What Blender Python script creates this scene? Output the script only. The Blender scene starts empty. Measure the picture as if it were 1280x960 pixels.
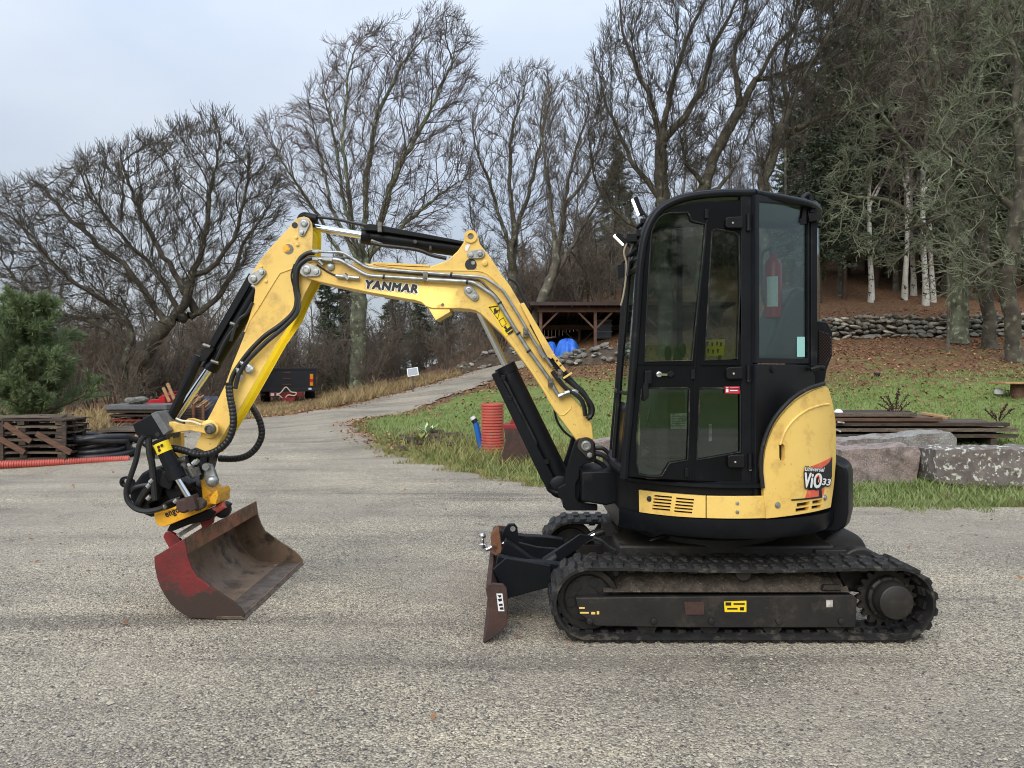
import bpy, bmesh, math, random
import numpy as np
from mathutils import Vector, Matrix

random.seed(7)
RNG = np.random.default_rng(7)
SC = bpy.context.scene
COL = SC.collection

# ------------------------------------------------------------------ camera
F, CX, HY, CH = 967.0, 640.0, 458.0, 1.5      # focal length in photo pixels, horizon row, eye height
cam_d = bpy.data.cameras.new('camera')
cam_d.sensor_width = 36.0
cam_d.lens = 36.0 * F / 1280.0
cam_d.shift_y = -(480.0 - HY) / 1280.0
cam_d.clip_end = 2000.0
cam = bpy.data.objects.new('camera', cam_d)
cam.location = (0, 0, CH)
cam.rotation_euler = (math.radians(90), 0, 0)
COL.objects.link(cam)
SC.camera = cam

# ------------------------------------------------------------------ world: overcast
SUN_EL, SUN_ROT = math.radians(38), math.radians(200)
w = bpy.data.worlds.new('World')
SC.world = w
w.use_nodes = True
nt = w.node_tree
bg = nt.nodes['Background']
bg.inputs['Strength'].default_value = 0.1
sky = nt.nodes.new('ShaderNodeTexSky')
sky.sky_type = 'NISHITA'
sky.sun_disc = False
sky.sun_elevation = SUN_EL
sky.sun_rotation = SUN_ROT
tc = nt.nodes.new('ShaderNodeTexCoord')
n1 = nt.nodes.new('ShaderNodeTexNoise')
n1.inputs['Scale'].default_value = 1.7
n1.inputs['Detail'].default_value = 5
n1.inputs['Roughness'].default_value = 0.5
mp = nt.nodes.new('ShaderNodeMapping')
mp.inputs['Scale'].default_value = (1, 1, 2.2)
mp.inputs['Location'].default_value = (0.3, 0.0, 0.35)
nt.links.new(tc.outputs['Generated'], mp.inputs['Vector'])
nt.links.new(mp.outputs['Vector'], n1.inputs['Vector'])
ramp = nt.nodes.new('ShaderNodeValToRGB')
ramp.color_ramp.elements[0].position = 0.32
ramp.color_ramp.elements[0].color = (0.50, 0.60, 0.77, 1)
ramp.color_ramp.elements[1].position = 0.70
ramp.color_ramp.elements[1].color = (0.75, 0.81, 0.885, 1)
nt.links.new(n1.outputs['Fac'], ramp.inputs['Fac'])
sep = nt.nodes.new('ShaderNodeSeparateXYZ')
nt.links.new(tc.outputs['Generated'], sep.inputs['Vector'])
# a cloud deck is brighter overhead than at the horizon (standard overcast sky)
mr = nt.nodes.new('ShaderNodeMapRange')
mr.inputs['From Min'].default_value = 0.0
mr.inputs['From Max'].default_value = 1.0
mr.inputs['To Min'].default_value = 3.2
mr.inputs['To Max'].default_value = 12.5
nt.links.new(sep.outputs['Z'], mr.inputs['Value'])
sc_ = nt.nodes.new('ShaderNodeVectorMath')
sc_.operation = 'SCALE'
nt.links.new(ramp.outputs['Color'], sc_.inputs[0])
nt.links.new(mr.outputs['Result'], sc_.inputs['Scale'])
mx = nt.nodes.new('ShaderNodeMix')
mx.data_type = 'RGBA'
mx.inputs['Factor'].default_value = 0.92
nt.links.new(sky.outputs['Color'], mx.inputs['A'])
nt.links.new(sc_.outputs['Vector'], mx.inputs['B'])
nt.links.new(mx.outputs['Result'], bg.inputs['Color'])

sun_d = bpy.data.lights.new('sun', 'SUN')
sun_d.energy = 1.5
sun_d.angle = math.radians(50)
sun_d.color = (1.0, 0.96, 0.90)
sun = bpy.data.objects.new('sun', sun_d)
sd = Vector((math.sin(SUN_ROT) * math.cos(SUN_EL), math.cos(SUN_ROT) * math.cos(SUN_EL), math.sin(SUN_EL)))
sun.rotation_euler = sd.to_track_quat('Z', 'Y').to_euler()
sun.location = (0, -5, 30)
COL.objects.link(sun)

SC.view_settings.view_transform = 'Standard'
SC.view_settings.look = 'None'
SC.view_settings.gamma = 1.0
SC.view_settings.exposure = 0.86
SC.cycles.pixel_filter_type = 'BLACKMAN_HARRIS'
SC.cycles.filter_width = 1.05
SC.cycles.max_bounces = 6
SC.cycles.transparent_max_bounces = 12

# ------------------------------------------------------------------ helpers
def P(px, py, Y):
    """point seen at photo pixel (px, py) at a depth of Y metres"""
    return Vector(((px - CX) * Y / F, Y, CH - (py - HY) * Y / F))

def s2l(r, g, b):
    f = lambda c: (c / 255 / 12.92) if c / 255 <= 0.04045 else ((c / 255 + 0.055) / 1.055) ** 2.4
    return (f(r), f(g), f(b), 1.0)

MATS = {}
def mat(name, c1, c2=None, scale=6.0, rough=0.5, metal=0.0, bump=0.0, bscale=80.0, lo=0.35, hi=0.65,
        zdirt=None, dirt=None, dscale=3.0, dlo=0.52, dhi=0.68, spec=0.5, stretch=None, rvar=0.0, c3=None, s3=20.0, lo3=.55, hi3=.62, emit=None):
    m = bpy.data.materials.new(name)
    m.use_nodes = True
    t = m.node_tree
    b = t.nodes['Principled BSDF']
    b.inputs['Roughness'].default_value = rough
    b.inputs['Metallic'].default_value = metal
    b.inputs['Specular IOR Level'].default_value = spec
    col = lambda c: tuple(c) if len(c) == 4 else tuple(c) + (1,)
    tcn = t.nodes.new('ShaderNodeTexCoord')
    vec = tcn.outputs['Object']
    if stretch:
        mpn = t.nodes.new('ShaderNodeMapping')
        mpn.inputs['Scale'].default_value = stretch
        t.links.new(vec, mpn.inputs['Vector'])
        vec = mpn.outputs['Vector']
    def noise(sc, det=5, ro=0.6):
        n = t.nodes.new('ShaderNodeTexNoise')
        n.inputs['Scale'].default_value = sc
        n.inputs['Detail'].default_value = det
        n.inputs['Roughness'].default_value = ro
        t.links.new(vec, n.inputs['Vector'])
        return n.outputs['Fac']
    def rmp(src, a, z):
        r = t.nodes.new('ShaderNodeMapRange')
        r.inputs['From Min'].default_value = a
        r.inputs['From Max'].default_value = z
        t.links.new(src, r.inputs['Value'])
        return r.outputs['Result']
    def mixc(fac, A, B):
        x = t.nodes.new('ShaderNodeMix')
        x.data_type = 'RGBA'
        t.links.new(fac, x.inputs['Factor'])
        for k, v in (('A', A), ('B', B)):
            if isinstance(v, tuple):
                x.inputs[k].default_value = v
            else:
                t.links.new(v, x.inputs[k])
        return x.outputs['Result']
    cur = col(c1)
    if c2 is not None:
        cur = mixc(rmp(noise(scale), lo, hi), cur, col(c2))
    if c3 is not None:
        cur = mixc(rmp(noise(s3, 4), lo3, hi3), cur, col(c3))
    if dirt is not None:
        nf = noise(dscale, 8, 0.72)
        if zdirt is not None:      # worn bare where the thing digs
            sx = t.nodes.new('ShaderNodeSeparateXYZ')
            t.links.new(vec, sx.inputs['Vector'])
            zz = t.nodes.new('ShaderNodeMapRange')
            zz.inputs['From Min'].default_value = zdirt[0]
            zz.inputs['From Max'].default_value = zdirt[1]
            zz.inputs['To Min'].default_value = zdirt[2]
            zz.inputs['To Max'].default_value = zdirt[3]
            t.links.new(sx.outputs['Z'], zz.inputs['Value'])
            am = t.nodes.new('ShaderNodeMath')
            t.links.new(nf, am.inputs[0])
            t.links.new(zz.outputs['Result'], am.inputs[1])
            nf = am.outputs['Value']
        f = rmp(nf, dlo, dhi)
        cur = mixc(f, cur, col(dirt))
        a = t.nodes.new('ShaderNodeMapRange')
        a.inputs['To Min'].default_value = rough
        a.inputs['To Max'].default_value = min(1.0, rough + 0.35)
        t.links.new(f, a.inputs['Value'])
        t.links.new(a.outputs['Result'], b.inputs['Roughness'])
    if isinstance(cur, tuple):
        b.inputs['Base Color'].default_value = cur
    else:
        t.links.new(cur, b.inputs['Base Color'])
    if bump:
        bn = t.nodes.new('ShaderNodeBump')
        bn.inputs['Strength'].default_value = bump
        bn.inputs['Distance'].default_value = 0.01
        t.links.new(noise(bscale, 4), bn.inputs['Height'])
        t.links.new(bn.outputs['Normal'], b.inputs['Normal'])
    if emit:
        b.inputs['Emission Color'].default_value = col(c1)
        b.inputs['Emission Strength'].default_value = emit
    MATS[name] = m
    return m

class G:
    """geometry collector: verts and faces of one mesh"""
    def __init__(s):
        s.v, s.f = [], []
    def add(s, vs, fs):
        o = len(s.v)
        s.v += [tuple(v) for v in vs]
        s.f += [tuple(i + o for i in f) for f in fs]
        return s
    def box(s, c, size, R=None):
        c = Vector(c)
        hx, hy, hz = [x / 2 for x in size]
        vs = [Vector((x, y, z)) for x in (-hx, hx) for y in (-hy, hy) for z in (-hz, hz)]
        if R is not None:
            vs = [R @ v for v in vs]
        return s.add([c + v for v in vs], [(0, 1, 3, 2), (4, 6, 7, 5), (0, 4, 5, 1), (2, 3, 7, 6), (0, 2, 6, 4), (1, 5, 7, 3)])
    def span(s, a, b):
        a, b = Vector(a), Vector(b)
        return s.box((a + b) / 2, [abs(x) for x in (b - a)])
    def bar(s, p0, p1, wd, ht, up=(0, 0, 1)):
        p0, p1 = Vector(p0), Vector(p1)
        d = (p1 - p0)
        L = d.length
        d.normalize()
        u = Vector(up)
        if abs(d.dot(u)) > 0.98:
            u = Vector((0, 1, 0))
        sd = d.cross(u).normalized()
        u = sd.cross(d).normalized()
        R = Matrix((d, sd, u)).transposed()
        return s.box((p0 + p1) / 2, (L, wd, ht), R)
    def prism(s, pts, Yn, Yf, mp=None):
        """outline given in photo pixels on the plane Y=Yn, extruded to Yf"""
        q = [P(x, y, Yn) for x, y in pts]
        return s.extr(q, Vector((0, Yf - Yn, 0)))
    def extr(s, q, d):
        n = len(q)
        q = [Vector(p) for p in q]
        d = Vector(d)
        vs = q + [p + d for p in q]
        fs = [tuple(range(n)), tuple(range(2 * n - 1, n - 1, -1))]
        fs += [(i, i + n, (i + 1) % n + n, (i + 1) % n) for i in range(n)]
        return s.add(vs, fs)
    def tube(s, pts, r, k=8, caps=True, flat=None):
        pts = [Vector(p) for p in pts]
        n = len(pts)
        rr = r if hasattr(r, '__len__') else [r] * n
        t0 = (pts[1] - pts[0]).normalized()
        ref = Vector((0, 0, 1)) if abs(t0.z) < 0.9 else Vector((0, 1, 0))
        u = (ref - t0 * ref.dot(t0)).normalized()
        vs = []
        for i in range(n):
            t = (pts[min(i + 1, n - 1)] - pts[max(i - 1, 0)]).normalized()
            u = (u - t * u.dot(t)).normalized()
            v = t.cross(u)
            for j in range(k):
                a = 2 * math.pi * j / k
                vs.append(pts[i] + (u * math.cos(a) + v * math.sin(a)) * rr[i])
        fs = [(i * k + j, i * k + (j + 1) % k, (i + 1) * k + (j + 1) % k, (i + 1) * k + j) for i in range(n - 1) for j in range(k)]
        if caps:
            fs += [tuple(range(k - 1, -1, -1)), tuple(range((n - 1) * k, n * k))]
        return s.add(vs, fs)
    def cyl(s, p0, p1, r, r1=None, k=20):
        return s.tube([p0, p1], [r, r if r1 is None else r1], k)
    def lathe(s, c, axis, prof, k=24, caps=True):
        c, ax = Vector(c), Vector(axis).normalized()
        return s.tube_prof(c, ax, prof, k, caps)
    def tube_prof(s, c, ax, prof, k, caps):
        ref = Vector((0, 0, 1)) if abs(ax.z) < 0.9 else Vector((1, 0, 0))
        u = (ref - ax * ref.dot(ax)).normalized()
        v = ax.cross(u)
        vs = []
        for h, r in prof:
            for j in range(k):
                a = 2 * math.pi * j / k
                vs.append(c + ax * h + (u * math.cos(a) + v * math.sin(a)) * r)
        n = len(prof)
        fs = [(i * k + j, i * k + (j + 1) % k, (i + 1) * k + (j + 1) % k, (i + 1) * k + j) for i in range(n - 1) for j in range(k)]
        if caps:
            fs += [tuple(range(k - 1, -1, -1)), tuple(range((n - 1) * k, n * k))]
        return s.add(vs, fs)
    def grid(s, rows):
        """rows of points -> open surface"""
        n, m = len(rows), len(rows[0])
        return s.add([p for r in rows for p in r],
                     [(i * m + j, i * m + j + 1, (i + 1) * m + j + 1, (i + 1) * m + j) for i in range(n - 1) for j in range(m - 1)])

def smooth_path(pts, n=6):
    """Catmull-Rom through the points"""
    p = [Vector(q) for q in pts]
    p = [p[0] * 2 - p[1]] + p + [p[-1] * 2 - p[-2]]
    out = []
    for i in range(1, len(p) - 2):
        a, b, c, d = p[i - 1:i + 3]
        for k in range(n):
            t = k / n
            out.append(0.5 * ((2 * b) + (c - a) * t + (2 * a - 5 * b + 4 * c - d) * t * t + (3 * b - a - 3 * c + d) * t ** 3))
    out.append(p[-2])
    return out

def link_mesh(name, me, m, parent=None, loc=None):
    o = bpy.data.objects.new(name, me)
    if m is not None and len(me.materials) == 0:
        me.materials.append(m if not isinstance(m, str) else MATS[m])
    COL.objects.link(o)
    if parent is not None:
        o.parent = parent
        if parent.type == 'EMPTY':
            o.matrix_parent_inverse = (Matrix.Translation(parent.location) @ parent.rotation_euler.to_matrix().to_4x4()).inverted()
    return o

SPLIT = {'bolt', 'recess', 'hose_coupling', 'pipe_clamp', 'cable_tie', 'fitting', 'boss', 'swivel_coupling', 'hose_block', 'drive_motor',
         'weld_bead', 'lever', 'lamp_mount', 'hydraulic_hose', 'screw', 'pedal_lever', 'stake', 'hanger_lug'}
def islands(g):
    par = list(range(len(g.v)))
    def find(a):
        while par[a] != a:
            par[a] = par[par[a]]; a = par[a]
        return a
    for f in g.f:
        r = find(f[0])
        for i in f[1:]:
            par[find(i)] = r
    out = {}
    for f in g.f:
        out.setdefault(find(f[0]), []).append(f)
    res = []
    for fs in out.values():
        ids = sorted({i for f in fs for i in f})
        mp_ = {i: k for k, i in enumerate(ids)}
        h = G(); h.v = [g.v[i] for i in ids]; h.f = [tuple(mp_[i] for i in f) for f in fs]
        res.append(h)
    return res

def build(name, g, m, parent=None, **kw):
    if name in SPLIT:
        r = [build1(name, h, m, parent, **kw) for h in islands(g)]
        return r[0]
    return build1(name, g, m, parent, **kw)

def build1(name, g, m, parent=None, bevel=0.0, smooth=True, ang=38, seg=2, fixn=True):
    me = bpy.data.meshes.new(name)
    me.from_pydata(g.v, [], g.f)
    if fixn:
        bm = bmesh.new()
        bm.from_mesh(me)
        bmesh.ops.recalc_face_normals(bm, faces=bm.faces)
        bm.to_mesh(me)
        bm.free()
    if smooth:
        me.polygons.foreach_set('use_smooth', [True] * len(me.polygons))
        me.set_sharp_from_angle(angle=math.radians(ang))
    o = link_mesh(name, me, m, parent)
    if bevel:
        b = o.modifiers.new('bevel', 'BEVEL')
        b.width = bevel
        b.segments = seg
        b.limit_method = 'ANGLE'
        b.angle_limit = math.radians(ang)
        b.harden_normals = True
    return o

def thing(name, label, cat, loc=(0, 0, 0), group=None):
    o = bpy.data.objects.new(name, None)
    o.empty_display_size = 0.2
    o.location = loc
    COL.objects.link(o)
    return tag(o, label, cat, group)

def tag(o, label=None, cat=None, group=None, kind=None):
    if label: o['label'] = label
    if cat: o['category'] = cat
    if group: o['group'] = group
    if kind: o['kind'] = kind
    return o

def copy_tree(o, M, label=None):
    """copy a thing and its parts; M moves the copy in the world"""
    kids = {}
    def rec(src, par):
        c = src.copy()
        COL.objects.link(c)
        if par is not None:
            c.parent = par
        for ch in src.children:
            rec(ch, c)
        return c
    c = rec(o, None)
    c.matrix_basis = M
    if label: c['label'] = label
    return c

def np_mesh(name, verts, quads=None, tris=None):
    """numpy arrays -> mesh"""
    me = bpy.data.meshes.new(name)
    verts = np.asarray(verts, dtype=np.float32).reshape(-1, 3)
    me.vertices.add(len(verts))
    me.vertices.foreach_set('co', verts.ravel())
    loops, starts, tot = [], [], 0
    if quads is not None and len(quads):
        q = np.asarray(quads, dtype=np.int32).reshape(-1, 4)
        loops.append(q.ravel()); starts.append(np.arange(len(q)) * 4 + tot); tot += q.size
    if tris is not None and len(tris):
        q = np.asarray(tris, dtype=np.int32).reshape(-1, 3)
        loops.append(q.ravel()); starts.append(np.arange(len(q)) * 3 + tot); tot += q.size
    loops = np.concatenate(loops).astype(np.int32)
    starts = np.concatenate(starts).astype(np.int32)
    me.loops.add(len(loops))
    me.loops.foreach_set('vertex_index', loops)
    me.polygons.add(len(starts))
    me.polygons.foreach_set('loop_start', starts)
    me.update(calc_edges=True)
    return me

def holes_geo(outer, holes, mapper, d):
    """flat panel with window openings: outlines in photo pixels, mapper -> 3D, d = thickness vector"""
    bm = bmesh.new()
    es = []
    for loop in [outer] + holes:
        vs = [bm.verts.new(mapper(x, y)) for x, y in loop]
        for i in range(len(vs)):
            es.append(bm.edges.new((vs[i], vs[(i + 1) % len(vs)])))
    bmesh.ops.triangle_fill(bm, use_beauty=True, use_dissolve=False, edges=es)
    r = bmesh.ops.extrude_face_region(bm, geom=list(bm.faces))
    vv = [e for e in r['geom'] if isinstance(e, bmesh.types.BMVert)]
    bmesh.ops.translate(bm, verts=vv, vec=Vector(d))
    bmesh.ops.recalc_face_normals(bm, faces=bm.faces)
    g = G()
    bm.verts.index_update()
    g.v = [tuple(v.co) for v in bm.verts]
    g.f = [tuple(v.index for v in f.verts) for f in bm.faces]
    bm.free()
    return g

def ray_plane(px, py, A, B, off=0.0):
    """photo ray on the vertical plane through A and B (plan points)"""
    dx, dy = B[0] - A[0], B[1] - A[1]
    L = math.hypot(dx, dy)
    n = (dy / L, -dx / L)
    a = (px - CX) / F
    t = (n[0] * A[0] + n[1] * A[1] + off) / (n[0] * a + n[1])
    return Vector((a * t, t, CH - (py - HY) / F * t))

def ray_cyl(px, py, c, R):
    a = (px - CX) / F
    A = a * a + 1
    Bq = a * c[0] + c[1]
    Cq = c[0] ** 2 + c[1] ** 2 - R * R
    D = Bq * Bq - A * Cq
    t = (Bq - math.sqrt(max(D, 0))) / A
    return Vector((a * t, t, CH - (py - HY) / F * t))

def text(body, pc, hpx, ang, mapper, m, parent, name='lettering', bold=0.0, shear=0.0, wid=1.0, wpx=None, space=1.0, strike=0.0):
    """real lettering laid on a surface: centre and cap height in photo pixels"""
    cu = bpy.data.curves.new('lettering', 'FONT')
    cu.body = body
    cu.offset = bold
    cu.shear = shear
    cu.space_character = space
    cu.resolution_u = 3
    ob = bpy.data.objects.new('lettering_source', cu)
    COL.objects.link(ob)
    dg = bpy.context.evaluated_depsgraph_get()
    me = bpy.data.meshes.new_from_object(ob.evaluated_get(dg))
    bpy.data.objects.remove(ob)
    co = np.array([v.co[:] for v in me.vertices])
    mn, mxx = co.min(0), co.max(0)
    capH = 0.70 if body.upper() != body or True else 0.7
    c = (mn + mxx) / 2
    k = hpx / (mxx[1] - mn[1])
    kx = k * wid if wpx is None else wpx / (mxx[0] - mn[0])
    ca, sa = math.cos(ang), math.sin(ang)
    offs = [(0, 0)]
    if strike:          # heavier strokes: the same letters struck several times, each a hair further out
        offs = [(strike * math.cos(a), strike * math.sin(a)) for a in np.arange(8) * math.pi / 4]
    src = [(v.co.x, v.co.y) for v in me.vertices]
    pol = [tuple(p.vertices) for p in me.polygons]
    g = G()
    for n_, (ox, oy) in enumerate(offs):
        vs = []
        for (sx, sy) in src:
            x, y = (sx - c[0]) * kx, (sy - c[1]) * k
            X, Yy = x * ca + y * sa, x * sa - y * ca
            vs.append(Vector(mapper(pc[0] + X + ox, pc[1] + Yy + oy)) + Vector((0, -.00012 * n_, 0)))
        g.add(vs, pol)
    me = bpy.data.meshes.new('lettering')
    me.from_pydata(g.v, [], g.f)
    me.materials.clear()
    me.materials.append(MATS[m])
    o = link_mesh(name, me, None, parent)
    return o

def decal(name, pts, mapper, m, parent, d=(0, 0.0015, 0)):
    g = G()
    g.extr([mapper(x, y) for x, y in pts], d)
    return build(name, g, m, parent, smooth=False)

def fl(Y):
    return lambda x, y: P(x, y, Y)
# ------------------------------------------------------------------ materials
mat('yellow', s2l(235, 199, 112), s2l(228, 188, 98), scale=3, rough=0.34, bump=0.05, bscale=240, dirt=s2l(164, 130, 80), dscale=6, dlo=.53, dhi=.80, c3=s2l(196, 158, 96), s3=46, lo3=.66, hi3=.70)
mat('yellow_fresh', s2l(234, 208, 44), s2l(226, 196, 48), scale=4, rough=0.3, dirt=s2l(150, 120, 40), dscale=7, dlo=.6, dhi=.8)
mat('yellow_orange', s2l(238, 176, 32), s2l(222, 160, 40), scale=12, rough=0.42, dirt=s2l(110, 80, 40), dscale=14, dlo=.55, dhi=.7)
mat('black_paint', (0.0035, 0.004, 0.005), (0.006, 0.0066, 0.008), scale=3, rough=0.28, bump=0.03, bscale=220, spec=.16, dirt=(0.035, 0.033, 0.03), dscale=6, dlo=.62, dhi=.9)
mat('black_satin', (0.0045, 0.0052, 0.0068), (0.008, 0.009, 0.0115), scale=4, rough=0.38, bump=0.06, bscale=400, spec=.2, dirt=(0.04, 0.037, 0.033), dscale=5, dlo=.6, dhi=.85)
mat('black_plastic', (0.005, 0.005, 0.006), (0.010, 0.010, 0.011), scale=10, rough=0.45, spec=.2)
mat('rubber', (0.009, 0.009, 0.009), (0.02, 0.019, 0.018), scale=9, rough=0.6, bump=0.2, bscale=70, spec=.3, dirt=(0.115, 0.098, 0.076), dscale=10, dlo=.52, dhi=.70)
mat('lug_rubber', (0.008, 0.008, 0.008), (0.018, 0.017, 0.016), scale=30, rough=0.5, bump=0.2, bscale=70, spec=.4, dirt=(0.09, 0.078, 0.06), dscale=22, dlo=.54, dhi=.72)
mat('hose_rubber', (0.010, 0.010, 0.011), (0.022, 0.022, 0.023), scale=14, rough=0.42, spec=.4)
mat('frame_steel', (0.014, 0.0135, 0.013), (0.026, 0.023, 0.020), scale=5, rough=0.48, bump=0.12, bscale=60, spec=.35, dirt=(0.065, 0.048, 0.035), dscale=6, dlo=.52, dhi=.74)
mat('mud', (0.035, 0.027, 0.02), (0.085, 0.066, 0.048), scale=26, rough=0.95, bump=1.0, bscale=70, c3=(0.14,.12,.09), s3=60, lo3=.6, hi3=.66)
mat('chrome', (0.72, 0.73, 0.75), rough=0.14, metal=1.0)
mat('zinc', s2l(176, 178, 178), s2l(140, 140, 136), scale=20, rough=0.42, metal=0.75, dirt=s2l(110, 96, 74), dscale=25, dlo=.58, dhi=.75)
mat('zinc_dark', s2l(120, 118, 112), s2l(84, 80, 74), scale=30, rough=0.45, metal=0.6)
mat('grey_edge', s2l(110, 110, 110), s2l(90, 90, 92), scale=30, rough=0.45)
mat('red_paint', s2l(142, 34, 34), s2l(120, 30, 30), scale=8, rough=0.5, bump=0.1, bscale=50, dirt=s2l(62, 40, 32), dscale=5, dlo=.5, dhi=.66)
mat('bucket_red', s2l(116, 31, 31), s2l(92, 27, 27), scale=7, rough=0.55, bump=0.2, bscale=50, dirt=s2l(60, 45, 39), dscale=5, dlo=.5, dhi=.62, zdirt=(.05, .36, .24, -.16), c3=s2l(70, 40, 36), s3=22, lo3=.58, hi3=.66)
mat('bucket_inside', s2l(110, 90, 72), s2l(128, 106, 84), scale=5, rough=0.5, bump=0.25, bscale=40, dirt=s2l(146, 126, 100), dscale=6, dlo=.55, dhi=.75, c3=s2l(64, 50, 40), s3=7, lo3=.5, hi3=.66)
mat('bucket_edge', s2l(146, 82, 58), s2l(120, 90, 66), scale=9, rough=0.55, bump=0.2, bscale=40, dirt=s2l(98, 76, 56), dscale=8, dlo=.45, dhi=.6)
mat('steel_worn', s2l(116, 104, 94), s2l(84, 70, 60), scale=14, rough=0.45, metal=0.4, bump=0.1, bscale=50)
mat('rust', s2l(98, 62, 42), s2l(120, 78, 50), scale=9, rough=0.75, bump=0.25, bscale=60, c3=s2l(60, 42, 34), s3=14)
mat('rust_dark', s2l(74, 48, 40), s2l(52, 36, 32), scale=9, rough=0.7, bump=0.25, bscale=60)
mat('white', (0.75, 0.75, 0.74), rough=0.5)
mat('white_dirty', s2l(196, 192, 184), s2l(120, 110, 100), scale=30, rough=0.6)
mat('ink', (0.008, 0.008, 0.009), rough=0.5)
mat('sticker_yellow', s2l(240, 206, 30), rough=0.45)
mat('sticker_red', s2l(196, 34, 56), rough=0.45)
mat('logo_red', s2l(214, 92, 70), s2l(222, 150, 96), scale=16, rough=0.4, lo=.5, hi=.75)
mat('mint', s2l(160, 214, 206), rough=0.5)
mat('led', (1.0, 0.97, 0.9), rough=0.4, emit=1.6)
mat('seat_vinyl', (0.03, 0.031, 0.034), (0.045, 0.046, 0.05), scale=20, rough=0.55)
mat('ext_red', s2l(176, 22, 34), rough=0.3)
mat('cab_inside', (0.05, 0.052, 0.055), (0.07, 0.072, 0.075), scale=8, rough=0.7)
mat('wood_weathered', s2l(112, 98, 84), s2l(82, 70, 60), scale=5, rough=0.85, bump=0.3, bscale=40, stretch=(1, 6, 6), c3=s2l(62, 54, 46), s3=12)
mat('wood_dark', s2l(74, 60, 50), s2l(50, 40, 34), scale=5, rough=0.85, bump=0.3, bscale=40, stretch=(1, 6, 6), c3=s2l(96, 82, 70), s3=9, lo3=.58, hi3=.7)
mat('wood_brown', s2l(104, 74, 56), s2l(76, 54, 42), scale=5, rough=0.8, bump=0.25, bscale=40, stretch=(1, 6, 6))
mat('wood_fresh', s2l(178, 140, 98), s2l(150, 112, 76), scale=6, rough=0.75, bump=0.2, bscale=40, stretch=(1, 5, 5))
mat('timber_red', s2l(106, 76, 60), s2l(84, 60, 50), scale=6, rough=0.8, bump=0.2, bscale=40)
mat('roof_sheet', s2l(70, 52, 46), s2l(50, 40, 38), scale=5, rough=0.7, bump=0.2, bscale=30)
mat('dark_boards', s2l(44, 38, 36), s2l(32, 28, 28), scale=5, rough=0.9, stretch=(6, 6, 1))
mat('tarp_blue', s2l(28, 88, 190), s2l(46, 112, 210), scale=5, rough=0.45, bump=0.8, bscale=7)
mat('tarp_dark', s2l(54, 58, 74), s2l(40, 42, 54), scale=6, rough=0.5, bump=0.3, bscale=12)
mat('pipe_red', s2l(196, 92, 78), s2l(178, 78, 66), scale=6, rough=0.55, dirt=s2l(150, 112, 94), dscale=9, dlo=.5, dhi=.75)
mat('pipe_blue', s2l(28, 96, 180), rough=0.4)
mat('pipe_black', (0.014, 0.014, 0.016), (0.024, 0.025, 0.028), scale=8, rough=0.4)
mat('granite', s2l(146, 130, 122), s2l(112, 100, 94), scale=7, rough=0.85, bump=0.7, bscale=35, c3=s2l(158, 142, 136), s3=60, lo3=.5, hi3=.6, dirt=s2l(88, 80, 74), dscale=4, dlo=.5, dhi=.65)
mat('granite_grey', s2l(138, 136, 130), s2l(108, 104, 100), scale=7, rough=0.85, bump=0.7, bscale=35, c3=s2l(160, 156, 150), s3=60, lo3=.5, hi3=.6, dirt=s2l(112, 92, 86), dscale=3, dlo=.5, dhi=.62)
mat('granite_lichen', s2l(120, 110, 104), s2l(96, 86, 82), scale=7, rough=0.85, bump=0.7, bscale=35, c3=s2l(200, 200, 188), s3=15, lo3=.56, hi3=.62, dirt=s2l(88, 80, 74), dscale=4, dlo=.55, dhi=.7)
mat('panel_grey', s2l(120, 128, 136), rough=.25)
mat('fieldstone', s2l(128, 124, 114), s2l(84, 82, 76), scale=3, rough=0.9, bump=0.6, bscale=14, c3=s2l(136, 138, 128), s3=6, lo3=.52, hi3=.66)
mat('fieldstone_pale', s2l(178, 172, 158), s2l(134, 130, 120), scale=4, rough=0.9, bump=0.6, bscale=14)
mat('soil', s2l(86, 72, 58), s2l(60, 50, 42), scale=6, rough=0.95, bump=0.8, bscale=30)
mat('soil_pale', s2l(126, 110, 88), s2l(92, 76, 60), scale=16, rough=0.95, bump=0.8, bscale=50)
mat('trailer_black', (0.012, 0.013, 0.018), (0.02, 0.02, 0.026), scale=4, rough=0.4)
mat('tail_orange', s2l(240, 150, 30), rough=0.3)
mat('tail_red', s2l(210, 40, 30), rough=0.3)
mat('cable_beige', s2l(150, 138, 116), rough=.6)
mat('rope', s2l(222, 210, 186), rough=0.8)
mat('dead_plant', s2l(70, 40, 36), s2l(52, 30, 30), scale=10, rough=0.9)
mat('weed', s2l(116, 122, 66), s2l(150, 142, 88), scale=5, rough=0.8)
mat('weed_pale', s2l(186, 200, 160), s2l(150, 170, 110), scale=8, rough=0.8)
# trees
mat('bark_oak', s2l(88, 82, 70), s2l(56, 50, 43), scale=3.0, rough=0.95, bump=0.8, bscale=18, c3=s2l(118, 122, 100), s3=5, lo3=.56, hi3=.7)
mat('twig_oak', s2l(84, 77, 66), s2l(64, 58, 50), scale=2, rough=0.95)
mat('bark_grey', s2l(104, 98, 86), s2l(72, 66, 58), scale=3.0, rough=0.95, bump=0.8, bscale=18, c3=s2l(136, 142, 118), s3=4, lo3=.55, hi3=.68)
mat('twig_grey', s2l(104, 95, 84), s2l(80, 72, 64), scale=2, rough=0.95)
mat('twig_purple', s2l(104, 90, 82), s2l(80, 68, 64), scale=2, rough=0.95)
mat('bark_lichen', s2l(118, 124, 100), s2l(76, 72, 60), scale=2.5, rough=0.95, bump=0.8, bscale=18, c3=s2l(160, 168, 138), s3=6, lo3=.55, hi3=.66)
mat('twig_lichen', s2l(128, 134, 108), s2l(92, 94, 76), scale=1.2, rough=0.95)
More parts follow.
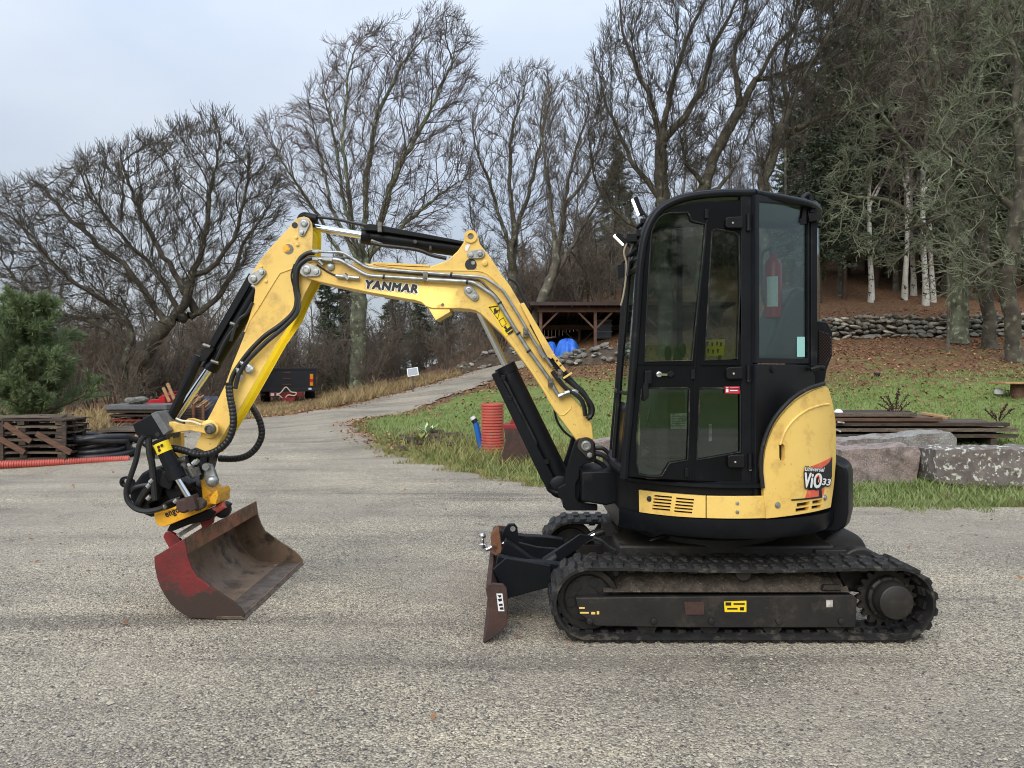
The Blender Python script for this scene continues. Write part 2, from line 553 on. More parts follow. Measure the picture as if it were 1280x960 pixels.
mat('bark_birch', s2l(206, 202, 192), s2l(170, 164, 152), scale=4, rough=0.8, c3=s2l(44, 40, 38), s3=5, lo3=.56, hi3=.60, dirt=s2l(80, 70, 62), dscale=.4, dlo=.45, dhi=.65, zdirt=(2.6, 6.0, -.4, .4))
mat('bark_pine', s2l(90, 72, 58), s2l(62, 52, 44), scale=3, rough=0.95, bump=0.8, bscale=15)
mat('needle_spruce', (0.080, 0.102, 0.062), (0.125, 0.150, 0.092), scale=1.5, rough=0.7)
mat('needle_pine', (0.085, 0.104, 0.062), (0.13, 0.146, 0.09), scale=1.2, rough=0.7)
mat('needle_young', (0.115, 0.160, 0.065), (0.18, 0.23, 0.105), scale=3, rough=0.65)
mat('brush', s2l(122, 110, 96), s2l(98, 88, 78), scale=1.2, rough=0.95, c3=s2l(136, 108, 84), s3=2, lo3=.58, hi3=.7)
mat('leaf_litter', s2l(152, 106, 70), s2l(112, 76, 52), scale=8, rough=0.85, c3=s2l(192, 152, 112), s3=11, lo3=.55, hi3=.62)
mat('grass_blade', (0.142, 0.190, 0.050), (0.215, 0.255, 0.088), scale=0.9, rough=0.7, c3=(0.22, 0.19, 0.09), s3=5, lo3=.6, hi3=.66)
mat('dry_grass', s2l(168, 146, 104), s2l(136, 116, 80), scale=1.5, rough=0.85)

def mat_glass(name, tint, gloss, base=0.06):
    m = bpy.data.materials.new(name)
    m.use_nodes = True
    t = m.node_tree
    t.nodes.remove(t.nodes['Principled BSDF'])
    tr = t.nodes.new('ShaderNodeBsdfTransparent')
    tr.inputs['Color'].default_value = tint
    gl = t.nodes.new('ShaderNodeBsdfGlossy')
    gl.inputs['Roughness'].default_value = 0.03
    gl.inputs['Color'].default_value = (0.86, 0.93, 0.9, 1)
    lw = t.nodes.new('ShaderNodeLayerWeight')
    lw.inputs['Blend'].default_value = 0.5
    pw = t.nodes.new('ShaderNodeMath'); pw.operation = 'POWER'; pw.inputs[1].default_value = 4.0
    t.links.new(lw.outputs['Facing'], pw.inputs[0])
    ad = t.nodes.new('ShaderNodeMath'); ad.operation = 'MULTIPLY_ADD'; ad.use_clamp = True
    ad.inputs[1].default_value = gloss
    ad.inputs[2].default_value = base
    t.links.new(pw.outputs['Value'], ad.inputs[0])
    mxs = t.nodes.new('ShaderNodeMixShader')
    t.links.new(ad.outputs['Value'], mxs.inputs['Fac'])
    t.links.new(tr.outputs['BSDF'], mxs.inputs[1])
    t.links.new(gl.outputs['BSDF'], mxs.inputs[2])
    t.links.new(mxs.outputs['Shader'], t.nodes['Material Output'].inputs['Surface'])
    MATS[name] = m
mat_glass('glass', (0.58, 0.63, 0.61, 1), .6, 0.085)
mat_glass('glass_corner', (0.66, 0.74, 0.72, 1), .6, 0.055)
mat_glass('glass_clear', (0.80, 0.88, 0.85, 1), .6, 0.04)

def ground_mats():
    # compacted gravel: light and dark stones, damp darker patches
    m = bpy.data.materials.new('gravel')
    m.use_nodes = True
    t = m.node_tree
    b = t.nodes['Principled BSDF']
    b.inputs['Roughness'].default_value = 0.75
    tcn = t.nodes.new('ShaderNodeTexCoord')
    vec = tcn.outputs['Object']
    def vor(sc):
        v = t.nodes.new('ShaderNodeTexVoronoi')
        v.inputs['Scale'].default_value = sc
        t.links.new(vec, v.inputs['Vector'])
        return v
    def noise(sc, det=6, ro=.6):
        n = t.nodes.new('ShaderNodeTexNoise')
        n.inputs['Scale'].default_value = sc
        n.inputs['Detail'].default_value = det
        n.inputs['Roughness'].default_value = ro
        t.links.new(vec, n.inputs['Vector'])
        return n.outputs['Fac']
    def ramp(src, stops):
        r = t.nodes.new('ShaderNodeValToRGB')
        e = r.color_ramp.elements
        e[0].position, e[0].color = stops[0]
        e[1].position, e[1].color = stops[-1]
        for p, c in stops[1:-1]:
            k = e.new(p); k.color = c
        t.links.new(src, r.inputs['Fac'])
        return r.outputs['Color']
    def mixc(fac, A, B, blend='MIX'):
        x = t.nodes.new('ShaderNodeMix')
        x.data_type = 'RGBA'
        x.blend_type = blend
        for k, v in (('Factor', fac), ('A', A), ('B', B)):
            if isinstance(v, (tuple, float)):
                x.inputs[k].default_value = v
            else:
                t.links.new(v, x.inputs[k])
        return x.outputs['Result']
    v1, v2 = vor(92), vor(185)
    sx1 = t.nodes.new('ShaderNodeSeparateColor'); t.links.new(v1.outputs['Color'], sx1.inputs['Color'])
    sx2 = t.nodes.new('ShaderNodeSeparateColor'); t.links.new(v2.outputs['Color'], sx2.inputs['Color'])
    st = [(0.0, s2l(50, 49, 50)), (0.12, s2l(96, 92, 89)), (0.34, s2l(156, 148, 135)), (0.66, s2l(196, 186, 166)), (0.88, s2l(220, 210, 186)), (1.0, s2l(240, 233, 214))]
    c1 = ramp(sx1.outputs['Red'], st)
    c2 = ramp(sx2.outputs['Green'], [(0.0, s2l(62, 59, 57)), (.5, s2l(156, 145, 129)), (1.0, s2l(216, 204, 180))])
    pick = t.nodes.new('ShaderNodeMath'); pick.operation = 'GREATER_THAN'; pick.inputs[1].default_value = 0.5
    t.links.new(sx1.outputs['Blue'], pick.inputs[0])
    c = mixc(pick.outputs['Value'], c1, c2)
    c = mixc(0.22, c, c2)
    pt = ramp(noise(0.55, 7, .62), [(0.30, (0.56, 0.55, 0.54, 1)), (0.46, (0.80, 0.79, 0.77, 1)), (0.56, (0.95, 0.93, 0.89, 1)), (0.70, (1.05, 1.02, 0.97, 1))])
    c = mixc(1.0, c, pt, 'MULTIPLY')
    # drawn out tracks where wheels and tracks have run
    mpt = t.nodes.new('ShaderNodeMapping')
    mpt.inputs['Rotation'].default_value = (0, 0, .22)
    mpt.inputs['Scale'].default_value = (.16, 1.25, 1)
    t.links.new(vec, mpt.inputs['Vector'])
    nt_ = t.nodes.new('ShaderNodeTexNoise'); nt_.inputs['Scale'].default_value = 1.5; nt_.inputs['Detail'].default_value = 7; nt_.inputs['Roughness'].default_value = .6
    t.links.new(mpt.outputs['Vector'], nt_.inputs['Vector'])
    c = mixc(1.0, c, ramp(nt_.outputs['Fac'], [(0.36, (0.56, 0.55, 0.55, 1)), (0.44, (0.86, 0.85, 0.85, 1)), (0.56, (1.0, 1.0, .98, 1)), (0.68, (1.10, 1.07, 1.02, 1))]), 'MULTIPLY')
    # dark damp spots with a sharp edge
    c = mixc(1.0, c, ramp(noise(2.4, 8, .7), [(0.30, (0.52, 0.51, 0.52, 1)), (0.37, (1, 1, 1, 1)), (1, (1, 1, 1, 1))]), 'MULTIPLY')
    # fine mud film between the stones in trodden patches
    mm = t.nodes.new('ShaderNodeMapRange')
    mm.inputs['From Min'].default_value = 0.46; mm.inputs['From Max'].default_value = 0.62
    mm.inputs['To Max'].default_value = 0.6
    t.links.new(noise(0.33, 5, .65), mm.inputs['Value'])
    c = mixc(mm.outputs['Result'], c, s2l(160, 149, 133))
    t.links.new(c, b.inputs['Base Color'])
    rg = t.nodes.new('ShaderNodeMapRange')
    rg.inputs['To Min'].default_value = 0.55; rg.inputs['To Max'].default_value = 0.95
    t.links.new(noise(1.2), rg.inputs['Value'])
    t.links.new(rg.outputs['Result'], b.inputs['Roughness'])
    bp = t.nodes.new('ShaderNodeBump')
    bp.inputs['Strength'].default_value = 1.0
    bp.inputs['Distance'].default_value = 0.010
    bp.invert = True
    t.links.new(v1.outputs['Distance'], bp.inputs['Height'])
    bp2 = t.nodes.new('ShaderNodeBump')
    bp2.inputs['Strength'].default_value = 0.5
    bp2.inputs['Distance'].default_value = 0.05
    t.links.new(noise(3.0, 6, .6), bp2.inputs['Height'])
    t.links.new(bp.outputs['Normal'], bp2.inputs['Normal'])
    t.links.new(bp2.outputs['Normal'], b.inputs['Normal'])
    MATS['gravel'] = m

    # lawn going over into leaf litter uphill and under the trees
    m = bpy.data.materials.new('lawn')
    m.use_nodes = True
    t = m.node_tree
    b = t.nodes['Principled BSDF']
    b.inputs['Roughness'].default_value = 0.9
    b.inputs['Specular IOR Level'].default_value = 0.2
    tcn = t.nodes.new('ShaderNodeTexCoord')
    vec = tcn.outputs['Object']
    g = ramp_g = ramp(noise(1.1, 8, .7), [(0.3, (0.105, 0.150, 0.036, 1)), (0.5, (0.155, 0.21, 0.055, 1)), (0.62, (0.195, 0.235, 0.075, 1)), (0.75, (0.22, 0.19, 0.09, 1))])
    lit = ramp(noise(14, 5, .75), [(0.3, s2l(66, 50, 40)), (0.45, s2l(98, 75, 57)), (0.56, s2l(130, 96, 68)), (0.70, s2l(176, 138, 104))])
    at = t.nodes.new('ShaderNodeAttribute'); at.attribute_name = 'litter'
    ad = t.nodes.new('ShaderNodeMath'); ad.operation = 'ADD'
    nz = t.nodes.new('ShaderNodeMapRange'); nz.inputs['To Min'].default_value = -0.9; nz.inputs['To Max'].default_value = 0.9
    t.links.new(noise(2.2, 9, .72), nz.inputs['Value'])
    t.links.new(at.outputs['Fac'], ad.inputs[0]); t.links.new(nz.outputs['Result'], ad.inputs[1])
    ct = t.nodes.new('ShaderNodeMapRange'); ct.inputs['From Min'].default_value = 0.42; ct.inputs['From Max'].default_value = 0.62
    t.links.new(ad.outputs['Value'], ct.inputs['Value'])
    c = mixc(ct.outputs['Result'], g, lit)
    t.links.new(c, b.inputs['Base Color'])
    bp = t.nodes.new('ShaderNodeBump'); bp.inputs['Strength'].default_value = 0.9; bp.inputs['Distance'].default_value = 0.04
    t.links.new(noise(26, 4, .7), bp.inputs['Height'])
    t.links.new(bp.outputs['Normal'], b.inputs['Normal'])
    MATS['lawn'] = m
ground_mats()
# ------------------------------------------------------------------ terrain
def sstep(a, b, x):
    t = np.clip((x - a) / (b - a), 0, 1)
    return t * t * (3 - 2 * t)

def wob(x, y):
    return (np.sin(x * 1.3 + y * .7) + np.sin(x * .6 - y * 1.7 + 1.3) + np.sin(x * 2.9 + y * 2.3 + .4) * .5)

def H(x, y):
    x, y = np.asarray(x, float), np.asarray(y, float)
    h = np.interp(y, [-200, -70, -24, -14, 0, 8.3, 12.5, 18, 25, 30, 60, 90, 300], [34, 20, 1.5, 0, 0, 0, .3, 1.09, 2.4, 3.7, 12, 16, 22])
    g = np.where(y > 0, sstep(-12, 14, x), 1.0)
    z = h * g
    rough = sstep(8.6, 14, y) * 0.022 * wob(x, y)
    # low bank of turned earth beside the path
    bank = 0.16 * np.exp(-(((x + 1.5) / 1.0) ** 2 + ((y - 13.3) / 1.0) ** 2))
    return z + rough + bank

def Hs(x, y):
    return float(H(x, y))

def on_ground(px, py):
    """where the ray through a photo pixel meets the terrain"""
    y = 2.5
    while y < 120:
        p = P(px, py, y)
        if p.z <= Hs(p.x, p.y):
            return p
        y += 0.02
    return P(px, py, 120)

LY = [-60, 8.8, 11.0, 11.9, 12.4, 14, 17.5, 19.0, 20.5, 23, 27, 30, 33, 37, 42]
LX = [-30, -30, -30, -8.0, -6.1, -7.2, -8.2, -7.6, -5.3, -4.7, -3.1, -1.2, .8, 3.6, 7.0]
RY = [-60, 7.9, 8.12, 8.3, 9.5, 11.0, 12.2, 13.5, 17, 19, 22, 26, 31, 36, 42]
RX = [30, 30, 9.0, 3.7, .35, -.9, -1.75, -2.4, -3.6, -2.75, -1.8, -.5, 2.2, 5.2, 9.0]
def gravel_l(y): return np.interp(y, LY, LX) + 0.10 * np.sin(y * 5.1) + 0.06 * np.sin(y * 13.7 + 1)
def gravel_r(y): return np.interp(y, RY, RX) + 0.08 * np.sin(y * 6.3 + 2) + 0.05 * np.sin(y * 17.1)
def in_gravel(x, y, m=0.0):
    return (x > gravel_l(y) - m) & (x < gravel_r(y) + m)

def sheet(name, xs2d, ys2d, zoff, m):
    n, k = xs2d.shape
    z = H(xs2d, ys2d) + zoff
    v = np.stack([xs2d, ys2d, z], -1).reshape(-1, 3)
    i = np.arange(n - 1)[:, None] * k + np.arange(k - 1)[None]
    q = np.stack([i, i + 1, i + k + 1, i + k], -1).reshape(-1, 4)
    me = np_mesh(name, v, q)
    me.polygons.foreach_set('use_smooth', np.ones(len(me.polygons), dtype=bool))
    o = link_mesh(name, me, m)
    tag(o, kind='structure')
    return o, v

ys = np.concatenate([np.linspace(-200, -10, 24), np.linspace(-8, 7, 12), np.arange(7.5, 40, .22), np.linspace(40.5, 95, 60), np.linspace(100, 320, 16)])
xs = np.concatenate([np.linspace(-260, -40, 14), np.linspace(-38, -14, 24), np.arange(-13.5, 24, .3), np.linspace(24.5, 50, 24), np.linspace(55, 260, 14)])
X2, Y2 = np.meshgrid(xs, ys)
ground, gv = sheet('ground', X2, Y2, -0.012, 'lawn')
# how much leaf litter lies where: under the wood, along the path's left edge, on the upper lawn
gx, gy = gv[:, 0], gv[:, 1]
gs = gy - 4.0 * (1 - sstep(2, 6, gx)) 
lit = sstep(14.5, 21.0, gs) * 0.66 + sstep(22.5, 25.5, gs) * 0.9
lit = np.maximum(lit, np.where((gx < gravel_l(gy) + .6) & (gy > 11.5), 0.62, 0))
lit = np.maximum(lit, np.where((np.abs(gx - gravel_r(gy)) < .45) & (gy > 12.5), 0.75, 0))
lit = np.maximum(lit, np.exp(-(((gx + 1.5) / 1.1) ** 2 + ((gy - 13.1) / 1.0) ** 2)) * .9)
lit = np.where(gy < 0, 0.25, lit)
a = ground.data.attributes.new('litter', 'FLOAT', 'POINT')
a.data.foreach_set('value', lit.astype(np.float32))

def gravel_rows(name, y0, y1, dy, k, zoff):
    yy = np.arange(y0, y1 + dy * .5, dy)
    u = np.linspace(0, 1, k)
    l, r = gravel_l(yy), gravel_r(yy)
    X = l[:, None] + (r - l)[:, None] * u[None]
    if isinstance(zoff, str):
        zoff = (0.02 * np.clip((yy - 19.0) / 3, 0, 1))[:, None]
    return sheet(name, X, np.repeat(yy[:, None], k, 1), zoff, 'gravel')[0]
gravel_rows('gravel_yard', -60, 7.8, 1.13, 40, 0.0)
gy2 = gravel_rows('gravel_apron', 7.8, 19.0, .08, 160, 0.0)
gravel_rows('gravel_path', 19.0, 41.8, .12, 40, 'ramp')

# ------------------------------------------------------------------ loose stones on the yard
def scatter_pebbles(n):
    ico = np.array([(0, 0, 1), (1, .1, 0), (.25, 1, .1), (-.8, .6, -.1), (-.75, -.65, .1), (.35, -.95, 0)], float)
    itri = np.array([(0, 1, 2), (0, 2, 3), (0, 3, 4), (0, 4, 5), (0, 5, 1)])
    y = 2.7 + (RNG.random(n) ** 1.9) * 7.0
    x = (RNG.random(n) - .5) * 2 * (0.70 * y + .3)
    ok = in_gravel(x, y, -.05)
    x, y = x[ok], y[ok]
    n = len(x)
    s = 0.003 + 0.0055 * RNG.random(n) ** 2.0
    s = np.where(RNG.random(n) < .006, s * 2.0, s)
    v = ico[None] * (1 + .35 * (RNG.random((n, 6, 1)) - .5)) * s[:, None, None]
    v = v * np.stack([.8 + .6 * RNG.random(n), .8 + .6 * RNG.random(n), .55 + .3 * RNG.random(n)], -1)[:, None]
    c = np.stack([x, y, np.full(n, .0005) + s * .25], -1)
    v = v + c[:, None]
    f = itri[None] + (np.arange(n) * 6)[:, None, None]
    me = np_mesh('loose_gravel', v.reshape(-1, 3), None, f.reshape(-1, 3))
    o = link_mesh('loose_gravel', me, 'pebble')
    tag(o, 'loose pale and dark gravel stones lying on the yard', 'gravel', kind='stuff')
def pebble_mat():
    m = bpy.data.materials.new('pebble')
    m.use_nodes = True
    t = m.node_tree
    b = t.nodes['Principled BSDF']
    b.inputs['Roughness'].default_value = .8
    geo = t.nodes.new('ShaderNodeNewGeometry')
    r = t.nodes.new('ShaderNodeValToRGB')
    e = r.color_ramp.elements
    e[0].color = s2l(70, 68, 68); e[1].color = s2l(190, 182, 164)
    for p, c in ((.2, s2l(112, 108, 104)), (.5, s2l(160, 150, 136)), (.85, s2l(172, 162, 142))):
        k = e.new(p); k.color = c
    t.links.new(geo.outputs['Random Per Island'], r.inputs['Fac'])
    t.links.new(r.outputs['Color'], b.inputs['Base Color'])
    MATS['pebble'] = m
pebble_mat()
scatter_pebbles(22000)

# ------------------------------------------------------------------ grass, weeds and fallen leaves
def blades(name, x, y, h, wd, lean, m, label, cat):
    n = len(x)
    a = RNG.random(n) * 2 * math.pi
    b = RNG.random(n) * 2 * math.pi
    z = H(x, y) - .015
    p = np.stack([x, y, z], -1)
    dx = np.stack([np.cos(a), np.sin(a), np.zeros(n)], -1) * wd[:, None] / 2
    ln = np.stack([np.cos(b), np.sin(b), np.zeros(n)], -1) * (h * lean)[:, None]
    up = np.stack([np.zeros(n), np.zeros(n), h], -1)
    v = np.stack([p - dx, p + dx, p + dx * .7 + up * .55 + ln * .3, p - dx * .7 + up * .55 + ln * .3, p + up + ln], 1)
    i = np.arange(n)[:, None] * 5
    me = np_mesh(name, v.reshape(-1, 3), i + np.array([0, 1, 2, 3]), i + np.array([3, 2, 4]))
    o = link_mesh(name, me, m)
    return tag(o, label, cat, kind='stuff')

def lawn_points(n, y0, y1, pw, xl=-4.5, m=0.05):
    y = y0 + (y1 - y0) * RNG.random(n) ** pw
    x = (RNG.random(n) * 1.5 - .66) * y
    ok = (x > gravel_r(y) + m) & (x > xl)
    return x[ok], y[ok]
x, y = lawn_points(90000, 7.9, 20, 1.7)
cl = .5 + .5 * np.sin(x * 2.1 + np.sin(y * 1.7) * 2) * np.sin(y * 2.7 + x)
edge = np.exp(-np.maximum(0, (x - gravel_r(y))) * .9) * (y < 16) + np.exp(-((y - 8.9) / .8) ** 2)
hh = (.035 + .05 * RNG.random(len(x))) * (1 + 1.3 * np.clip(edge, 0, 1) * cl)
blades('lawn_grass', x, y, hh, .008 + .006 * RNG.random(len(x)) + y * .0005, .7 + 0 * x, 'grass_blade', 'short green grass over the lawn behind the excavator', 'grass')
# ragged tufts creeping on to the gravel along the front edge of the lawn
n = 5200
x = RNG.uniform(1.5, 7.5, n)
w_ = .28 * np.clip(np.sin(x * 3.1) + .6 * np.sin(x * 7.7 + 1) + .4 * np.sin(x * 17), 0, 2)
y = 8.35 - RNG.random(n) ** 1.6 * (.12 + w_)
blades('edge_tufts', x, y, .03 + .07 * RNG.random(n), .010 + 0 * x, .7 + 0 * x, 'grass_blade', 'ragged grass tufts creeping on to the gravel edge', 'grass')
n = 3000
y = RNG.uniform(8.4, 13.2, n)
x = gravel_r(y) - .05 - .22 * RNG.random(n) ** 2 * (1 + np.sin(y * 9))
blades('bank_tufts', x, y, .04 + .08 * RNG.random(n), .010 + 0 * x, .7 + 0 * x, 'weed', 'ragged weeds creeping on to the gravel beside the turned earth', 'weeds')
n = 420
y = 3.2 + 9 * RNG.random(n) ** .8
x = (RNG.random(n) * 2 - 1) * .7 * y
leaves_on_yard = (x, y)
# taller weeds by the turned earth and round the upright pipe
cx_, cy_ = RNG.normal(-.2, 1.0, 5200), RNG.normal(11.6, .9, 5200)
ok = (cx_ > gravel_r(cy_) + .05)
blades('tall_weeds', cx_[ok], cy_[ok], .10 + .16 * RNG.random(ok.sum()) ** 2, .012 + .006 * RNG.random(ok.sum()), .6 + 0 * cx_[ok], 'weed', 'tall pale weeds round the turned earth and the red pipes', 'weeds')
# straw grass at the wood's edge
n = 30000
y = 13.5 + RNG.random(n) * 17
x = np.interp(y, [13, 20.5, 23, 27, 31], [-7.4, -5.6, -4.9, -3.3, -1.2]) - RNG.random(n) ** 1.6 * 9
ok = (x > -.8 * y) & ~in_gravel(x, y, .25) & ~((x / y > -.335) & (x / y < -.245) & (y < 30))
x, y = x[ok], y[ok]
clump = .45 + .55 * np.clip(np.sin(x * 2.3 + y) * np.sin(y * 1.9 - x) + .4, 0, 1)
blades('straw_grass', x, y, (.10 + .42 * RNG.random(len(x)) ** 1.5) * clump, .018 + .012 * RNG.random(len(x)), .7 + 0 * x, 'dry_grass', 'dry straw coloured grass along the edge of the wood', 'dry grass')

n = 5000
y = 20.5 + 9 * RNG.random(n)
x = y * (-.335 + .09 * RNG.random(n))
ok = ~in_gravel(x, y, .1) & (np.sin(x * 3 + y) + np.sin(y * 2.3) > -.9)
blades('short_straw', x[ok], y[ok], .03 + .10 * RNG.random(ok.sum()), .016 + 0 * x[ok], .8 + 0 * x[ok], 'dry_grass', 'short trodden straw in front of the black trailer', 'dry grass')

def leaves(name, x, y, s, m, label):
    n = len(x)
    a = RNG.random(n) * 2 * math.pi
    t = RNG.normal(0, .35, (n, 2))
    z = H(x, y) + .012 + .03 * RNG.random(n)
    p = np.stack([x, y, z], -1)
    u = np.stack([np.cos(a), np.sin(a), t[:, 0]], -1) * s[:, None]
    v_ = np.stack([-np.sin(a), np.cos(a), t[:, 1]], -1) * s[:, None] * .62
    v = np.stack([p - u, p - v_, p + u, p + v_], 1)
    me = np_mesh(name, v.reshape(-1, 3), np.arange(n * 4).reshape(-1, 4))
    o = link_mesh(name, me, m)
    return tag(o, label, 'leaves', kind='stuff')
n = 40000
y = 9 + 21 * RNG.random(n) ** .55
x = (RNG.random(n) * 2 - 1) * .74 * y
dens = sstep(9.5, 22, y - 3.5 * (1 - sstep(2, 6, x))) ** 1.4 * (.35 + .65 * (np.sin(x * 1.1 + y * .8) * np.sin(y * 1.3 - x * .6) > -.25))
ok = (RNG.random(n) < dens + .015) & (x > gravel_r(y) - .2)
leaves('fallen_leaves', x[ok], y[ok], .024 + .030 * RNG.random(ok.sum()), 'leaf_litter', 'brown fallen leaves strewn over the upper lawn')
n = 5000
y = 14 + 18 * RNG.random(n)
x = np.interp(y, LY, LX) + RNG.normal(-.4, .5, n)
leaves('path_edge_leaves', x, y, .022 + .02 * RNG.random(n), 'leaf_litter', 'rust brown leaves along the edge of the gravel track')
x, y = gravel_r(np.linspace(12, 18, 900)) + RNG.normal(.05, .2, 900), np.linspace(12, 18, 900)
leaves('bank_leaves', x, y, .018 + .018 * RNG.random(900), 'leaf_litter', 'rust brown leaves lying along the lawn edge by the track')

ok = in_gravel(*leaves_on_yard) & (RNG.random(420) < .35)
leaves('yard_leaves', leaves_on_yard[0][ok], leaves_on_yard[1][ok], .012 + .014 * RNG.random(ok.sum()), 'leaf_litter', 'single brown leaves blown on to the gravel yard')
# clods of turned earth
def clods():
    g = G()
    for i in range(90):
        x, y = RNG.normal(-1.3, .6), RNG.normal(13.1, .45)
        if x < gravel_r(y) + .1: continue
        s = .03 + .09 * RNG.random() ** 2
        k = 6
        vs = []
        for a, r in ((-.5, .7), (.15, 1.0), (.7, .55)):
            for j in range(k):
                th = 2 * math.pi * j / k
                rr = r * s * (.75 + .5 * RNG.random())
                vs.append((x + rr * math.cos(th), y + rr * math.sin(th), Hs(x, y) + a * s * .8))
        fs = [(i_ * k + j, i_ * k + (j + 1) % k, (i_ + 1) * k + (j + 1) % k, (i_ + 1) * k + j) for i_ in range(2) for j in range(k)] + [tuple(range(2 * k, 3 * k))]
        g.add(vs, fs)
    o = build('earth_clods', g, 'soil', smooth=False)
    tag(o, 'dark clods of turned earth at the lawn edge beside the track', 'earth', kind='stuff')
clods()
# ------------------------------------------------------------------ trees
def resample(pts, n, wig, rng):
    p = np.array([list(q) for q in smooth_path(pts, 8)])
    d = np.concatenate([[0], np.cumsum(np.linalg.norm(np.diff(p, axis=0), axis=1))])
    u = np.linspace(0, d[-1], n)
    o = np.stack([np.interp(u, d, p[:, i]) for i in range(3)], -1)
    w_ = np.cumsum(rng.normal(0, 1, (n, 3)), 0)
    w_ -= np.linspace(0, 1, n)[:, None] * w_[-1]
    return o + w_ * wig

def unit(v):
    return v / (np.linalg.norm(v, axis=-1, keepdims=True) + 1e-9)

def grow(pts, rad, m, t0, ang, lenf, nseg, wig, trop, rr, minr, rng, lmin=0.0, flat=0.0, t1=1.0, lmax=99.0, focus=None, outw=0.0):
    """children of every branch: returns (points, radii)"""
    B, n, _ = pts.shape
    L = np.linalg.norm(np.diff(pts, axis=1), axis=-1).sum(1)
    t = (np.arange(m)[None] + rng.random((B, m))) / m * (t1 - t0) + t0
    x = t * (n - 1)
    i = np.minimum(x.astype(int), n - 2)
    f = (x - i)[..., None]
    bi = np.arange(B)[:, None]
    pos = pts[bi, i] * (1 - f) + pts[bi, i + 1] * f
    tan = unit(pts[bi, i + 1] - pts[bi, i])
    r = rad[bi, i] * (1 - f[..., 0]) + rad[bi, i + 1] * f[..., 0]
    rv = rng.normal(0, 1, (B, m, 3))
    rv[..., 2] *= (1 - flat)
    perp = unit(rv - tan * (rv * tan).sum(-1, keepdims=True))
    a = (ang * (1 + .35 * rng.normal(0, 1, (B, m))))[..., None]
    d = unit(tan * np.cos(a) + perp * np.sin(a))
    ln = np.clip(L[:, None] * lenf * (1.15 - .65 * t) * (.65 + .6 * rng.random((B, m))), lmin, lmax)
    d = d.reshape(-1, 3)
    p = pos.reshape(-1, 3)
    ln = ln.reshape(-1)
    out = [p]
    up = np.array([0, 0, 1.0])
    for s in range(nseg):
        d = unit(d + rng.normal(0, wig, d.shape) + up * trop + (0 if focus is None else outw * unit(p - focus)))
        p = p + d * (ln / nseg)[:, None]
        out.append(p)
    o = np.stack(out, 1)
    r0 = np.maximum(r.reshape(-1) * rr, minr)
    R = np.maximum(r0[:, None] * np.linspace(1, .35, nseg + 1)[None], minr)
    return o, R

def tubes_np(pts, rad, k):
    B, n, _ = pts.shape
    t = np.empty_like(pts)
    t[:, 1:-1] = pts[:, 2:] - pts[:, :-2]
    t[:, 0] = pts[:, 1] - pts[:, 0]
    t[:, -1] = pts[:, -1] - pts[:, -2]
    t = unit(t)
    m = unit(pts[:, -1] - pts[:, 0])
    ref = np.where(np.abs(m[:, 2:3]) < .8, np.array([[0, 0, 1.0]]), np.array([[1.0, 0, 0]]))
    ref = np.cross(m, ref)[:, None]
    u = unit(ref - t * (ref * t).sum(-1, keepdims=True))
    v = np.cross(t, u)
    a = np.arange(k) * 2 * math.pi / k
    V = pts[:, :, None] + (u[:, :, None] * np.cos(a)[None, None, :, None] + v[:, :, None] * np.sin(a)[None, None, :, None]) * rad[:, :, None, None]
    b = (np.arange(B) * n * k)[:, None, None] + (np.arange(n - 1) * k)[None, :, None]
    j = np.arange(k)[None, None]
    jn = (j + 1) % k
    q = np.stack([b + j, b + jn, b + k + jn, b + k + j], -1)
    return V.reshape(-1, 3), q.reshape(-1, 4)

def join_np(name, lst):
    vs, qs, o = [], [], 0
    for v, q in lst:
        vs.append(v); qs.append(q + o); o += len(v)
    me = np_mesh(name, np.concatenate(vs), np.concatenate(qs))
    me.polygons.foreach_set('use_smooth', np.ones(len(me.polygons), dtype=bool))
    return me

def bare_tree(name, label, cat, stems, spec, seed, barkm, twigm, group=None, base=None, wig=.02):
    """stems: [(points, r0, r1)]; spec: list of grow() settings, one per branch level"""
    rng = np.random.default_rng(seed)
    base = Vector(base) if base is not None else Vector(stems[0][0][0])
    root = thing(name, label, cat, base, group)
    trunk, crown = [], []
    NP = 14
    P0, R0 = [], []
    for pts, r0, r1 in stems:
        p = resample(pts, NP, wig, rng)
        rad = r1 + (r0 - r1) * (1 - np.linspace(0, 1, NP)) ** .85
        P0.append(p); R0.append(rad)
        # root flare
    P0, R0 = np.stack(P0), np.stack(R0)
    R0f = R0.copy()
    R0f[0, 0] *= 1.45; R0f[0, 1] *= 1.08
    trunk.append(tubes_np(P0, R0f, 10))
    pts, rad = P0, R0
    allp = [(P0, R0)]
    for li, s in enumerate(spec):
        s = dict(s)
        k = s.pop('k', 3)
        frm = s.pop('src', None)
        if frm is not None:
            pts, rad = allp[frm]
        c, r = grow(pts, rad, rng=rng, **s)
        (trunk if k >= 6 else crown).append(tubes_np(c, r, k))
        allp.append((c, r))
        pts, rad = c, r
    tr = link_mesh('trunk', join_np('trunk', trunk), barkm, root)
    cr = link_mesh('crown', join_np('crown', crown), twigm, root)
    return root

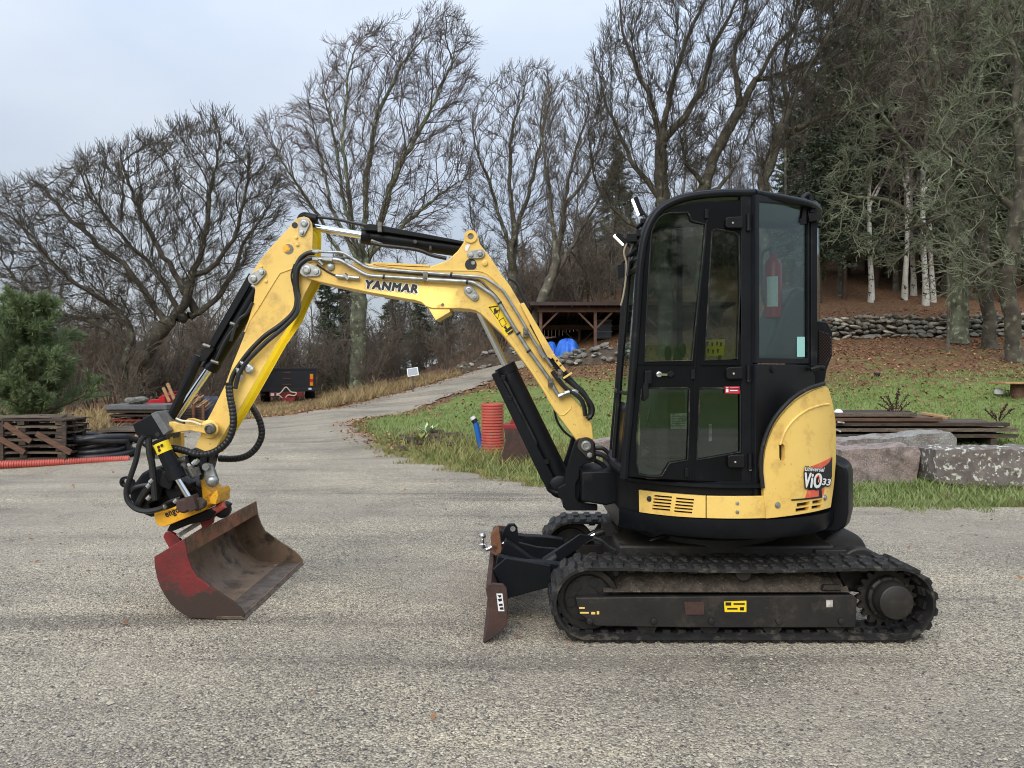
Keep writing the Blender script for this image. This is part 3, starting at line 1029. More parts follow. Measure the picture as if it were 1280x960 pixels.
OAK = [dict(m=8, t0=.3, ang=.8, lenf=.42, nseg=8, wig=.22, trop=.05, rr=.5, minr=.02, k=6, lmin=1.0),
       dict(m=7, t0=.15, ang=.75, lenf=.52, nseg=5, wig=.24, trop=.06, rr=.5, minr=.011, k=4, lmin=.8),
       dict(m=7, t0=.1, ang=.65, lenf=.6, nseg=3, wig=.2, trop=.07, rr=.55, minr=.0075, k=3, lmin=.55),
       dict(m=6, t0=.1, ang=.55, lenf=.65, nseg=2, wig=.14, trop=.08, rr=.6, minr=.0055, k=3, lmin=.36)]
TALL = [dict(m=9, t0=.2, ang=.6, lenf=.30, nseg=8, wig=.16, trop=.08, rr=.5, minr=.018, k=6, lmin=1.0),
        dict(m=7, t0=.15, ang=.65, lenf=.50, nseg=5, wig=.18, trop=.06, rr=.5, minr=.011, k=4, lmin=.8),
        dict(m=6, t0=.1, ang=.65, lenf=.6, nseg=3, wig=.2, trop=.05, rr=.55, minr=.008, k=3, lmin=.6),
        dict(m=6, t0=.1, ang=.6, lenf=.65, nseg=2, wig=.16, trop=.04, rr=.6, minr=.006, k=3, lmin=.4)]
BIRCH = [dict(m=8, t0=.2, ang=.55, lenf=.34, nseg=8, wig=.13, trop=.10, rr=.5, minr=.016, k=6, lmin=1.2),
         dict(m=7, t0=.15, ang=.6, lenf=.48, nseg=5, wig=.16, trop=.04, rr=.5, minr=.010, k=4, lmin=.9),
         dict(m=7, t0=.1, ang=.6, lenf=.6, nseg=3, wig=.2, trop=-.04, rr=.5, minr=.007, k=3, lmin=.7),
         dict(m=6, t0=.1, ang=.55, lenf=.7, nseg=2, wig=.16, trop=-.22, rr=.6, minr=.0058, k=3, lmin=.45)]

def in_poly(x, y, poly):
    c = np.zeros(len(x), bool)
    n = len(poly)
    for i in range(n):
        (x0, y0), (x1, y1) = poly[i], poly[i - 1]
        hit = (y0 > y) != (y1 > y)
        c ^= hit & (x < (x1 - x0) * (y - y0) / ((y1 - y0) if y1 != y0 else 1e-9) + x0)
    return c

def colonize(nodes, parent, attr, D_, di, dk, up, jit, rng, focus, outw, iters=90):
    """branches grow towards free space in the crown"""
    N = [np.array(n) for n in nodes]
    par = list(parent)
    arr = np.array(N)
    d2 = ((attr[:, None] - arr[None]) ** 2).sum(-1)
    near = d2.argmin(1); nd = d2[np.arange(len(attr)), near] ** .5
    kids = {}
    for it in range(iters):
        keep = nd > dk
        attr, near, nd = attr[keep], near[keep], nd[keep]
        act = np.nonzero(nd < di)[0]
        if not len(act): break
        ids = np.unique(near[act])
        arr = np.array(N)
        v = unit(attr[act] - arr[near[act]])
        sums = np.zeros((len(N), 3)); np.add.at(sums, near[act], v)
        new = []
        for k in ids:
            if kids.get(k, 0) >= 4: continue
            d = unit(sums[k])
            if par[k] >= 0:
                d = d + .35 * unit(arr[k] - arr[par[k]])
            d = unit(d + np.array([0, 0, up]) + outw * unit(arr[k] - focus) + rng.normal(0, jit, 3))
            new.append(arr[k] + d * D_); par.append(int(k)); kids[k] = kids.get(k, 0) + 1
        if not new: break
        b = len(N)
        N += new
        nw = np.array(new)
        d2 = ((attr[:, None] - nw[None]) ** 2).sum(-1)
        m = d2.argmin(1); md = d2[np.arange(len(attr)), m] ** .5
        better = md < nd
        near = np.where(better, m + b, near); nd = np.where(better, md, nd)
    return np.array(N), np.array(par)

def seg_tubes(p0, t0, r0, p1, t1, r1, k):
    a = np.arange(k) * 2 * math.pi / k
    def ring(p, t, r):
        ref = np.where(np.abs(t[:, 2:3]) < .75, np.array([[.05, .1, 1.0]]), np.array([[1.0, .3, .1]]))
        ref = np.array([[.83, .5, .23]]) * np.ones((len(t), 1))
        u = unit(ref - t * (ref * t).sum(-1, keepdims=True)); v = np.cross(t, u)
        return p[:, None] + (u[:, None] * np.cos(a)[None, :, None] + v[:, None] * np.sin(a)[None, :, None]) * r[:, None, None]
    V = np.concatenate([ring(p0, t0, r0), ring(p1, t1, r1)], 1)
    b = (np.arange(len(p0)) * 2 * k)[:, None]
    j = np.arange(k)[None]; jn = (j + 1) % k
    q = np.stack([b + j, b + jn, b + k + jn, b + k + j], -1)
    return V.reshape(-1, 3), q.reshape(-1, 4)

def hero(name, label, cat, Y, stems, crown, seed, bm_, tm_, n=1300, dep=2.4, D_=.24, di=2.6, dk=.42, up=.05, jit=.16, tip=.0075, pw=1.9, tw=(2, 3), tl=(.58, .40), ttrop=.06, tang=.48, tminr=.0046, rthin=.013, wig=.035, outw=.55):
    """a bare tree: limbs follow the given stems, branches fill the crown outline seen in the photo"""
    rng = np.random.default_rng(seed)
    dy0 = rng.normal(0, 1)
    nodes, par, rmin = [], [], []
    base = P(*stems[0][0][0], Y)
    gz = Hs(base.x, base.y)
    for si, (pts, r0, r1) in enumerate(stems):
        dy = rng.uniform(-.55, .55) * dep if si else rng.uniform(-.2, .2) * dep
        q = [P(x, y, Y) for x, y in pts]
        if si == 0: q[0].z = gz - .1
        elif q[0].z < gz: q[0].z = gz - .05
        m = len(q)
        q = [Vector((p.x * (Y + dy * (i / (m - 1)) ** 1.2) / Y, Y + dy * (i / (m - 1)) ** 1.2, CH + (p.z - CH) * (Y + dy * (i / (m - 1)) ** 1.2) / Y)) for i, p in enumerate(q)]
        L = sum((q[i + 1] - q[i]).length for i in range(m - 1))
        rs = resample(q, max(4, int(L / D_)), wig, rng)
        if si:                          # join the limb to the nearest point of what stands already
            arr = np.array(nodes)
            k = int(((arr - rs[0]) ** 2).sum(-1).argmin())
            if np.linalg.norm(arr[k] - rs[0]) < 1.6 and pts[0][1] < 470: last = k
            else: last = -1
            if last >= 0: rs = rs[1:]
        else: last = -1
        for i, p in enumerate(rs):
            nodes.append(p); par.append(last); last = len(nodes) - 1
            rmin.append(r1 * .8 + (r0 * .86 - r1 * .8) * (1 - i / len(rs)) ** 1.25)
    cr = np.array(crown, float)
    lo, hi = cr.min(0), cr.max(0)
    X = rng.uniform(lo[0], hi[0], n * 4); Z = rng.uniform(lo[1], hi[1], n * 4)
    ok = in_poly(X, Z, crown)
    X, Z = X[ok][:n], Z[ok][:n]
    yy = Y + dep * np.clip(rng.normal(0, .55, len(X)), -1.2, 1.2)
    att = np.stack([(X - CX) * yy / F, yy, CH - (Z - HY) * yy / F], -1)
    n0 = len(nodes)
    focus = np.array([att[:, 0].mean() * .6 + nodes[len(nodes) // 12][0] * .4, Y, gz + .30 * (att[:, 2].max() - gz)])
    N, par = colonize(nodes, par, att, D_, di, dk, up, jit, rng, focus, outw)
    par = np.array(par)
    M_ = len(N)
    rp = np.zeros(M_); nk = np.zeros(M_, int); main = np.full(M_, -1); mr = np.zeros(M_)
    R = np.zeros(M_)
    for i in range(M_ - 1, -1, -1):
        R[i] = tip if nk[i] == 0 else rp[i] ** (1 / pw)
        if i < n0: R[i] = max(R[i], rmin[i])
        p = par[i]
        if p >= 0:
            rp[p] += R[i] ** pw; nk[p] += 1
            if R[i] > mr[p]: mr[p] = R[i]; main[p] = i
    # a limb never swells along its length
    for i in range(M_):
        if par[i] >= 0: R[i] = min(R[i], R[par[i]])
    R[0] *= 1.28; R[1] *= 1.1
    T = np.zeros((M_, 3))
    hp_ = par >= 0
    T[hp_] = N[hp_] - N[par[hp_]]
    hm = main >= 0
    T[hm] += N[main[hm]] - N[hm]
    T = unit(T)
    c = np.nonzero(hp_)[0]; p = par[c]
    ismain = main[p] == c
    d = unit(N[c] - N[p])
    t0 = np.where(ismain[:, None], T[p], d)
    r0 = np.where(ismain, R[p], np.minimum(R[c] * 1.15, R[p]))
    thick = r0 > .03
    trunk = [seg_tubes(N[p[thick]], t0[thick], r0[thick], N[c[thick]], T[c[thick]], R[c[thick]], 8)]
    mid = ~thick
    crown_ = [seg_tubes(N[p[mid]], t0[mid], r0[mid], N[c[mid]], T[c[mid]], R[c[mid]], 4)]
    thin = R[c] < rthin
    seg = np.stack([N[p[thin]], N[c[thin]]], 1)
    rad = np.stack([r0[thin], R[c[thin]]], 1)
    P1, R1 = grow(seg, rad, tw[0], .2, tang, 1.0, 3, .08, ttrop, .8, tminr * 1.2, rng, lmin=tl[0] * .6, lmax=tl[0] * 1.2, focus=focus, outw=outw * .45)
    P2, R2 = grow(P1, R1, tw[1], .15, tang, .6, 2, .08, ttrop, .8, tminr, rng, lmin=tl[1] * .6, lmax=tl[1] * 1.2, focus=focus, outw=outw * .4)
    crown_ += [tubes_np(P1, R1, 3), tubes_np(P2, R2, 3)]
    root = thing(name, label, cat, (base.x, base.y, gz))
    link_mesh('trunk', join_np('trunk', trunk), bm_, root)
    link_mesh('crown', join_np('crown', crown_), tm_, root)
    return root

# spreading oak behind the hose coil
hero('oak_tree', 'wide spreading bare oak with leaning forked trunk behind the young pine', 'tree', 24,
     [([(168, 505), (178, 465), (206, 425), (236, 385), (254, 330), (262, 285), (268, 225), (275, 175)], .235, .03),
      ([(160, 500), (152, 460), (163, 432), (152, 400), (118, 372), (82, 345), (44, 310), (12, 270)], .17, .025),
      ([(222, 402), (262, 388), (288, 360), (306, 315), (326, 280), (340, 250)], .13, .025),
      ([(238, 380), (214, 332), (180, 280), (160, 230), (150, 195)], .13, .025),
      ([(212, 415), (164, 345), (108, 295), (64, 245), (40, 225)], .12, .025),
      ([(250, 345), (292, 290), (310, 230), (312, 185)], .10, .02),
      ([(228, 395), (200, 350), (130, 270), (100, 215)], .10, .02),
      ([(172, 470), (140, 420), (90, 395), (50, 380), (5, 330)], .09, .02)],
     [(-25, 255), (20, 236), (60, 222), (105, 208), (150, 190), (200, 166), (258, 154), (308, 172), (338, 212), (356, 250), (348, 290), (318, 330), (280, 375), (240, 360), (190, 395), (140, 420), (80, 412), (30, 385), (-25, 330)], 11, 'bark_oak', 'twig_oak', n=4200, dep=2.6, D_=.21, dk=.30, tw=(2, 3), jit=.07, tip=.0062)
# tall fine-twigged trees over the boom
hero('birch_tree', 'tallest fine twigged tree with several stems rising behind the boom', 'tree', 31,
     [([(447, 492), (448, 420), (452, 340), (458, 250), (470, 160), (500, 90), (540, 40)], .25, .02),
      ([(450, 345), (436, 260), (430, 170), (434, 100), (446, 55)], .16, .018),
      ([(451, 350), (480, 270), (515, 190), (552, 110), (572, 55)], .16, .018),
      ([(448, 372), (412, 285), (372, 225), (346, 185), (330, 165)], .13, .02),
      ([(449, 335), (408, 240), (388, 160), (384, 125)], .12, .018),
      ([(454, 330), (498, 280), (540, 245), (580, 225)], .11, .018),
      ([(450, 320), (420, 190), (404, 120)], .10, .018)],
     [(318, 165), (345, 150), (378, 142), (395, 108), (420, 68), (450, 45), (482, 35), (505, 60), (525, 22), (552, 14), (584, 36), (592, 105), (580, 160), (592, 215), (580, 250), (535, 300), (470, 330), (410, 300), (350, 240)], 12, 'bark_lichen', 'twig_purple', n=3400, dep=2.4, D_=.25, up=.28, jit=.07, dk=.36, di=2.2, ttrop=-.05, tl=(.6, .45), tw=(2, 3))
hero('ash_tree', 'bare tree with straight grey trunk behind the boom elbow', 'tree', 33,
     [([(640, 480), (640, 380), (645, 290), (640, 200), (652, 130), (660, 95)], .26, .02),
      ([(642, 335), (616, 255), (598, 190), (592, 140)], .13, .018),
      ([(643, 300), (668, 220), (684, 150), (690, 110)], .13, .018),
      ([(640, 370), (600, 300), (585, 240)], .10, .018)],
     [(583, 170), (600, 120), (638, 88), (665, 84), (690, 102), (700, 160), (690, 260), (655, 330), (600, 320), (585, 240)], 13, 'bark_grey', 'twig_grey', n=1900, dep=1.8, D_=.25, up=.24, jit=.08, dk=.37)
hero('ash_tree', 'bare tree with a curved leaning trunk at the corner of the open shed', 'tree', 30.5,
     [([(662, 480), (668, 400), (688, 350), (694, 310), (704, 250), (722, 190), (738, 130)], .24, .02),
      ([(690, 350), (730, 290), (756, 240), (770, 200)], .13, .018),
      ([(694, 320), (684, 240), (676, 170), (678, 120)], .12, .018),
      ([(700, 270), (740, 200), (760, 150)], .10, .018)],
     [(675, 130), (700, 108), (735, 102), (765, 138), (775, 200), (765, 265), (730, 325), (692, 300), (672, 220)], 14, 'bark_grey', 'twig_grey', n=1700, dep=1.8, D_=.25, up=.22, jit=.08, dk=.37)
# large bare trees above the cab
hero('maple_tree', 'big bare tree with upright trunk rising behind the cab front', 'tree', 26,
     [([(832, 445), (832, 330), (832, 240), (836, 160), (850, 85), (880, 15), (900, -60)], .30, .03),
      ([(833, 190), (806, 110), (778, 40), (772, -30)], .14, .02),
      ([(834, 170), (870, 120), (890, 60), (925, 0), (940, -50)], .15, .02),
      ([(832, 250), (790, 190), (760, 130), (748, 85)], .13, .02),
      ([(832, 300), (784, 270), (752, 240), (738, 190)], .11, .02)],
     [(742, 78), (765, 30), (790, -10), (850, -60), (930, -60), (945, 0), (915, 90), (880, 140), (870, 220), (800, 262), (745, 255), (735, 170)], 15, 'bark_oak', 'twig_oak', n=2900, dep=2.6, D_=.22, jit=.09, dk=.34, tip=.0068)
hero('maple_tree', 'bare tree leaning right with crooked limbs behind the cab roof', 'tree', 25,
     [([(880, 445), (880, 330), (882, 240), (898, 185), (926, 130), (962, 75), (1002, 20), (1020, -40)], .25, .03),
      ([(884, 232), (860, 200), (846, 160)], .10, .02),
      ([(926, 130), (916, 70), (930, 10), (944, -40)], .12, .02),
      ([(945, 100), (990, 90), (1030, 70), (1060, 30)], .10, .02),
      ([(890, 240), (912, 215), (925, 195)], .09, .02)],
     [(848, 160), (900, 120), (930, 40), (940, -60), (1040, -60), (1062, 0), (1055, 60), (1000, 110), (940, 170), (915, 222), (860, 230)], 16, 'bark_oak', 'twig_oak', n=2000, dep=2.2, D_=.22, jit=.09, dk=.35, tip=.0068)
hero('maple_tree', 'bare crooked tree spreading sideways between cab roof and dark firs', 'tree', 24,
     [([(958, 445), (964, 330), (966, 240), (978, 180), (990, 130), (1016, 85), (1046, 30), (1060, -20)], .22, .03),
      ([(980, 170), (1020, 150), (1056, 135), (1080, 110), (1110, 90)], .13, .02),
      ([(988, 140), (980, 80), (996, 20), (990, -30)], .10, .02)],
     [(972, 60), (1000, -60), (1080, -60), (1122, 60), (1112, 120), (1060, 162), (1000, 192), (958, 222), (950, 150)], 17, 'bark_oak', 'twig_oak', n=1600, dep=2.2, D_=.22, jit=.09, dk=.35, tip=.0068)
# right hand lichen covered oaks in front of the firs
hero('oak_tree', 'lichen covered oak with thick trunk standing in the stone wall line', 'tree', 24,
     [([(1196, 425), (1192, 340), (1186, 250), (1180, 160), (1164, 60), (1150, -50)], .30, .05),
      ([(1186, 310), (1140, 276), (1092, 252), (1050, 240)], .12, .02),
      ([(1184, 230), (1140, 190), (1104, 150), (1080, 110)], .12, .02),
      ([(1182, 190), (1216, 120), (1236, 50), (1240, -20)], .13, .02),
      ([(1190, 330), (1226, 290), (1262, 310), (1290, 330)], .10, .02)],
     [(1030, 235), (1055, 135), (1090, 30), (1130, -60), (1250, -60), (1260, 60), (1230, 160), (1290, 260), (1300, 340), (1220, 352), (1190, 300), (1120, 335), (1060, 312), (1038, 285)], 18, 'bark_lichen', 'twig_lichen', n=1000, dep=2.2, jit=.22, dk=.42, outw=.3, tip=.011, rthin=.017, tw=(2, 2), tminr=.0075, up=-.02, ttrop=-.02, tang=.8)
hero('oak_tree', 'slender dark oak close to the right of the lichen covered trunk', 'tree', 23,
     [([(1238, 425), (1234, 320), (1222, 200), (1222, 80), (1232, -50)], .22, .05),
      ([(1226, 240), (1190, 180), (1160, 130), (1130, 60)], .11, .02),
      ([(1222, 150), (1260, 90), (1276, 20)], .11, .02),
      ([(1230, 290), (1190, 270), (1150, 280), (1110, 300)], .09, .02)],
     [(1108, 305), (1100, 200), (1120, 60), (1170, -60), (1285, -60), (1295, 100), (1262, 250), (1180, 335)], 19, 'bark_oak', 'twig_grey', n=700, dep=2.0, jit=.2, dk=.42, outw=.3, tip=.010, rthin=.016, tw=(2, 2), tang=.8)
hero('oak_tree', 'thick dark oak trunk at the very edge of the wood by the table', 'tree', 21,
     [([(1266, 425), (1264, 330), (1264, 210), (1256, 90), (1252, -50)], .26, .06),
      ([(1264, 260), (1230, 220), (1190, 200), (1160, 170)], .11, .02),
      ([(1260, 160), (1290, 80), (1310, 10)], .12, .02),
      ([(1264, 320), (1236, 330), (1210, 350)], .08, .02)],
     [(1160, 365), (1150, 200), (1200, 100), (1240, -60), (1335, -60), (1335, 345), (1260, 365)], 20, 'bark_oak', 'twig_lichen', n=620, dep=1.8, jit=.22, dk=.42, outw=.3, tip=.011, rthin=.017, tw=(2, 2), tminr=.0075, up=-.02, tang=.8)

# ------------------------------------------------------------------ conifers
def needles(base, dirs, L, wd, rng):
    """thin leaf shaped faces"""
    n = len(base)
    s = unit(np.cross(dirs, rng.normal(0, 1, (n, 3))))
    b = base; tip = base + dirs * L[:, None]
    mid = base + dirs * (L * .45)[:, None]
    v = np.stack([b, mid + s * wd[:, None], tip, mid - s * wd[:, None]], 1)
    return v.reshape(-1, 3)

def conifer(name, label, cat, h, seed, nb, spread, barkm, needm, droop=-.25, lowest=.12, r0=.16, density=34, loc=(0, 0, 0), nl=.26, nw=.035, group=None, top=.95, shape=1.0):
    rng = np.random.default_rng(seed)
    root = thing(name, label, cat, loc, group)
    loc = np.array(loc)
    tp = np.stack([np.cumsum(rng.normal(0, .02, 10)), np.cumsum(rng.normal(0, .02, 10)), np.linspace(-.2, h, 10)], -1)[None] + loc
    tr = np.linspace(r0, .02, 10)[None]
    t = lowest + (top - lowest) * (np.arange(nb) + rng.random(nb)) / nb
    ang = rng.random(nb) * 2 * math.pi
    ln = spread * np.clip(1 - t, 0.02, 1) ** shape * (.55 + .6 * rng.random(nb)) + .25
    z = t * h
    base = np.stack([np.interp(t, np.linspace(0, 1, 10), tp[0, :, 0] - loc[0]), np.interp(t, np.linspace(0, 1, 10), tp[0, :, 1] - loc[1]), z], -1) + loc
    d = np.stack([np.cos(ang), np.sin(ang), droop * np.ones(nb) + rng.normal(0, .12, nb)], -1)
    d = unit(d)
    seg = 6
    pts = [base]; p = base
    for s in range(seg):
        d = unit(d + rng.normal(0, .08, d.shape) + np.array([0, 0, .06 if s > 2 else -.02]))
        p = p + d * (ln / seg)[:, None]
        pts.append(p)
    pts = np.stack(pts, 1)
    br = np.maximum(np.linspace(.03, .006, seg + 1)[None] * (ln / spread)[:, None], .006)
    trunk = [tubes_np(tp, tr, 8), tubes_np(pts, br, 3)]
    # needles all along each branch, more of them on long ones, in sprays to both sides
    m = density
    u = .12 + .9 * rng.random((nb, m)) ** .8
    x = np.clip(u, 0, .999) * seg
    i = x.astype(int)
    f = (x - i)[..., None]
    bi = np.arange(nb)[:, None]
    pos = pts[bi, i] * (1 - f) + pts[bi, i + 1] * f
    tan = unit(pts[bi, i + 1] - pts[bi, i])
    dd = unit(tan * .75 + rng.normal(0, .62, pos.shape) * np.array([1, 1, .55]) + np.array([0, 0, -.12 if droop < 0 else .25]))
    # side sprays: needles stand off the branch on short shoots
    off = rng.normal(0, 1, pos.shape) * np.array([1, 1, .35]) * (.10 * ln)[:, None, None] * (1.1 - u)[..., None]
    pos = pos + off
    LN = nl * (.6 + .7 * rng.random(nb * m))
    v = needles(pos.reshape(-1, 3), dd.reshape(-1, 3), LN, nw * (.7 + .6 * rng.random(nb * m)), rng)
    link_mesh('trunk', join_np('trunk', trunk), barkm, root)
    link_mesh('crown', np_mesh('crown', v, np.arange(len(v)).reshape(-1, 4)), needm, root)
    return root

# young pine by the pallets
def young_pine():
    b = P(38, 560, 14.0)
    loc = (b.x, b.y, Hs(b.x, b.y))
    rng = np.random.default_rng(31)
    root = thing('young_pine', 'bushy young green pine behind the wooden pallet stack', 'tree', loc)
    loc = np.array(loc)
    h = 2.45
    tp = np.stack([np.zeros(8), np.zeros(8), np.linspace(-.1, h, 8)], -1)[None] + loc
    P1, R1 = grow(tp, np.linspace(.06, .012, 8)[None], 54, .06, 1.0, .46, 7, .10, .12, .5, .008, rng, lmin=.25)
    P2, R2 = grow(P1, R1, 9, .25, .7, .48, 5, .10, .10, .6, .005, rng, lmin=.18)
    shoots = np.concatenate([P1[:, -5:], P2[:, -5:]])
    n = len(shoots); m = 150
    u = rng.random((n, m)) * 3.99
    i = u.astype(int); f = (u - i)[..., None]
    bi = np.arange(n)[:, None]
    pos = shoots[bi, i] * (1 - f) + shoots[bi, i + 1] * f
    tan = unit(shoots[bi, i + 1] - shoots[bi, i])
    dd = unit(tan * .8 + rng.normal(0, .5, pos.shape) + np.array([0, 0, .12]))
    k = n * m
    v = needles(pos.reshape(-1, 3), dd.reshape(-1, 3), .10 + .06 * rng.random(k), .0042 + .002 * rng.random(k), rng)
    link_mesh('trunk', join_np('trunk', [tubes_np(tp, np.linspace(.06, .012, 8)[None], 8), tubes_np(P1, R1, 4), tubes_np(P2, R2, 3)]), 'bark_pine', root)
    link_mesh('crown', np_mesh('crown', v, np.arange(len(v)).reshape(-1, 4)), 'needle_young', root)
young_pine()

def place(src, x, y, s, rz, label=None, sz=None):
    M = Matrix.Translation((x, y, Hs(x, y) - .05)) @ Matrix.Rotation(rz, 4, 'Z') @ Matrix.Diagonal((s, s, sz or s, 1))
    return copy_tree(src, M, label)

def plant_row(src, spots, label=None):
    """first spot moves the source, the others are copies"""
    for i, (x, y, s) in enumerate(spots):
        rz = random.random() * 6.28
        sz = s * random.uniform(.9, 1.12)
        if i:
            place(src, x, y, s, rz, label, sz)
    x, y, s = spots[0]
    src.location = (x, y, Hs(x, y) - .05)
    src.rotation_euler.z = random.random() * 6.28
    src.scale = (s, s, s)

def at(px, Y):
    return ((px - CX) * Y / F, Y)

spruce = conifer('spruce_tree', 'dark green spruce in the dense wood behind the stone wall', 'tree', 15, 41, 170, 3.1, 'bark_pine', 'needle_spruce', group='dark spruces of the wood on the hill', nl=.26, nw=.05, density=150, lowest=.19)
pine = conifer('pine_tree', 'tall pine with high crown and bare lower trunk in the hillside wood', 'tree', 17, 42, 90, 3.0, 'bark_pine', 'needle_pine', droop=.12, group='tall pines of the hillside wood', nl=.30, nw=.03, density=110, lowest=.42, r0=.2, shape=.5)
hill = []
random.seed(44)
for row, (Y0, n, s0) in enumerate(((33.5, 11, .82), (38, 13, .92), (44, 12, 1.0), (51, 9, 1.0), (60, 6, 1.1))):
    for i in range(n):
        px = 985 + (i + random.uniform(.15, .85)) * 345 / n
        s = s0 * random.uniform(.82, 1.15)
        if px < 1060: s *= .50 + .5 * max(0, px - 985) / 75
        hill.append(at(px, Y0 + random.uniform(-2, 2.5)) + (s,))
plant_row(spruce, hill)
hp = []
for i in range(22):
    px = 1050 + (i + random.random()) * 270 / 22
    hp.append(at(px, random.uniform(36, 60)) + (random.uniform(.85, 1.2),))
for px, Y, s in ((770, 50, .5), (1010, 44, .72), (985, 50, .6)):
    hp.append(at(px, Y) + (s,))
plant_row(pine, hp)
# lower spruces seen through the left wood
lowspruce = conifer('spruce_tree', 'small dark spruce standing among the bare trees left of the track', 'tree', 7.5, 43, 120, 1.9, 'bark_pine', 'needle_spruce', group='small spruces in the wood left of the track', nl=.24, nw=.03, density=80, lowest=.05, r0=.09)
plant_row(lowspruce, [at(px, Y) + (s,) for px, Y, s in ((410, 36, .75), (432, 41, .9), (560, 44, .75), (525, 40, .6), (345, 46, .7), (300, 50, .8), (765, 46, .9), (782, 50, .8), (600, 50, .75), (490, 48, .8))])

# white birches among the firs
def small_bare(name, label, h, seed, spec, bm_, tm_, group, r0=.11, lean=.06):
    rng = np.random.default_rng(seed)
    pts = [Vector((rng.normal(0, lean) * z, rng.normal(0, lean) * z, z)) for z in (0, h * .3, h * .6, h * .85, h)]
    pts[0] = Vector((0, 0, -.2))
    s2 = [Vector(pts[1]), Vector((pts[2].x + .12 * h, pts[2].y - .05 * h, h * .62)), Vector((pts[2].x + .17 * h, pts[2].y - .05 * h, h * .9))]
    return bare_tree(name, label, 'tree', [(pts, r0, .015), (s2, r0 * .5, .012)], spec, seed, bm_, tm_, group, base=(0, 0, 0))
LIGHT = [dict(m=11, t0=.3, ang=.65, lenf=.26, nseg=6, wig=.17, trop=.06, rr=.45, minr=.016, k=6),
         dict(m=7, t0=.2, ang=.65, lenf=.5, nseg=5, wig=.2, trop=.04, rr=.5, minr=.009, k=3),
         dict(m=7, t0=.1, ang=.7, lenf=.55, nseg=4, wig=.2, trop=.03, rr=.6, minr=.0065, k=3)]
wb = small_bare('birch_tree', 'slim white barked birch at the foot of the dark wooded hill', 13, 51, LIGHT, 'bark_birch', 'twig_purple', 'white birches at the edge of the wood', lean=.02)
wbs = [at(px, Y) + (s,) for px, Y, s in ((1089, 31.5, 1.0), (1131, 32, 1.0), (1157, 31, 1.05), (1166, 31.5, .95), (1142, 33, 1.0), (1105, 41, 1.0), (1215, 37, 1.1), (1205, 40, .9))]
wlab = ['leftmost white birch trunk at the wood foot, standing apart above the stone wall', 'white birch trunk second from left above the stone wall',
        'white birch trunk left of the touching pair beside the lichen oak', 'rightmost of the front white birch trunks, close beside its neighbour',
        'thinner white birch set back between the second and third front birches'] + ['pale birch deeper in the dark wood behind the front birches'] * 3
plant_row(wb, wbs)
for o_ in [o for o in SC.objects if o.get('group') == 'white birches at the edge of the wood']:
    k_ = min(range(8), key=lambda q: (o_.matrix_basis.translation.x - wbs[q][0]) ** 2 + (o_.matrix_basis.translation.y - wbs[q][1]) ** 2)
    o_['label'] = wlab[k_]
    if k_ < 5: del o_['group']

# mixed bare wood behind everything
ba = small_bare('bare_tree', 'bare grey tree in the mixed wood behind the yard', 11, 52, TALL[:2] + [dict(TALL[2], m=5), dict(m=3, t0=.1, ang=.7, lenf=.55, nseg=2, wig=.2, trop=.03, rr=.6, minr=.007, k=3)], 'bark_grey', 'twig_grey', 'bare trees of the wood behind the yard', r0=.17)
bb = small_bare('bare_tree', 'thin bare brownish tree in the thicket behind the yard', 8, 53, LIGHT, 'bark_oak', 'brush', 'thin bare trees of the thicket behind the yard', r0=.10, lean=.08)
bc = small_bare('bare_tree', 'slender bare tree with fine purple twigs in the wood behind', 12, 54, [dict(LIGHT[0], m=14)] + LIGHT[1:], 'bark_grey', 'twig_purple', 'slender bare trees of the wood behind', r0=.13, lean=.03)
random.seed(5)
sa, sb, sc3 = [], [], []
for i in range(15):
    px = -40 + i * 58 + random.uniform(-14, 14)
    Y = random.uniform(38, 58)
    sa.append(at(px, Y) + (random.uniform(.55, .85) * (.78 if px < 560 else .62),))
for i in range(26):
    px = -50 + i * 32 + random.uniform(-12, 12)
    Y = random.uniform(31, 46)
    if 330 < px < 400 and Y < 35: Y = 38
    sb.append(at(px, Y) + (random.uniform(.45, .8),))
for i in range(13):
    px = 60 + i * 66 + random.uniform(-14, 14)
    Y = random.uniform(42, 64)
    sc3.append(at(px, Y) + (random.uniform(.6, .95),))
for px, Y, s in ((700, 44, .5), (735, 40, .45), (765, 43, .5), (985, 36, .8), (1015, 40, .9), (940, 42, .6), (1050, 33, .7), (1120, 34, .7), (1180, 33, .8)):
    sa.append(at(px, Y) + (s,))
sa += [at(px, Y) + (s,) for px, Y, s in ((810, 41, .5), (845, 46, .55), (885, 40, .5), (915, 48, .6), (870, 54, .6))]
plant_row(ba, sa); plant_row(bb, sb); plant_row(bc, sc3)
# leafless bushes low in the thicket
def bush(name, label, h, seed, m_, group):
    rng = np.random.default_rng(seed)
    st = []
    for i in range(11):
        a = rng.random() * 6.28; r = .1 + .25 * rng.random(); s = h * (.35 + .4 * rng.random())
        st.append(([Vector((r * .4 * math.cos(a), r * .4 * math.sin(a), -.05)), Vector((s * .4 * math.cos(a), s * .4 * math.sin(a), h * .5)), Vector((s * .75 * math.cos(a + .3), s * .75 * math.sin(a + .3), h * (.8 + .3 * rng.random())))], .016, .006))
    sp = [dict(m=9, t0=.15, ang=.7, lenf=.42, nseg=4, wig=.2, trop=.05, rr=.6, minr=.007, k=3), dict(m=8, t0=.1, ang=.7, lenf=.5, nseg=3, wig=.2, trop=.05, rr=.6, minr=.0055, k=3)]
    return bare_tree(name, label, 'shrub', st, sp, seed, m_, m_, group, base=(0, 0, 0))
bu = bush('bare_shrub', 'tangled leafless brown shrub at the foot of the wood', 2.0, 61, 'brush', 'leafless shrubs at the foot of the wood')
spots = []
random.seed(9)
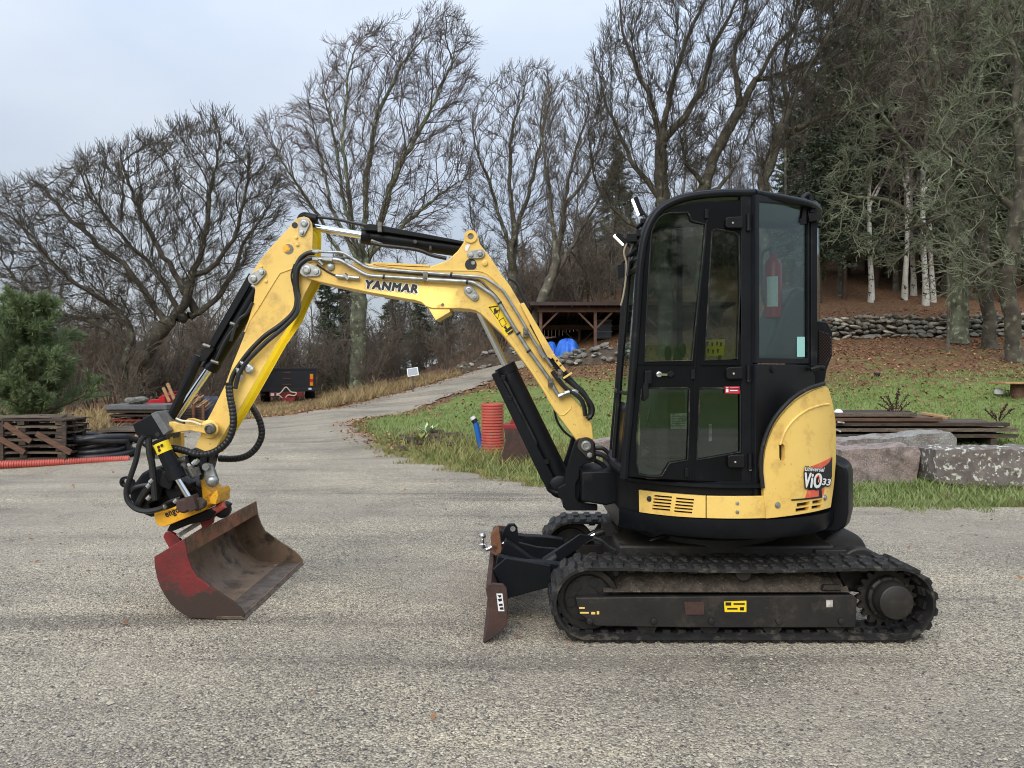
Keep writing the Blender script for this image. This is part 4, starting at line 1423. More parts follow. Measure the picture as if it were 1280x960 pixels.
for i in range(100):
    px = -40 + (i % 50) * 16.5 + random.uniform(-8, 8)
    Y = random.uniform(26, 38)
    if px < 330: Y = random.uniform(22.5, 34)
    if 300 < px < 420: Y = random.uniform(33, 38)
    if 420 < px < 640: Y = random.uniform(30, 40)
    if px > 640: Y = random.uniform(40, 48)
    s = random.uniform(.7, 1.35)
    if i >= 50:
        Y += random.uniform(8, 22); s *= 1.5
    spots.append(at(px, Y) + (s,))
for i in range(34):
    px = 640 + i * 10.5 + random.uniform(-6, 6)
    spots.append(at(px, random.uniform(36.5, 50)) + (random.uniform(1.0, 1.7),))
plant_row(bu, spots)
# the wood on the slope across the yard, which the cab windows mirror
far_sp = conifer('spruce_tree', 'spruce on the slope across the yard mirrored in the cab glass', 'tree', 13, 71, 120, 2.8, 'bark_pine', 'needle_pine', group='spruces across the yard', nl=.5, nw=.07, density=50)
plant_row(far_sp, [(x, y, s) for x, y, s in ((3, -30, .8), (7, -34, .95), (11, -29, .8), (15, -36, 1.0), (19, -31, .8), (24, -35, .9), (-2, -36, .9), (-8, -32, .8), (28, -30, .9), (9, -42, 1.1), (18, -44, 1.1), (34, -38, 1.0))])
# ------------------------------------------------------------------ the excavator
EX = thing('excavator', 'yellow and black mini excavator on rubber tracks with its red bucket resting on gravel', 'excavator', (1.245, 4.95, 0))
BC = (1.245, 4.95)          # slewing centre
BR = 0.77                   # body radius

# ---- tracks
def track_path(n_arc=22, n_st=20):
    a, b, z, r = .420, 2.098, .214, .195
    pts = []
    for i in range(n_arc + 1):
        t = math.pi / 2 + math.pi * i / n_arc
        pts.append((a + r * math.cos(t), z + r * math.sin(t)))
    for i in range(1, n_st):
        u = i / n_st
        pts.append((a + (b - a) * u, z - r))
    for i in range(n_arc + 1):
        t = -math.pi / 2 + math.pi * i / n_arc
        pts.append((b + r * math.cos(t), z + r * math.sin(t)))
    for i in range(1, n_st):
        u = i / n_st
        pts.append((b + (a - b) * u, z + r - .012 * math.sin(math.pi * u) ** 2))
    return pts
TP = track_path()
def path_at(s):
    """point and outward normal at fraction s of the belt loop"""
    p = np.array(TP + [TP[0]])
    d = np.concatenate([[0], np.cumsum(np.linalg.norm(np.diff(p, axis=0), axis=1))])
    u = (s % 1.0) * d[-1]
    x, z = np.interp(u, d, p[:, 0]), np.interp(u, d, p[:, 1])
    i = min(np.searchsorted(d, u, side='right') - 1, len(p) - 2)
    t = p[i + 1] - p[i]
    t = t / np.linalg.norm(t)
    return x, z, (t[1], -t[0]), d[-1]

def lug_mesh():
    g = G()
    # a tread lug: chamfered block, local x along belt, y across, z out
    b = [(-.030, -.074), (.018, -.074), (.034, -.02), (.034, .074), (-.014, .074), (-.030, .02)]
    tpv = [(-.020, -.066), (.012, -.066), (.024, -.02), (.024, .070), (-.008, .070), (-.020, .02)]
    n = len(b)
    vs = [(x, y, -.004) for x, y in b] + [(x, y, .014) for x, y in tpv]
    g.add(vs, [tuple(range(2 * n - 1, n - 1, -1))[::-1]] + [(i, (i + 1) % n, (i + 1) % n + n, i + n) for i in range(n)])
    me = bpy.data.meshes.new('lug')
    me.from_pydata(g.v, [], g.f)
    me.materials.append(MATS['lug_rubber'])
    return me
LUG = lug_mesh()

def make_track(Y0):
    Y1 = Y0 + .30
    g = G()
    n = len(TP)
    rings = []
    for i in range(n):
        x, z = TP[i]
        t = np.array(TP[(i + 1) % n]) - np.array(TP[i - 1])
        t = t / np.linalg.norm(t)
        nx, nz = t[1], -t[0]
        ring = []
        for (o, y) in ((0, Y0 + .004), (.006, Y0 + .012), (.006, Y1 - .012), (0, Y1 - .004), (-.014, Y1 - .004), (-.020, Y1 - .03), (-.020, Y0 + .03), (-.014, Y0 + .004)):
            ring.append((x + nx * o, y, z + nz * o))
        rings.append(ring)
    k = 8
    vs = [p for r in rings for p in r]
    fs = [(i * k + j, i * k + (j + 1) % k, ((i + 1) % n) * k + (j + 1) % k, ((i + 1) % n) * k + j) for i in range(n) for j in range(k)]
    g.add(vs, fs)
    tr = build('track', g, 'rubber', EX)
    N = 54
    for row, yc in ((0, Y0 + .077), (1, Y1 - .077)):
        for i in range(N):
            x, z, nn, L = path_at((i + .5 * row) / N)
            X = Vector((nn[1], 0, -nn[0])) if False else Vector((-nn[1], 0, nn[0]))
            Zv = Vector((nn[0], 0, nn[1]))
            Yv = Zv.cross(X)
            o = bpy.data.objects.new('lug', LUG)
            COL.objects.link(o)
            o.parent = tr
            M = Matrix((X, Yv, Zv)).transposed().to_4x4()
            M.translation = Vector((x + nn[0] * .005, yc, z + nn[1] * .005))
            o.matrix_basis = M
    # guide teeth inside the belt
    g = G()
    for i in range(N):
        x, z, nn, L = path_at((i + .25) / N)
        X = Vector((-nn[1], 0, nn[0])); Zv = Vector((nn[0], 0, nn[1]))
        R = Matrix((X, Zv.cross(X), Zv)).transposed()
        for yy in (Y0 + .085, Y0 + .215):
            g.box((x - nn[0] * .026, yy, z - nn[1] * .026), (.042, .05, .020), R)
    t = build('guide_teeth', g, 'rubber', EX, smooth=False)
    t['kind'] = 'stuff'
    return tr
make_track(4.18)
make_track(5.42)

def wheels(Y0):
    # idler with round holes at the front
    g = G()
    c = Vector((.420, Y0 + .15, .216))
    g.lathe(c, (0, 1, 0), [(-.06, .03), (-.06, .06), (-.05, .07), (-.045, .125), (-.06, .14), (-.06, .168), (-.035, .172), (-.03, .160), (.03, .160), (.035, .172), (.06, .168), (.06, .06), (.06, .03)], 32)
    o = build('idler_wheel', g, 'frame_steel', EX)
    g = G()
    for i in range(6):
        a = i * math.pi / 3 + .2
        g.lathe(c + Vector((.095 * math.cos(a), -.052, .095 * math.sin(a))), (0, -1, 0), [(0, .026), (.006, .026)], 16)
    build('recess', g, 'ink', o)
    # drive sprocket with teeth and hub
    c = Vector((2.090, Y0 + .15, .216))
    g = G()
    nt_ = 20
    out = []
    for i in range(nt_ * 4):
        a = 2 * math.pi * i / (nt_ * 4)
        r = .168 if i % 4 in (0, 1) else .143
        out.append((c.x + r * math.cos(a), c.y - .015, c.z + r * math.sin(a)))
    g.extr(out, (0, .03, 0))
    o = build('sprocket', g, 'frame_steel', EX, smooth=False)
    g = G()
    g.lathe(c, (0, -1, 0), [(-.02, .120), (.05, .120), (.056, .114), (.058, .104), (.10, .100), (.108, .094), (.128, .092), (.134, .084), (.134, .002)], 36)
    build('hub', g, 'frame_steel', o)
    g = G()
    for i in range(10):
        a = i * math.pi / 5 + .1
        g.lathe(c + Vector((.114 * math.cos(a), -.055, .114 * math.sin(a))), (0, -1, 0), [(0, .009), (.010, .009)], 6)
    build('bolt', g, 'frame_steel', o)
    for i in range(4):
        x = .74 + i * .345
        g = G()
        g.lathe((x, Y0 + .15, .088), (0, 1, 0), [(-.085, .02), (-.085, .058), (-.06, .064), (-.055, .045), (.055, .045), (.06, .064), (.085, .058), (.085, .02)], 20)
        build('track_roller', g, 'frame_steel', EX)
    g = G()
    g.cyl((1.265, Y0 + .045, .372), (1.265, Y0 + .25, .372), .044, .044, 20)
    build('carrier_roller', g, 'frame_steel', EX, bevel=.004)
wheels(4.18)
wheels(5.42)

def track_frame(Y0, near):
    g = G()
    out = [(719, 747), (724, 768), (745, 783), (862, 785), (960, 785), (1070, 785), (1072, 748), (1066, 744)]
    q = [P(x, y, 4.215) for x, y in out]
    for p in q: p.y = Y0 + .035
    g.extr(q, (0, .20, 0))
    o = build('track_frame', g, 'frame_steel', EX, bevel=.008)
    # sloped dirty shelf above the frame plate
    g = G()
    xs_ = np.linspace(.50, 1.84, 40)
    rows = []
    for k, (dy, z) in enumerate(((.04, .268), (.07, .285), (.11, .315), (.15, .345), (.22, .36))):
        rows.append([(x, Y0 + dy, z + (0 if k == 0 else .010 * math.sin(x * 37 + k) + .012 * math.sin(x * 17 + k * 2)) - (.05 if (x < .62 or x > 1.78) and k > 1 else 0)) for x in xs_])
    g.grid(rows)
    rows2 = [[(x, y, .2) for x, y, z in r] for r in (rows[0], rows[-1])]
    m_ = build('caked_mud', g, 'mud', o)
    if near:
        mp_ = lambda x, y: P(x, y, 4.213)
        decal('sticker', [(905, 752), (933, 751), (933, 765), (906, 765)], mp_, 'sticker_yellow', o)
        decal('sticker', [(1033, 750), (1041, 750), (1041, 759), (1033, 759)], mp_, 'white_dirty', o)
        for i, (a, b, c, d) in enumerate(((907, 753, 914, 757), (917, 754, 931, 756), (909, 760, 922, 762), (925, 759, 930, 763))):
            decal('lettering', [(a, b), (c, b), (c, d), (a, d)], lambda x, y: P(x, y, 4.2115), 'ink', o)
        g = G()
        for x in (737, 817, 889, 973, 1051):
            p = P(x, 776, 4.214)
            g.lathe(p, (0, -1, 0), [(0, .018), (.012, .016), (.014, .010)], 10)
        build('bolt', g, 'frame_steel', o)
        # access recess with raised lip
        decal('cover_plate', [(855, 752), (880, 752), (880, 768), (857, 768)], mp_, 'rust_dark', o, d=(0, -.004, 0))
        g = G()
        g.prism([(1028, 738), (1052, 738), (1050, 732), (1031, 732)], 4.21, 4.25)
        build('lug_bracket', g, 'frame_steel', o, bevel=.004)
        # worn yellow print at the frame tip
        for a, b, c, d in ((724, 759, 731, 761), (725, 765, 736, 767), (739, 765, 744, 768), (746, 764, 749, 768)):
            decal('lettering', [(a, b), (c, b), (c, d), (a, d)], mp_, 'yellow', o)
track_frame(4.18, True)
track_frame(5.42, False)

# ---- undercarriage between the tracks
g = G()
g.span((.62, 4.50, .22), (1.88, 5.40, .46))
g.lathe((1.245, 4.95, .40), (0, 0, 1), [(0, .46), (.10, .46), (.10, .42), (.17, .42)], 40)
build('undercarriage', g, 'frame_steel', EX, bevel=.02)
g = G()
g.span((1.75, 4.46, .20), (2.02, 4.56, .44)); g.lathe((2.0, 4.50, .33), (0, -1, 0), [(0, .13), (.06, .13), (.07, .12), (.07, 0.01)], 28)
g.lathe((2.06, 5.15, .33), (0, -1, 0), [(0, .15), (.34, .15), (.36, .12)], 28)
build('drive_motor', g, 'frame_steel', EX, bevel=.006)

# ---- dozer blade
DB = None
g = G()
# curved blade sheet across the whole width, profile in (x, z)
prof = [(607, 735), (614, 728), (619, 727)]
def blade_prof():
    return [(-.142, .315), (-.118, .25), (-.108, .18), (-.114, .11), (-.140, .04), (-.160, .004)]
bp = blade_prof()
th = .028
back = [(x + th, z) for x, z in bp]
sec = bp + back[::-1]
g.extr([(x, 4.20, z) for x, z in sec], (0, 1.50, 0))
DB = build('dozer_blade', g, 'rust_dark', EX, bevel=.004)
for yy in (4.185, 5.70):
    g = G()
    end = [(607, 736), (611, 730), (617, 729), (629, 730), (633, 735), (634.5, 745), (634, 781), (622, 793), (604.5, 804.5), (609, 785), (612, 765), (610, 750)]
    q = [P(x, y, 4.19) for x, y in end]
    for p in q: p.y = yy
    g.extr(q, (0, .022, 0))
    build('end_plate', g, 'rust_dark', DB, bevel=.005)
mp_ = lambda x, y: P(x, y, 4.183)
decal('sticker', [(620.5, 742), (628, 742), (630.5, 764), (623, 764)], mp_, 'white', DB)
for q in ([(622, 744), (626.5, 744), (626.5, 746), (624, 747)], [(622, 749), (627, 748), (627.5, 751), (624, 752)], [(623.5, 755), (628, 754.5), (628.5, 757), (624, 757.5)], [(624.5, 759.5), (629, 759), (629.5, 762), (625, 762)]):
    decal('lettering', q, lambda x, y: P(x, y, 4.181), 'ink', DB)
# push arms
arm = [(624, 703), (640, 708), (660, 711), (690, 712.5), (720, 716), (720, 738), (690, 742), (660, 748), (634, 756), (619, 727)]
for Yn in (4.56, 5.26):
    g = G()
    q = [P(x, y, 4.40) for x, y in arm]
    for p in q: p.y = Yn; p.x = p.x - .01
    g.extr(q, (0, .075, 0))
    build('push_arm', g, 'black_satin', DB, bevel=.006)
g = G()
q = [P(x, y, 4.40) for x, y in [(615, 718), (632, 703), (690, 712.5), (690, 740), (634, 755)]]
for p in q: p.y = 4.50
g.extr(q, (0, .02, 0))
g.span((.0, 4.52, .19), (.10, 5.42, .30))
build('blade_back_plate', g, 'black_satin', DB, bevel=.005)
# second upright web by the middle with lifting ear
g = G()
q = [P(x, y, 4.92) for x, y in [(628, 668), (631, 660), (636, 655), (643, 655), (647, 660), (648, 678), (672, 684), (696, 686), (690, 700), (660, 706), (632, 700)]]
g.extr(q, (0, .03, 0))
ear = build('lifting_ear', g, 'black_satin', DB, bevel=.004)
g = G(); g.lathe(P(641, 661, 4.917), (0, -1, 0), [(0, .017), (.003, .017)], 18)
build('eye', g, 'zinc', ear)
g = G()
q = [P(x, y, 4.75) for x, y in [(626, 690), (632, 676), (666, 700), (682, 705), (684, 709), (660, 712)]]
g.extr(q, (0, .10, 0))
build('cylinder_cradle', g, 'black_satin', DB, bevel=.004)
# brown hitch plate with tow ball
g = G()
g.prism([(613, 671), (620, 661), (624, 663), (628, 690), (620, 695), (615, 692)], 4.80, 4.90)
hp_ = build('hitch_plate', g, 'rust', DB, bevel=.004)
g = G()
p = P(603, 670, 4.84)
g.lathe(p, (0, 0, 1), [(-.075, .018), (-.05, .026), (-.045, .012), (-.02, .012), (-.014, .018), (0, .0225), (.012, .018), (.02, .008)], 18)
a, b, c = P(603, 683, 4.84), P(608, 687, 4.84), P(618, 682, 4.84)
g.tube(smooth_path([a, b, c], 4), .014, 10)
g.cyl(P(618, 683, 4.84), P(632, 678, 4.84), .011)
build('tow_ball', g, 'chrome', hp_)
# blade cylinder
g = G()
A, B = P(681, 706, 4.86), P(745, 667, 4.90)
g.cyl(A, A.lerp(B, .55), .048, .048, 20)
bcy = build('blade_cylinder', g, 'black_satin', DB, bevel=.004)
g = G(); g.cyl(A.lerp(B, .5), B, .02, .02, 14)
build('rod', g, 'chrome', bcy)
g = G()
g.prism([(693, 690), (725, 668), (743, 671), (735, 677), (700, 702)], 4.79, 4.815)
build('guard', g, 'black_satin', bcy, bevel=.003)
g = G()
e = P(764, 661, 4.90)
g.cyl(B.lerp(e, -.1), e, .022, .022, 12)
g.lathe(e + Vector((0, .03, 0)), (0, -1, 0), [(0, .045), (.07, .045), (.075, .04), (.075, .02)], 20)
g.prism([(752, 655), (764, 652), (775, 668), (770, 672), (758, 670)], 4.83, 4.87)
build('cylinder_eye', g, 'frame_steel', bcy, bevel=.003)
# hoses to the blade
for pts in ([(742, 672), (752, 676), (762, 684), (774, 689), (795, 692)], [(800, 690), (806, 682), (816, 675), (830, 671), (845, 670)]):
    g = G(); g.tube(smooth_path([P(x, y, 4.62) for x, y in pts], 6), .013, 8)
    build('hydraulic_hose', g, 'hose_rubber', EX)

# ---- upper body: slewing platform
def plan_arc(R, x0, n=56):
    """circle of radius R round the slewing centre, cut off in front at x0"""
    a0 = math.acos(max(-1, min(1, (x0 - BC[0]) / R)))
    return [(BC[0] + R * math.cos(t), BC[1] + R * math.sin(t)) for t in np.linspace(-a0, a0, n)]
def vprism(g, levels, x0=.615):
    """stack of plan outlines: levels = [(z, R)]"""
    rings = [[(x, y, z) for x, y in plan_arc(R, x0)] for z, R in levels]
    k = len(rings[0])
    vs = [p for r in rings for p in r]
    n = len(rings)
    fs = [(i * k + j, i * k + (j + 1) % k, (i + 1) * k + (j + 1) % k, (i + 1) * k + j) for i in range(n - 1) for j in range(k)]
    fs += [tuple(range(k - 1, -1, -1)), tuple(range((n - 1) * k, n * k))]
    return g.add(vs, fs)
g = G(); vprism(g, [(.555, .70), (.565, .755), (.60, .778), (.672, .785), (.676, .775)], .62)
build('body_skirt', g, 'black_satin', EX, ang=30)
g = G(); vprism(g, [(.672, .752), (.875, .752)], .63)
BODY = build('body', g, 'black_plastic', EX)
g = G(); vprism(g, [(.842, .782), (.846, .790), (.862, .790), (.866, .782)], .66)
build('cab_floor_edge', g, 'black_satin', EX, ang=30)
# counterweight at the rear
g = G()
def cw(z, R, a0=-38, a1=60):
    return [(BC[0] + R * math.cos(math.radians(t)), BC[1] + R * math.sin(math.radians(t)), z) for t in np.linspace(a0, a1, 30)]
rings = []
for z, R in ((.53, .70), (.545, .80), (.58, .842), (.66, .858), (.88, .858), (.925, .845), (.945, .80), (.945, .70)):
    rings.append(cw(z, R))
k = len(rings[0]); n = len(rings)
inner = [cw(.53, .60), cw(.945, .60)]
vs = [p for r in rings for p in r] + inner[0] + inner[1]
fs = [(i * k + j, i * k + j + 1, (i + 1) * k + j + 1, (i + 1) * k + j) for i in range(n - 1) for j in range(k - 1)]
b0 = n * k
fs += [(j, j + 1, b0 + j + 1, b0 + j) for j in range(k - 1)] + [((n - 1) * k + j, (n - 1) * k + j + 1, b0 + k + j + 1, b0 + k + j) for j in range(k - 1)]
fs += [tuple(i * k for i in range(n)) + (b0 + k, b0), tuple(i * k + k - 1 for i in range(n)) + (b0 + 2 * k - 1, b0 + k - 1)]
g.add(vs, fs)
build('counterweight', g, 'black_satin', EX, bevel=.014, ang=28)

# ---- curved yellow panels
def curved_panel(name, outline, R, thick, m, parent, bevel=.006, holes=(), dth=.035):
    """outline in photo pixels laid on the round body, cut in vertical strips so that it bends"""
    def to_tz(x, y):
        p = ray_cyl(x, y, BC, R)
        return math.atan2(p.y - BC[1], p.x - BC[0]), p.z
    bm = bmesh.new()
    es = []
    tz = []
    for loop in [outline] + list(holes):
        vv = []
        for i in range(len(loop)):
            a, b = loop[i], loop[(i + 1) % len(loop)]
            vv.append(to_tz(*a))
        vs = [bm.verts.new((t, z, 0)) for t, z in vv]
        tz += vv
        es += [bm.edges.new((vs[i], vs[(i + 1) % len(vs)])) for i in range(len(vs))]
    bmesh.ops.triangle_fill(bm, use_beauty=True, edges=es)
    t0, t1 = min(t for t, z in tz), max(t for t, z in tz)
    x = t0 + dth
    while x < t1 - .004:
        bmesh.ops.bisect_plane(bm, geom=list(bm.verts) + list(bm.edges) + list(bm.faces), plane_co=(x, 0, 0), plane_no=(1, 0, 0), dist=1e-5)
        x += dth
    front = list(bm.faces)
    r = bmesh.ops.extrude_face_region(bm, geom=front)
    for e in r['geom']:
        if isinstance(e, bmesh.types.BMVert):
            e.co.z = 1
    for v in bm.verts:
        rr = R - thick * (1 if v.co.z < .5 else 0)
        t, z = v.co.x, v.co.y
        v.co = (BC[0] + rr * math.cos(t), BC[1] + rr * math.sin(t), z)
    bmesh.ops.recalc_face_normals(bm, faces=bm.faces)
    bm.verts.index_update()
    g = G()
    g.v = [tuple(v.co) for v in bm.verts]
    g.f = [tuple(v.index for v in f.verts) for f in bm.faces]
    bm.free()
    return build(name, g, m, parent, bevel=bevel, ang=40)

def rect(x0, y0, x1, y1, s=0.0):
    return [(x0, y0 + s * x0 * 0), (x1, y0 + s * (x1 - x0)), (x1, y1 + s * (x1 - x0)), (x0, y1)]
slots = []
for c in range(2):
    for i in range(5):
        x0 = 817.5 + c * 27.5 - i * .6
        y0 = 618.6 + i * 4.0 + c * 3.2
        slots.append([(x0, y0), (x0 + 22.5, y0 + 2.0), (x0 + 22.5, y0 + 4.3), (x0, y0 + 2.3)])
fp = curved_panel('front_panel', [(798.5, 612.5), (840, 617), (882, 620), (882, 647.5), (840, 645), (799, 640)], .788, .02, 'yellow', EX, bevel=.003, holes=slots)
cyl_ = lambda R: (lambda x, y: ray_cyl(x, y, BC, R))
g = G(); g.lathe(cyl_(.787)(812, 623.5), (-.3, -.95, 0), [(0, .016), (.004, .016), (.005, .012)], 18)
build('cap', g, 'ink', fp)
fp2 = curved_panel('side_panel', [(883.2, 620), (920, 620.5), (956.5, 620), (956.5, 647.8), (920, 648.5), (883.2, 647.8)], .788, .02, 'yellow', EX, bevel=.003)
g = G()
for y in (629, 640):
    g.lathe(cyl_(.787)(921.5, y), (-.02, -1, 0), [(0, .010), (.006, .009), (.007, .004)], 12)
build('bolt', g, 'zinc', fp2)
cover = [(957.5, 648), (956.5, 632), (955, 622), (954, 602), (954.6, 580), (957, 562), (961, 548), (967, 535), (976, 521.5), (985, 511), (994, 502.5), (1003, 496), (1012, 490.5), (1022, 486), (1032, 483), (1036, 486), (1039, 497), (1042, 510), (1044.4, 526), (1045.2, 550), (1045, 575), (1042.5, 605), (1038.5, 634), (1010, 641), (985, 645)]
vs_ = []
for (x0, y0, x1, y1, dy) in ((996, 629.2, 1012.5, 626.6, 5), (1015.5, 626, 1028, 624, 4.6), (994.5, 635.8, 1011.5, 633.2, 4.6), (1014.5, 632.6, 1027, 630.6, 4.2)):
    vs_.append([(x0, y0), (x1, y1), (x1, y1 + dy), (x0, y0 + dy)])
lat = [(974, 557), (976, 554.8), (978.5, 554.6), (980.6, 557), (981, 562), (981, 572), (980.2, 576), (978, 577.3), (975.6, 576), (974.2, 572)]
build_back = curved_panel('dark_backing', [(960, 640), (958, 590), (962, 556), (980, 524), (1002, 503), (1030, 492), (1038, 520), (1039, 580), (1034, 628)], .765, .01, 'ink', EX, bevel=0)  # black sheet painting in the shade seen through the cover's openings
sc2 = curved_panel('engine_cover', cover, .795, .03, 'yellow', EX, bevel=.010, holes=vs_ + [lat], dth=.05)
g = G()
for x, y in ((972, 631.5), (1031, 622)):
    g.lathe(cyl_(.7945)(x, y), Vector((ray_cyl(x, y, BC, .79).x - BC[0], ray_cyl(x, y, BC, .79).y - BC[1], 0)), [(-.002, .019), (.003, .017), (.003, .012), (.009, .011), (.010, .006)], 14)
build('bolt', g, 'zinc', sc2)
# pressed ridge sweeping over the cover
g = G()
rid = smooth_path([cyl_(.796)(x, y) for x, y in ((975, 556), (982, 538), (993, 524), (1008, 513), (1024, 507), (1036, 505))], 5)
g.tube(rid, .0065, 8)
build('pressed_ridge', g, 'yellow', sc2)
# red flash and lettering
m97 = cyl_(.7975)
def cdec(name, pts, R, m):
    g = G()
    g.add([cyl_(R)(x, y) for x, y in pts], [tuple(range(len(pts)))])
    return build(name, g, m, sc2, smooth=False)
def fine(pts, n=5):
    out = []
    for i in range(len(pts)):
        a, b = pts[i], pts[(i + 1) % len(pts)]
        out += [(a[0] + (b[0] - a[0]) * k / n, a[1] + (b[1] - a[1]) * k / n) for k in range(n)]
    return out
def cfill(name, pts, R, m):
    o = curved_panel(name, pts, R, .002, m, sc2, bevel=0, dth=.03)
    return o
cfill('printed_flash', [(1014, 583), (1040, 571), (1036, 588), (1033, 600), (1029, 620), (1006, 624), (1010, 612), (1015, 600)], .7975, 'logo_red')
cfill('printed_flash', [(1037, 578), (1040.5, 571), (1040, 596), (1037, 604), (1027, 611), (1028, 622), (989.5, 626), (989.5, 624.2), (1024, 620.5), (1024, 612), (1010, 612.5), (1006, 598), (1024, 588)], .7990, 'ink')
text('Universal', (1018.5, 586.5), 6.4, math.radians(2), cyl_(.8012), 'ink', sc2, shear=.2, wpx=24, space=1.1, strike=.8)
text('Universal', (1018.5, 586.5), 5.2, math.radians(2), cyl_(.8040), 'white', sc2, shear=.2, wpx=24, space=1.1, strike=.2)
text('ViO', (1016.5, 600.5), 21, math.radians(3), cyl_(.8012), 'ink', sc2, shear=.15, wpx=21, space=1.1, strike=2.0)
text('ViO', (1016.5, 600.5), 18, math.radians(3), cyl_(.8040), 'white', sc2, shear=.15, wpx=21, space=1.1, strike=.7)
text('33', (1033, 602.5), 9.5, math.radians(6), cyl_(.8012), 'ink', sc2, shear=.15, wpx=10.5, strike=1.2)
text('33', (1033, 602.5), 7.8, math.radians(6), cyl_(.8040), 'white', sc2, shear=.15, wpx=10.5, strike=.4)
g = G(); g.tube(smooth_path([cyl_(.8070)(x, y) for x, y in ((1020.5, 597), (1022.5, 594), (1024, 597), (1023, 603))], 4), .003, 6)
build('printed_flash', g, 'logo_red', sc2)

# ---- cab
YN = 4.215                  # near side of the cab
YF = 5.10
A1, C1, D1, E1 = (.70, YN), (1.345, YN - .015), (1.735, 4.50), (1.875, 4.68)
def side(px, py): return P(px, py, YN)
pil_px = [(780, 598), (783, 560), (788, 505), (792, 455), (796, 400), (799, 350), (802, 320), (806, 298), (813, 279), (824, 263), (838, 254), (856, 247.5), (880, 243.5), (910, 241.5), (943, 241.5)]
near_path = smooth_path([P(x, y, YN) for x, y in pil_px], 4)
CABF = None
g = G()
g.tube(near_path, .0235, 10)
# roof edge running back and round the rear corner
rz = near_path[-1].z
g.tube(smooth_path([near_path[-1], Vector((1.55, 4.35, rz - .004)), Vector((D1[0] + .01, D1[1] - .01, rz - .01)), Vector((1.86, 4.70, rz - .02)), Vector((1.87, YF - .1, rz - .02)), Vector((1.80, YF, rz - .02))], 5), .022, 10)
far_path = [Vector((p.x + .05, YF, p.z)) for p in near_path]
g.tube(far_path, .0235, 8)
g.tube([far_path[-1], Vector((1.80, YF, rz - .02))], .022, 8)
CABF = build('cab_frame', g, 'black_satin', EX)
# uprights
g = G()
g.prism([(925.5, 243), (946, 243), (949, 607), (927, 604)], YN - .010, YN + .05)
CB = build('door_post', g, 'black_satin', CABF, bevel=.006)
g = G()
def pl(off): return lambda x, y: ray_plane(x, y, C1, D1, off)
dn = Vector((D1[0] - C1[0], D1[1] - C1[1], 0)).normalized()
inw = Vector((-dn.y, dn.x, 0))
quad_out = [(945, 243), (1003, 249), (1019, 255), (1019, 455), (945, 454)]
quad_in = [(949.5, 252), (1004, 258), (1010.5, 262), (1010.5, 448), (949.5, 447)]
gq = holes_geo(quad_out, [quad_in], pl(.0), inw * .03)
build('corner_window_frame', gq, 'black_satin', CABF, bevel=.004)
g = G(); g.extr([pl(-.012)(x, y) for x, y in [(947, 249), (1013, 256), (1013, 451), (947, 450)]], inw * .005)
cg = build('corner_window', g, 'glass_corner', EX)
decal('sticker', [(996.5, 421), (1006, 421), (1006, 446), (996.5, 446)], pl(-.010), 'mint', cg, d=inw * .001)
# black panel below the corner window
g = G()
g.extr([pl(.0)(x, y) for x, y in [(945, 455), (1013, 456), (1019, 470), (1019, 520), (990, 600), (945, 620)]], inw * .03)
lp = build('corner_panel', g, 'black_satin', CABF, bevel=.005)
g = G(); g.lathe(pl(-.002)(965, 461.5), (dn.y, -dn.x, 0), [(0, .021), (.008, .020), (.010, .014)], 18)
build('cap', g, 'black_plastic', lp)
g = G(); g.tube(smooth_path([cyl_(.800)(x, y) for x, y in ((953.5, 610), (951, 580), (954, 556), (963, 532), (975, 514), (992, 497), (1010, 486), (1030, 479.5))], 5), .012, 8)
build('edge_seal', g, 'rubber', EX)
# rear glass, rounded
rg = []
for z in np.linspace(1.755, 2.32, 4):
    rg.append([Vector((x, y, z)) for x, y in smooth_path([(D1[0] + .035, D1[1] + .02, 0), (1.80, 4.565, 0), (1.868, 4.70, 0), (1.875, 4.90, 0), (1.86, YF, 0)], 4) and [(p.x, p.y) for p in smooth_path([Vector((D1[0] + .035, D1[1] + .02, 0)), Vector((1.80, 4.565, 0)), Vector((1.868, 4.70, 0)), Vector((1.875, 4.90, 0)), Vector((1.86, YF, 0))], 4)]])
g = G(); g.grid(rg)
build('rear_window', g, 'glass_clear', EX)
g = G(); g.bar((D1[0] + .02, D1[1] + .01, 1.50), (D1[0] + .02, D1[1] + .01, 2.42), .04, .035)
build('rear_post', g, 'black_satin', CABF, bevel=.006)
g = G()
g.span((1.80, 4.9, .9), (1.86, YF, 1.73))
build('rear_wall', g, 'black_plastic', CABF, bevel=.006)
# roof
rows = []
for k in range(9):
    f = k / 8
    row = []
    for p in near_path[28:]:
        crown_ = .030 * math.sin(math.pi * f)
        row.append((p.x + .05 * f, YN + (YF - YN) * f, p.z + .010 + crown_))
    rows.append(row)
g = G(); g.grid(rows)
xr_ = near_path[-1].x
rr2 = []
for k in range(9):
    f = k / 8
    y = YN + (YF - YN) * f
    xe = np.interp(y, [YN, 4.50, 4.70, YF], [C1[0] + .02, D1[0] + .02, 1.88, 1.87])
    rr2.append([(xr_ + .05 * f + (xe - xr_ - .05 * f) * u, y, rz + .010 + .030 * math.sin(math.pi * f) - .022 * u) for u in np.linspace(0, 1, 6)])
g.grid(rr2)
roof = build('roof', g, 'black_satin', CABF)
sm = roof.modifiers.new('sheet', 'SOLIDIFY'); sm.thickness = .03; sm.offset = 0
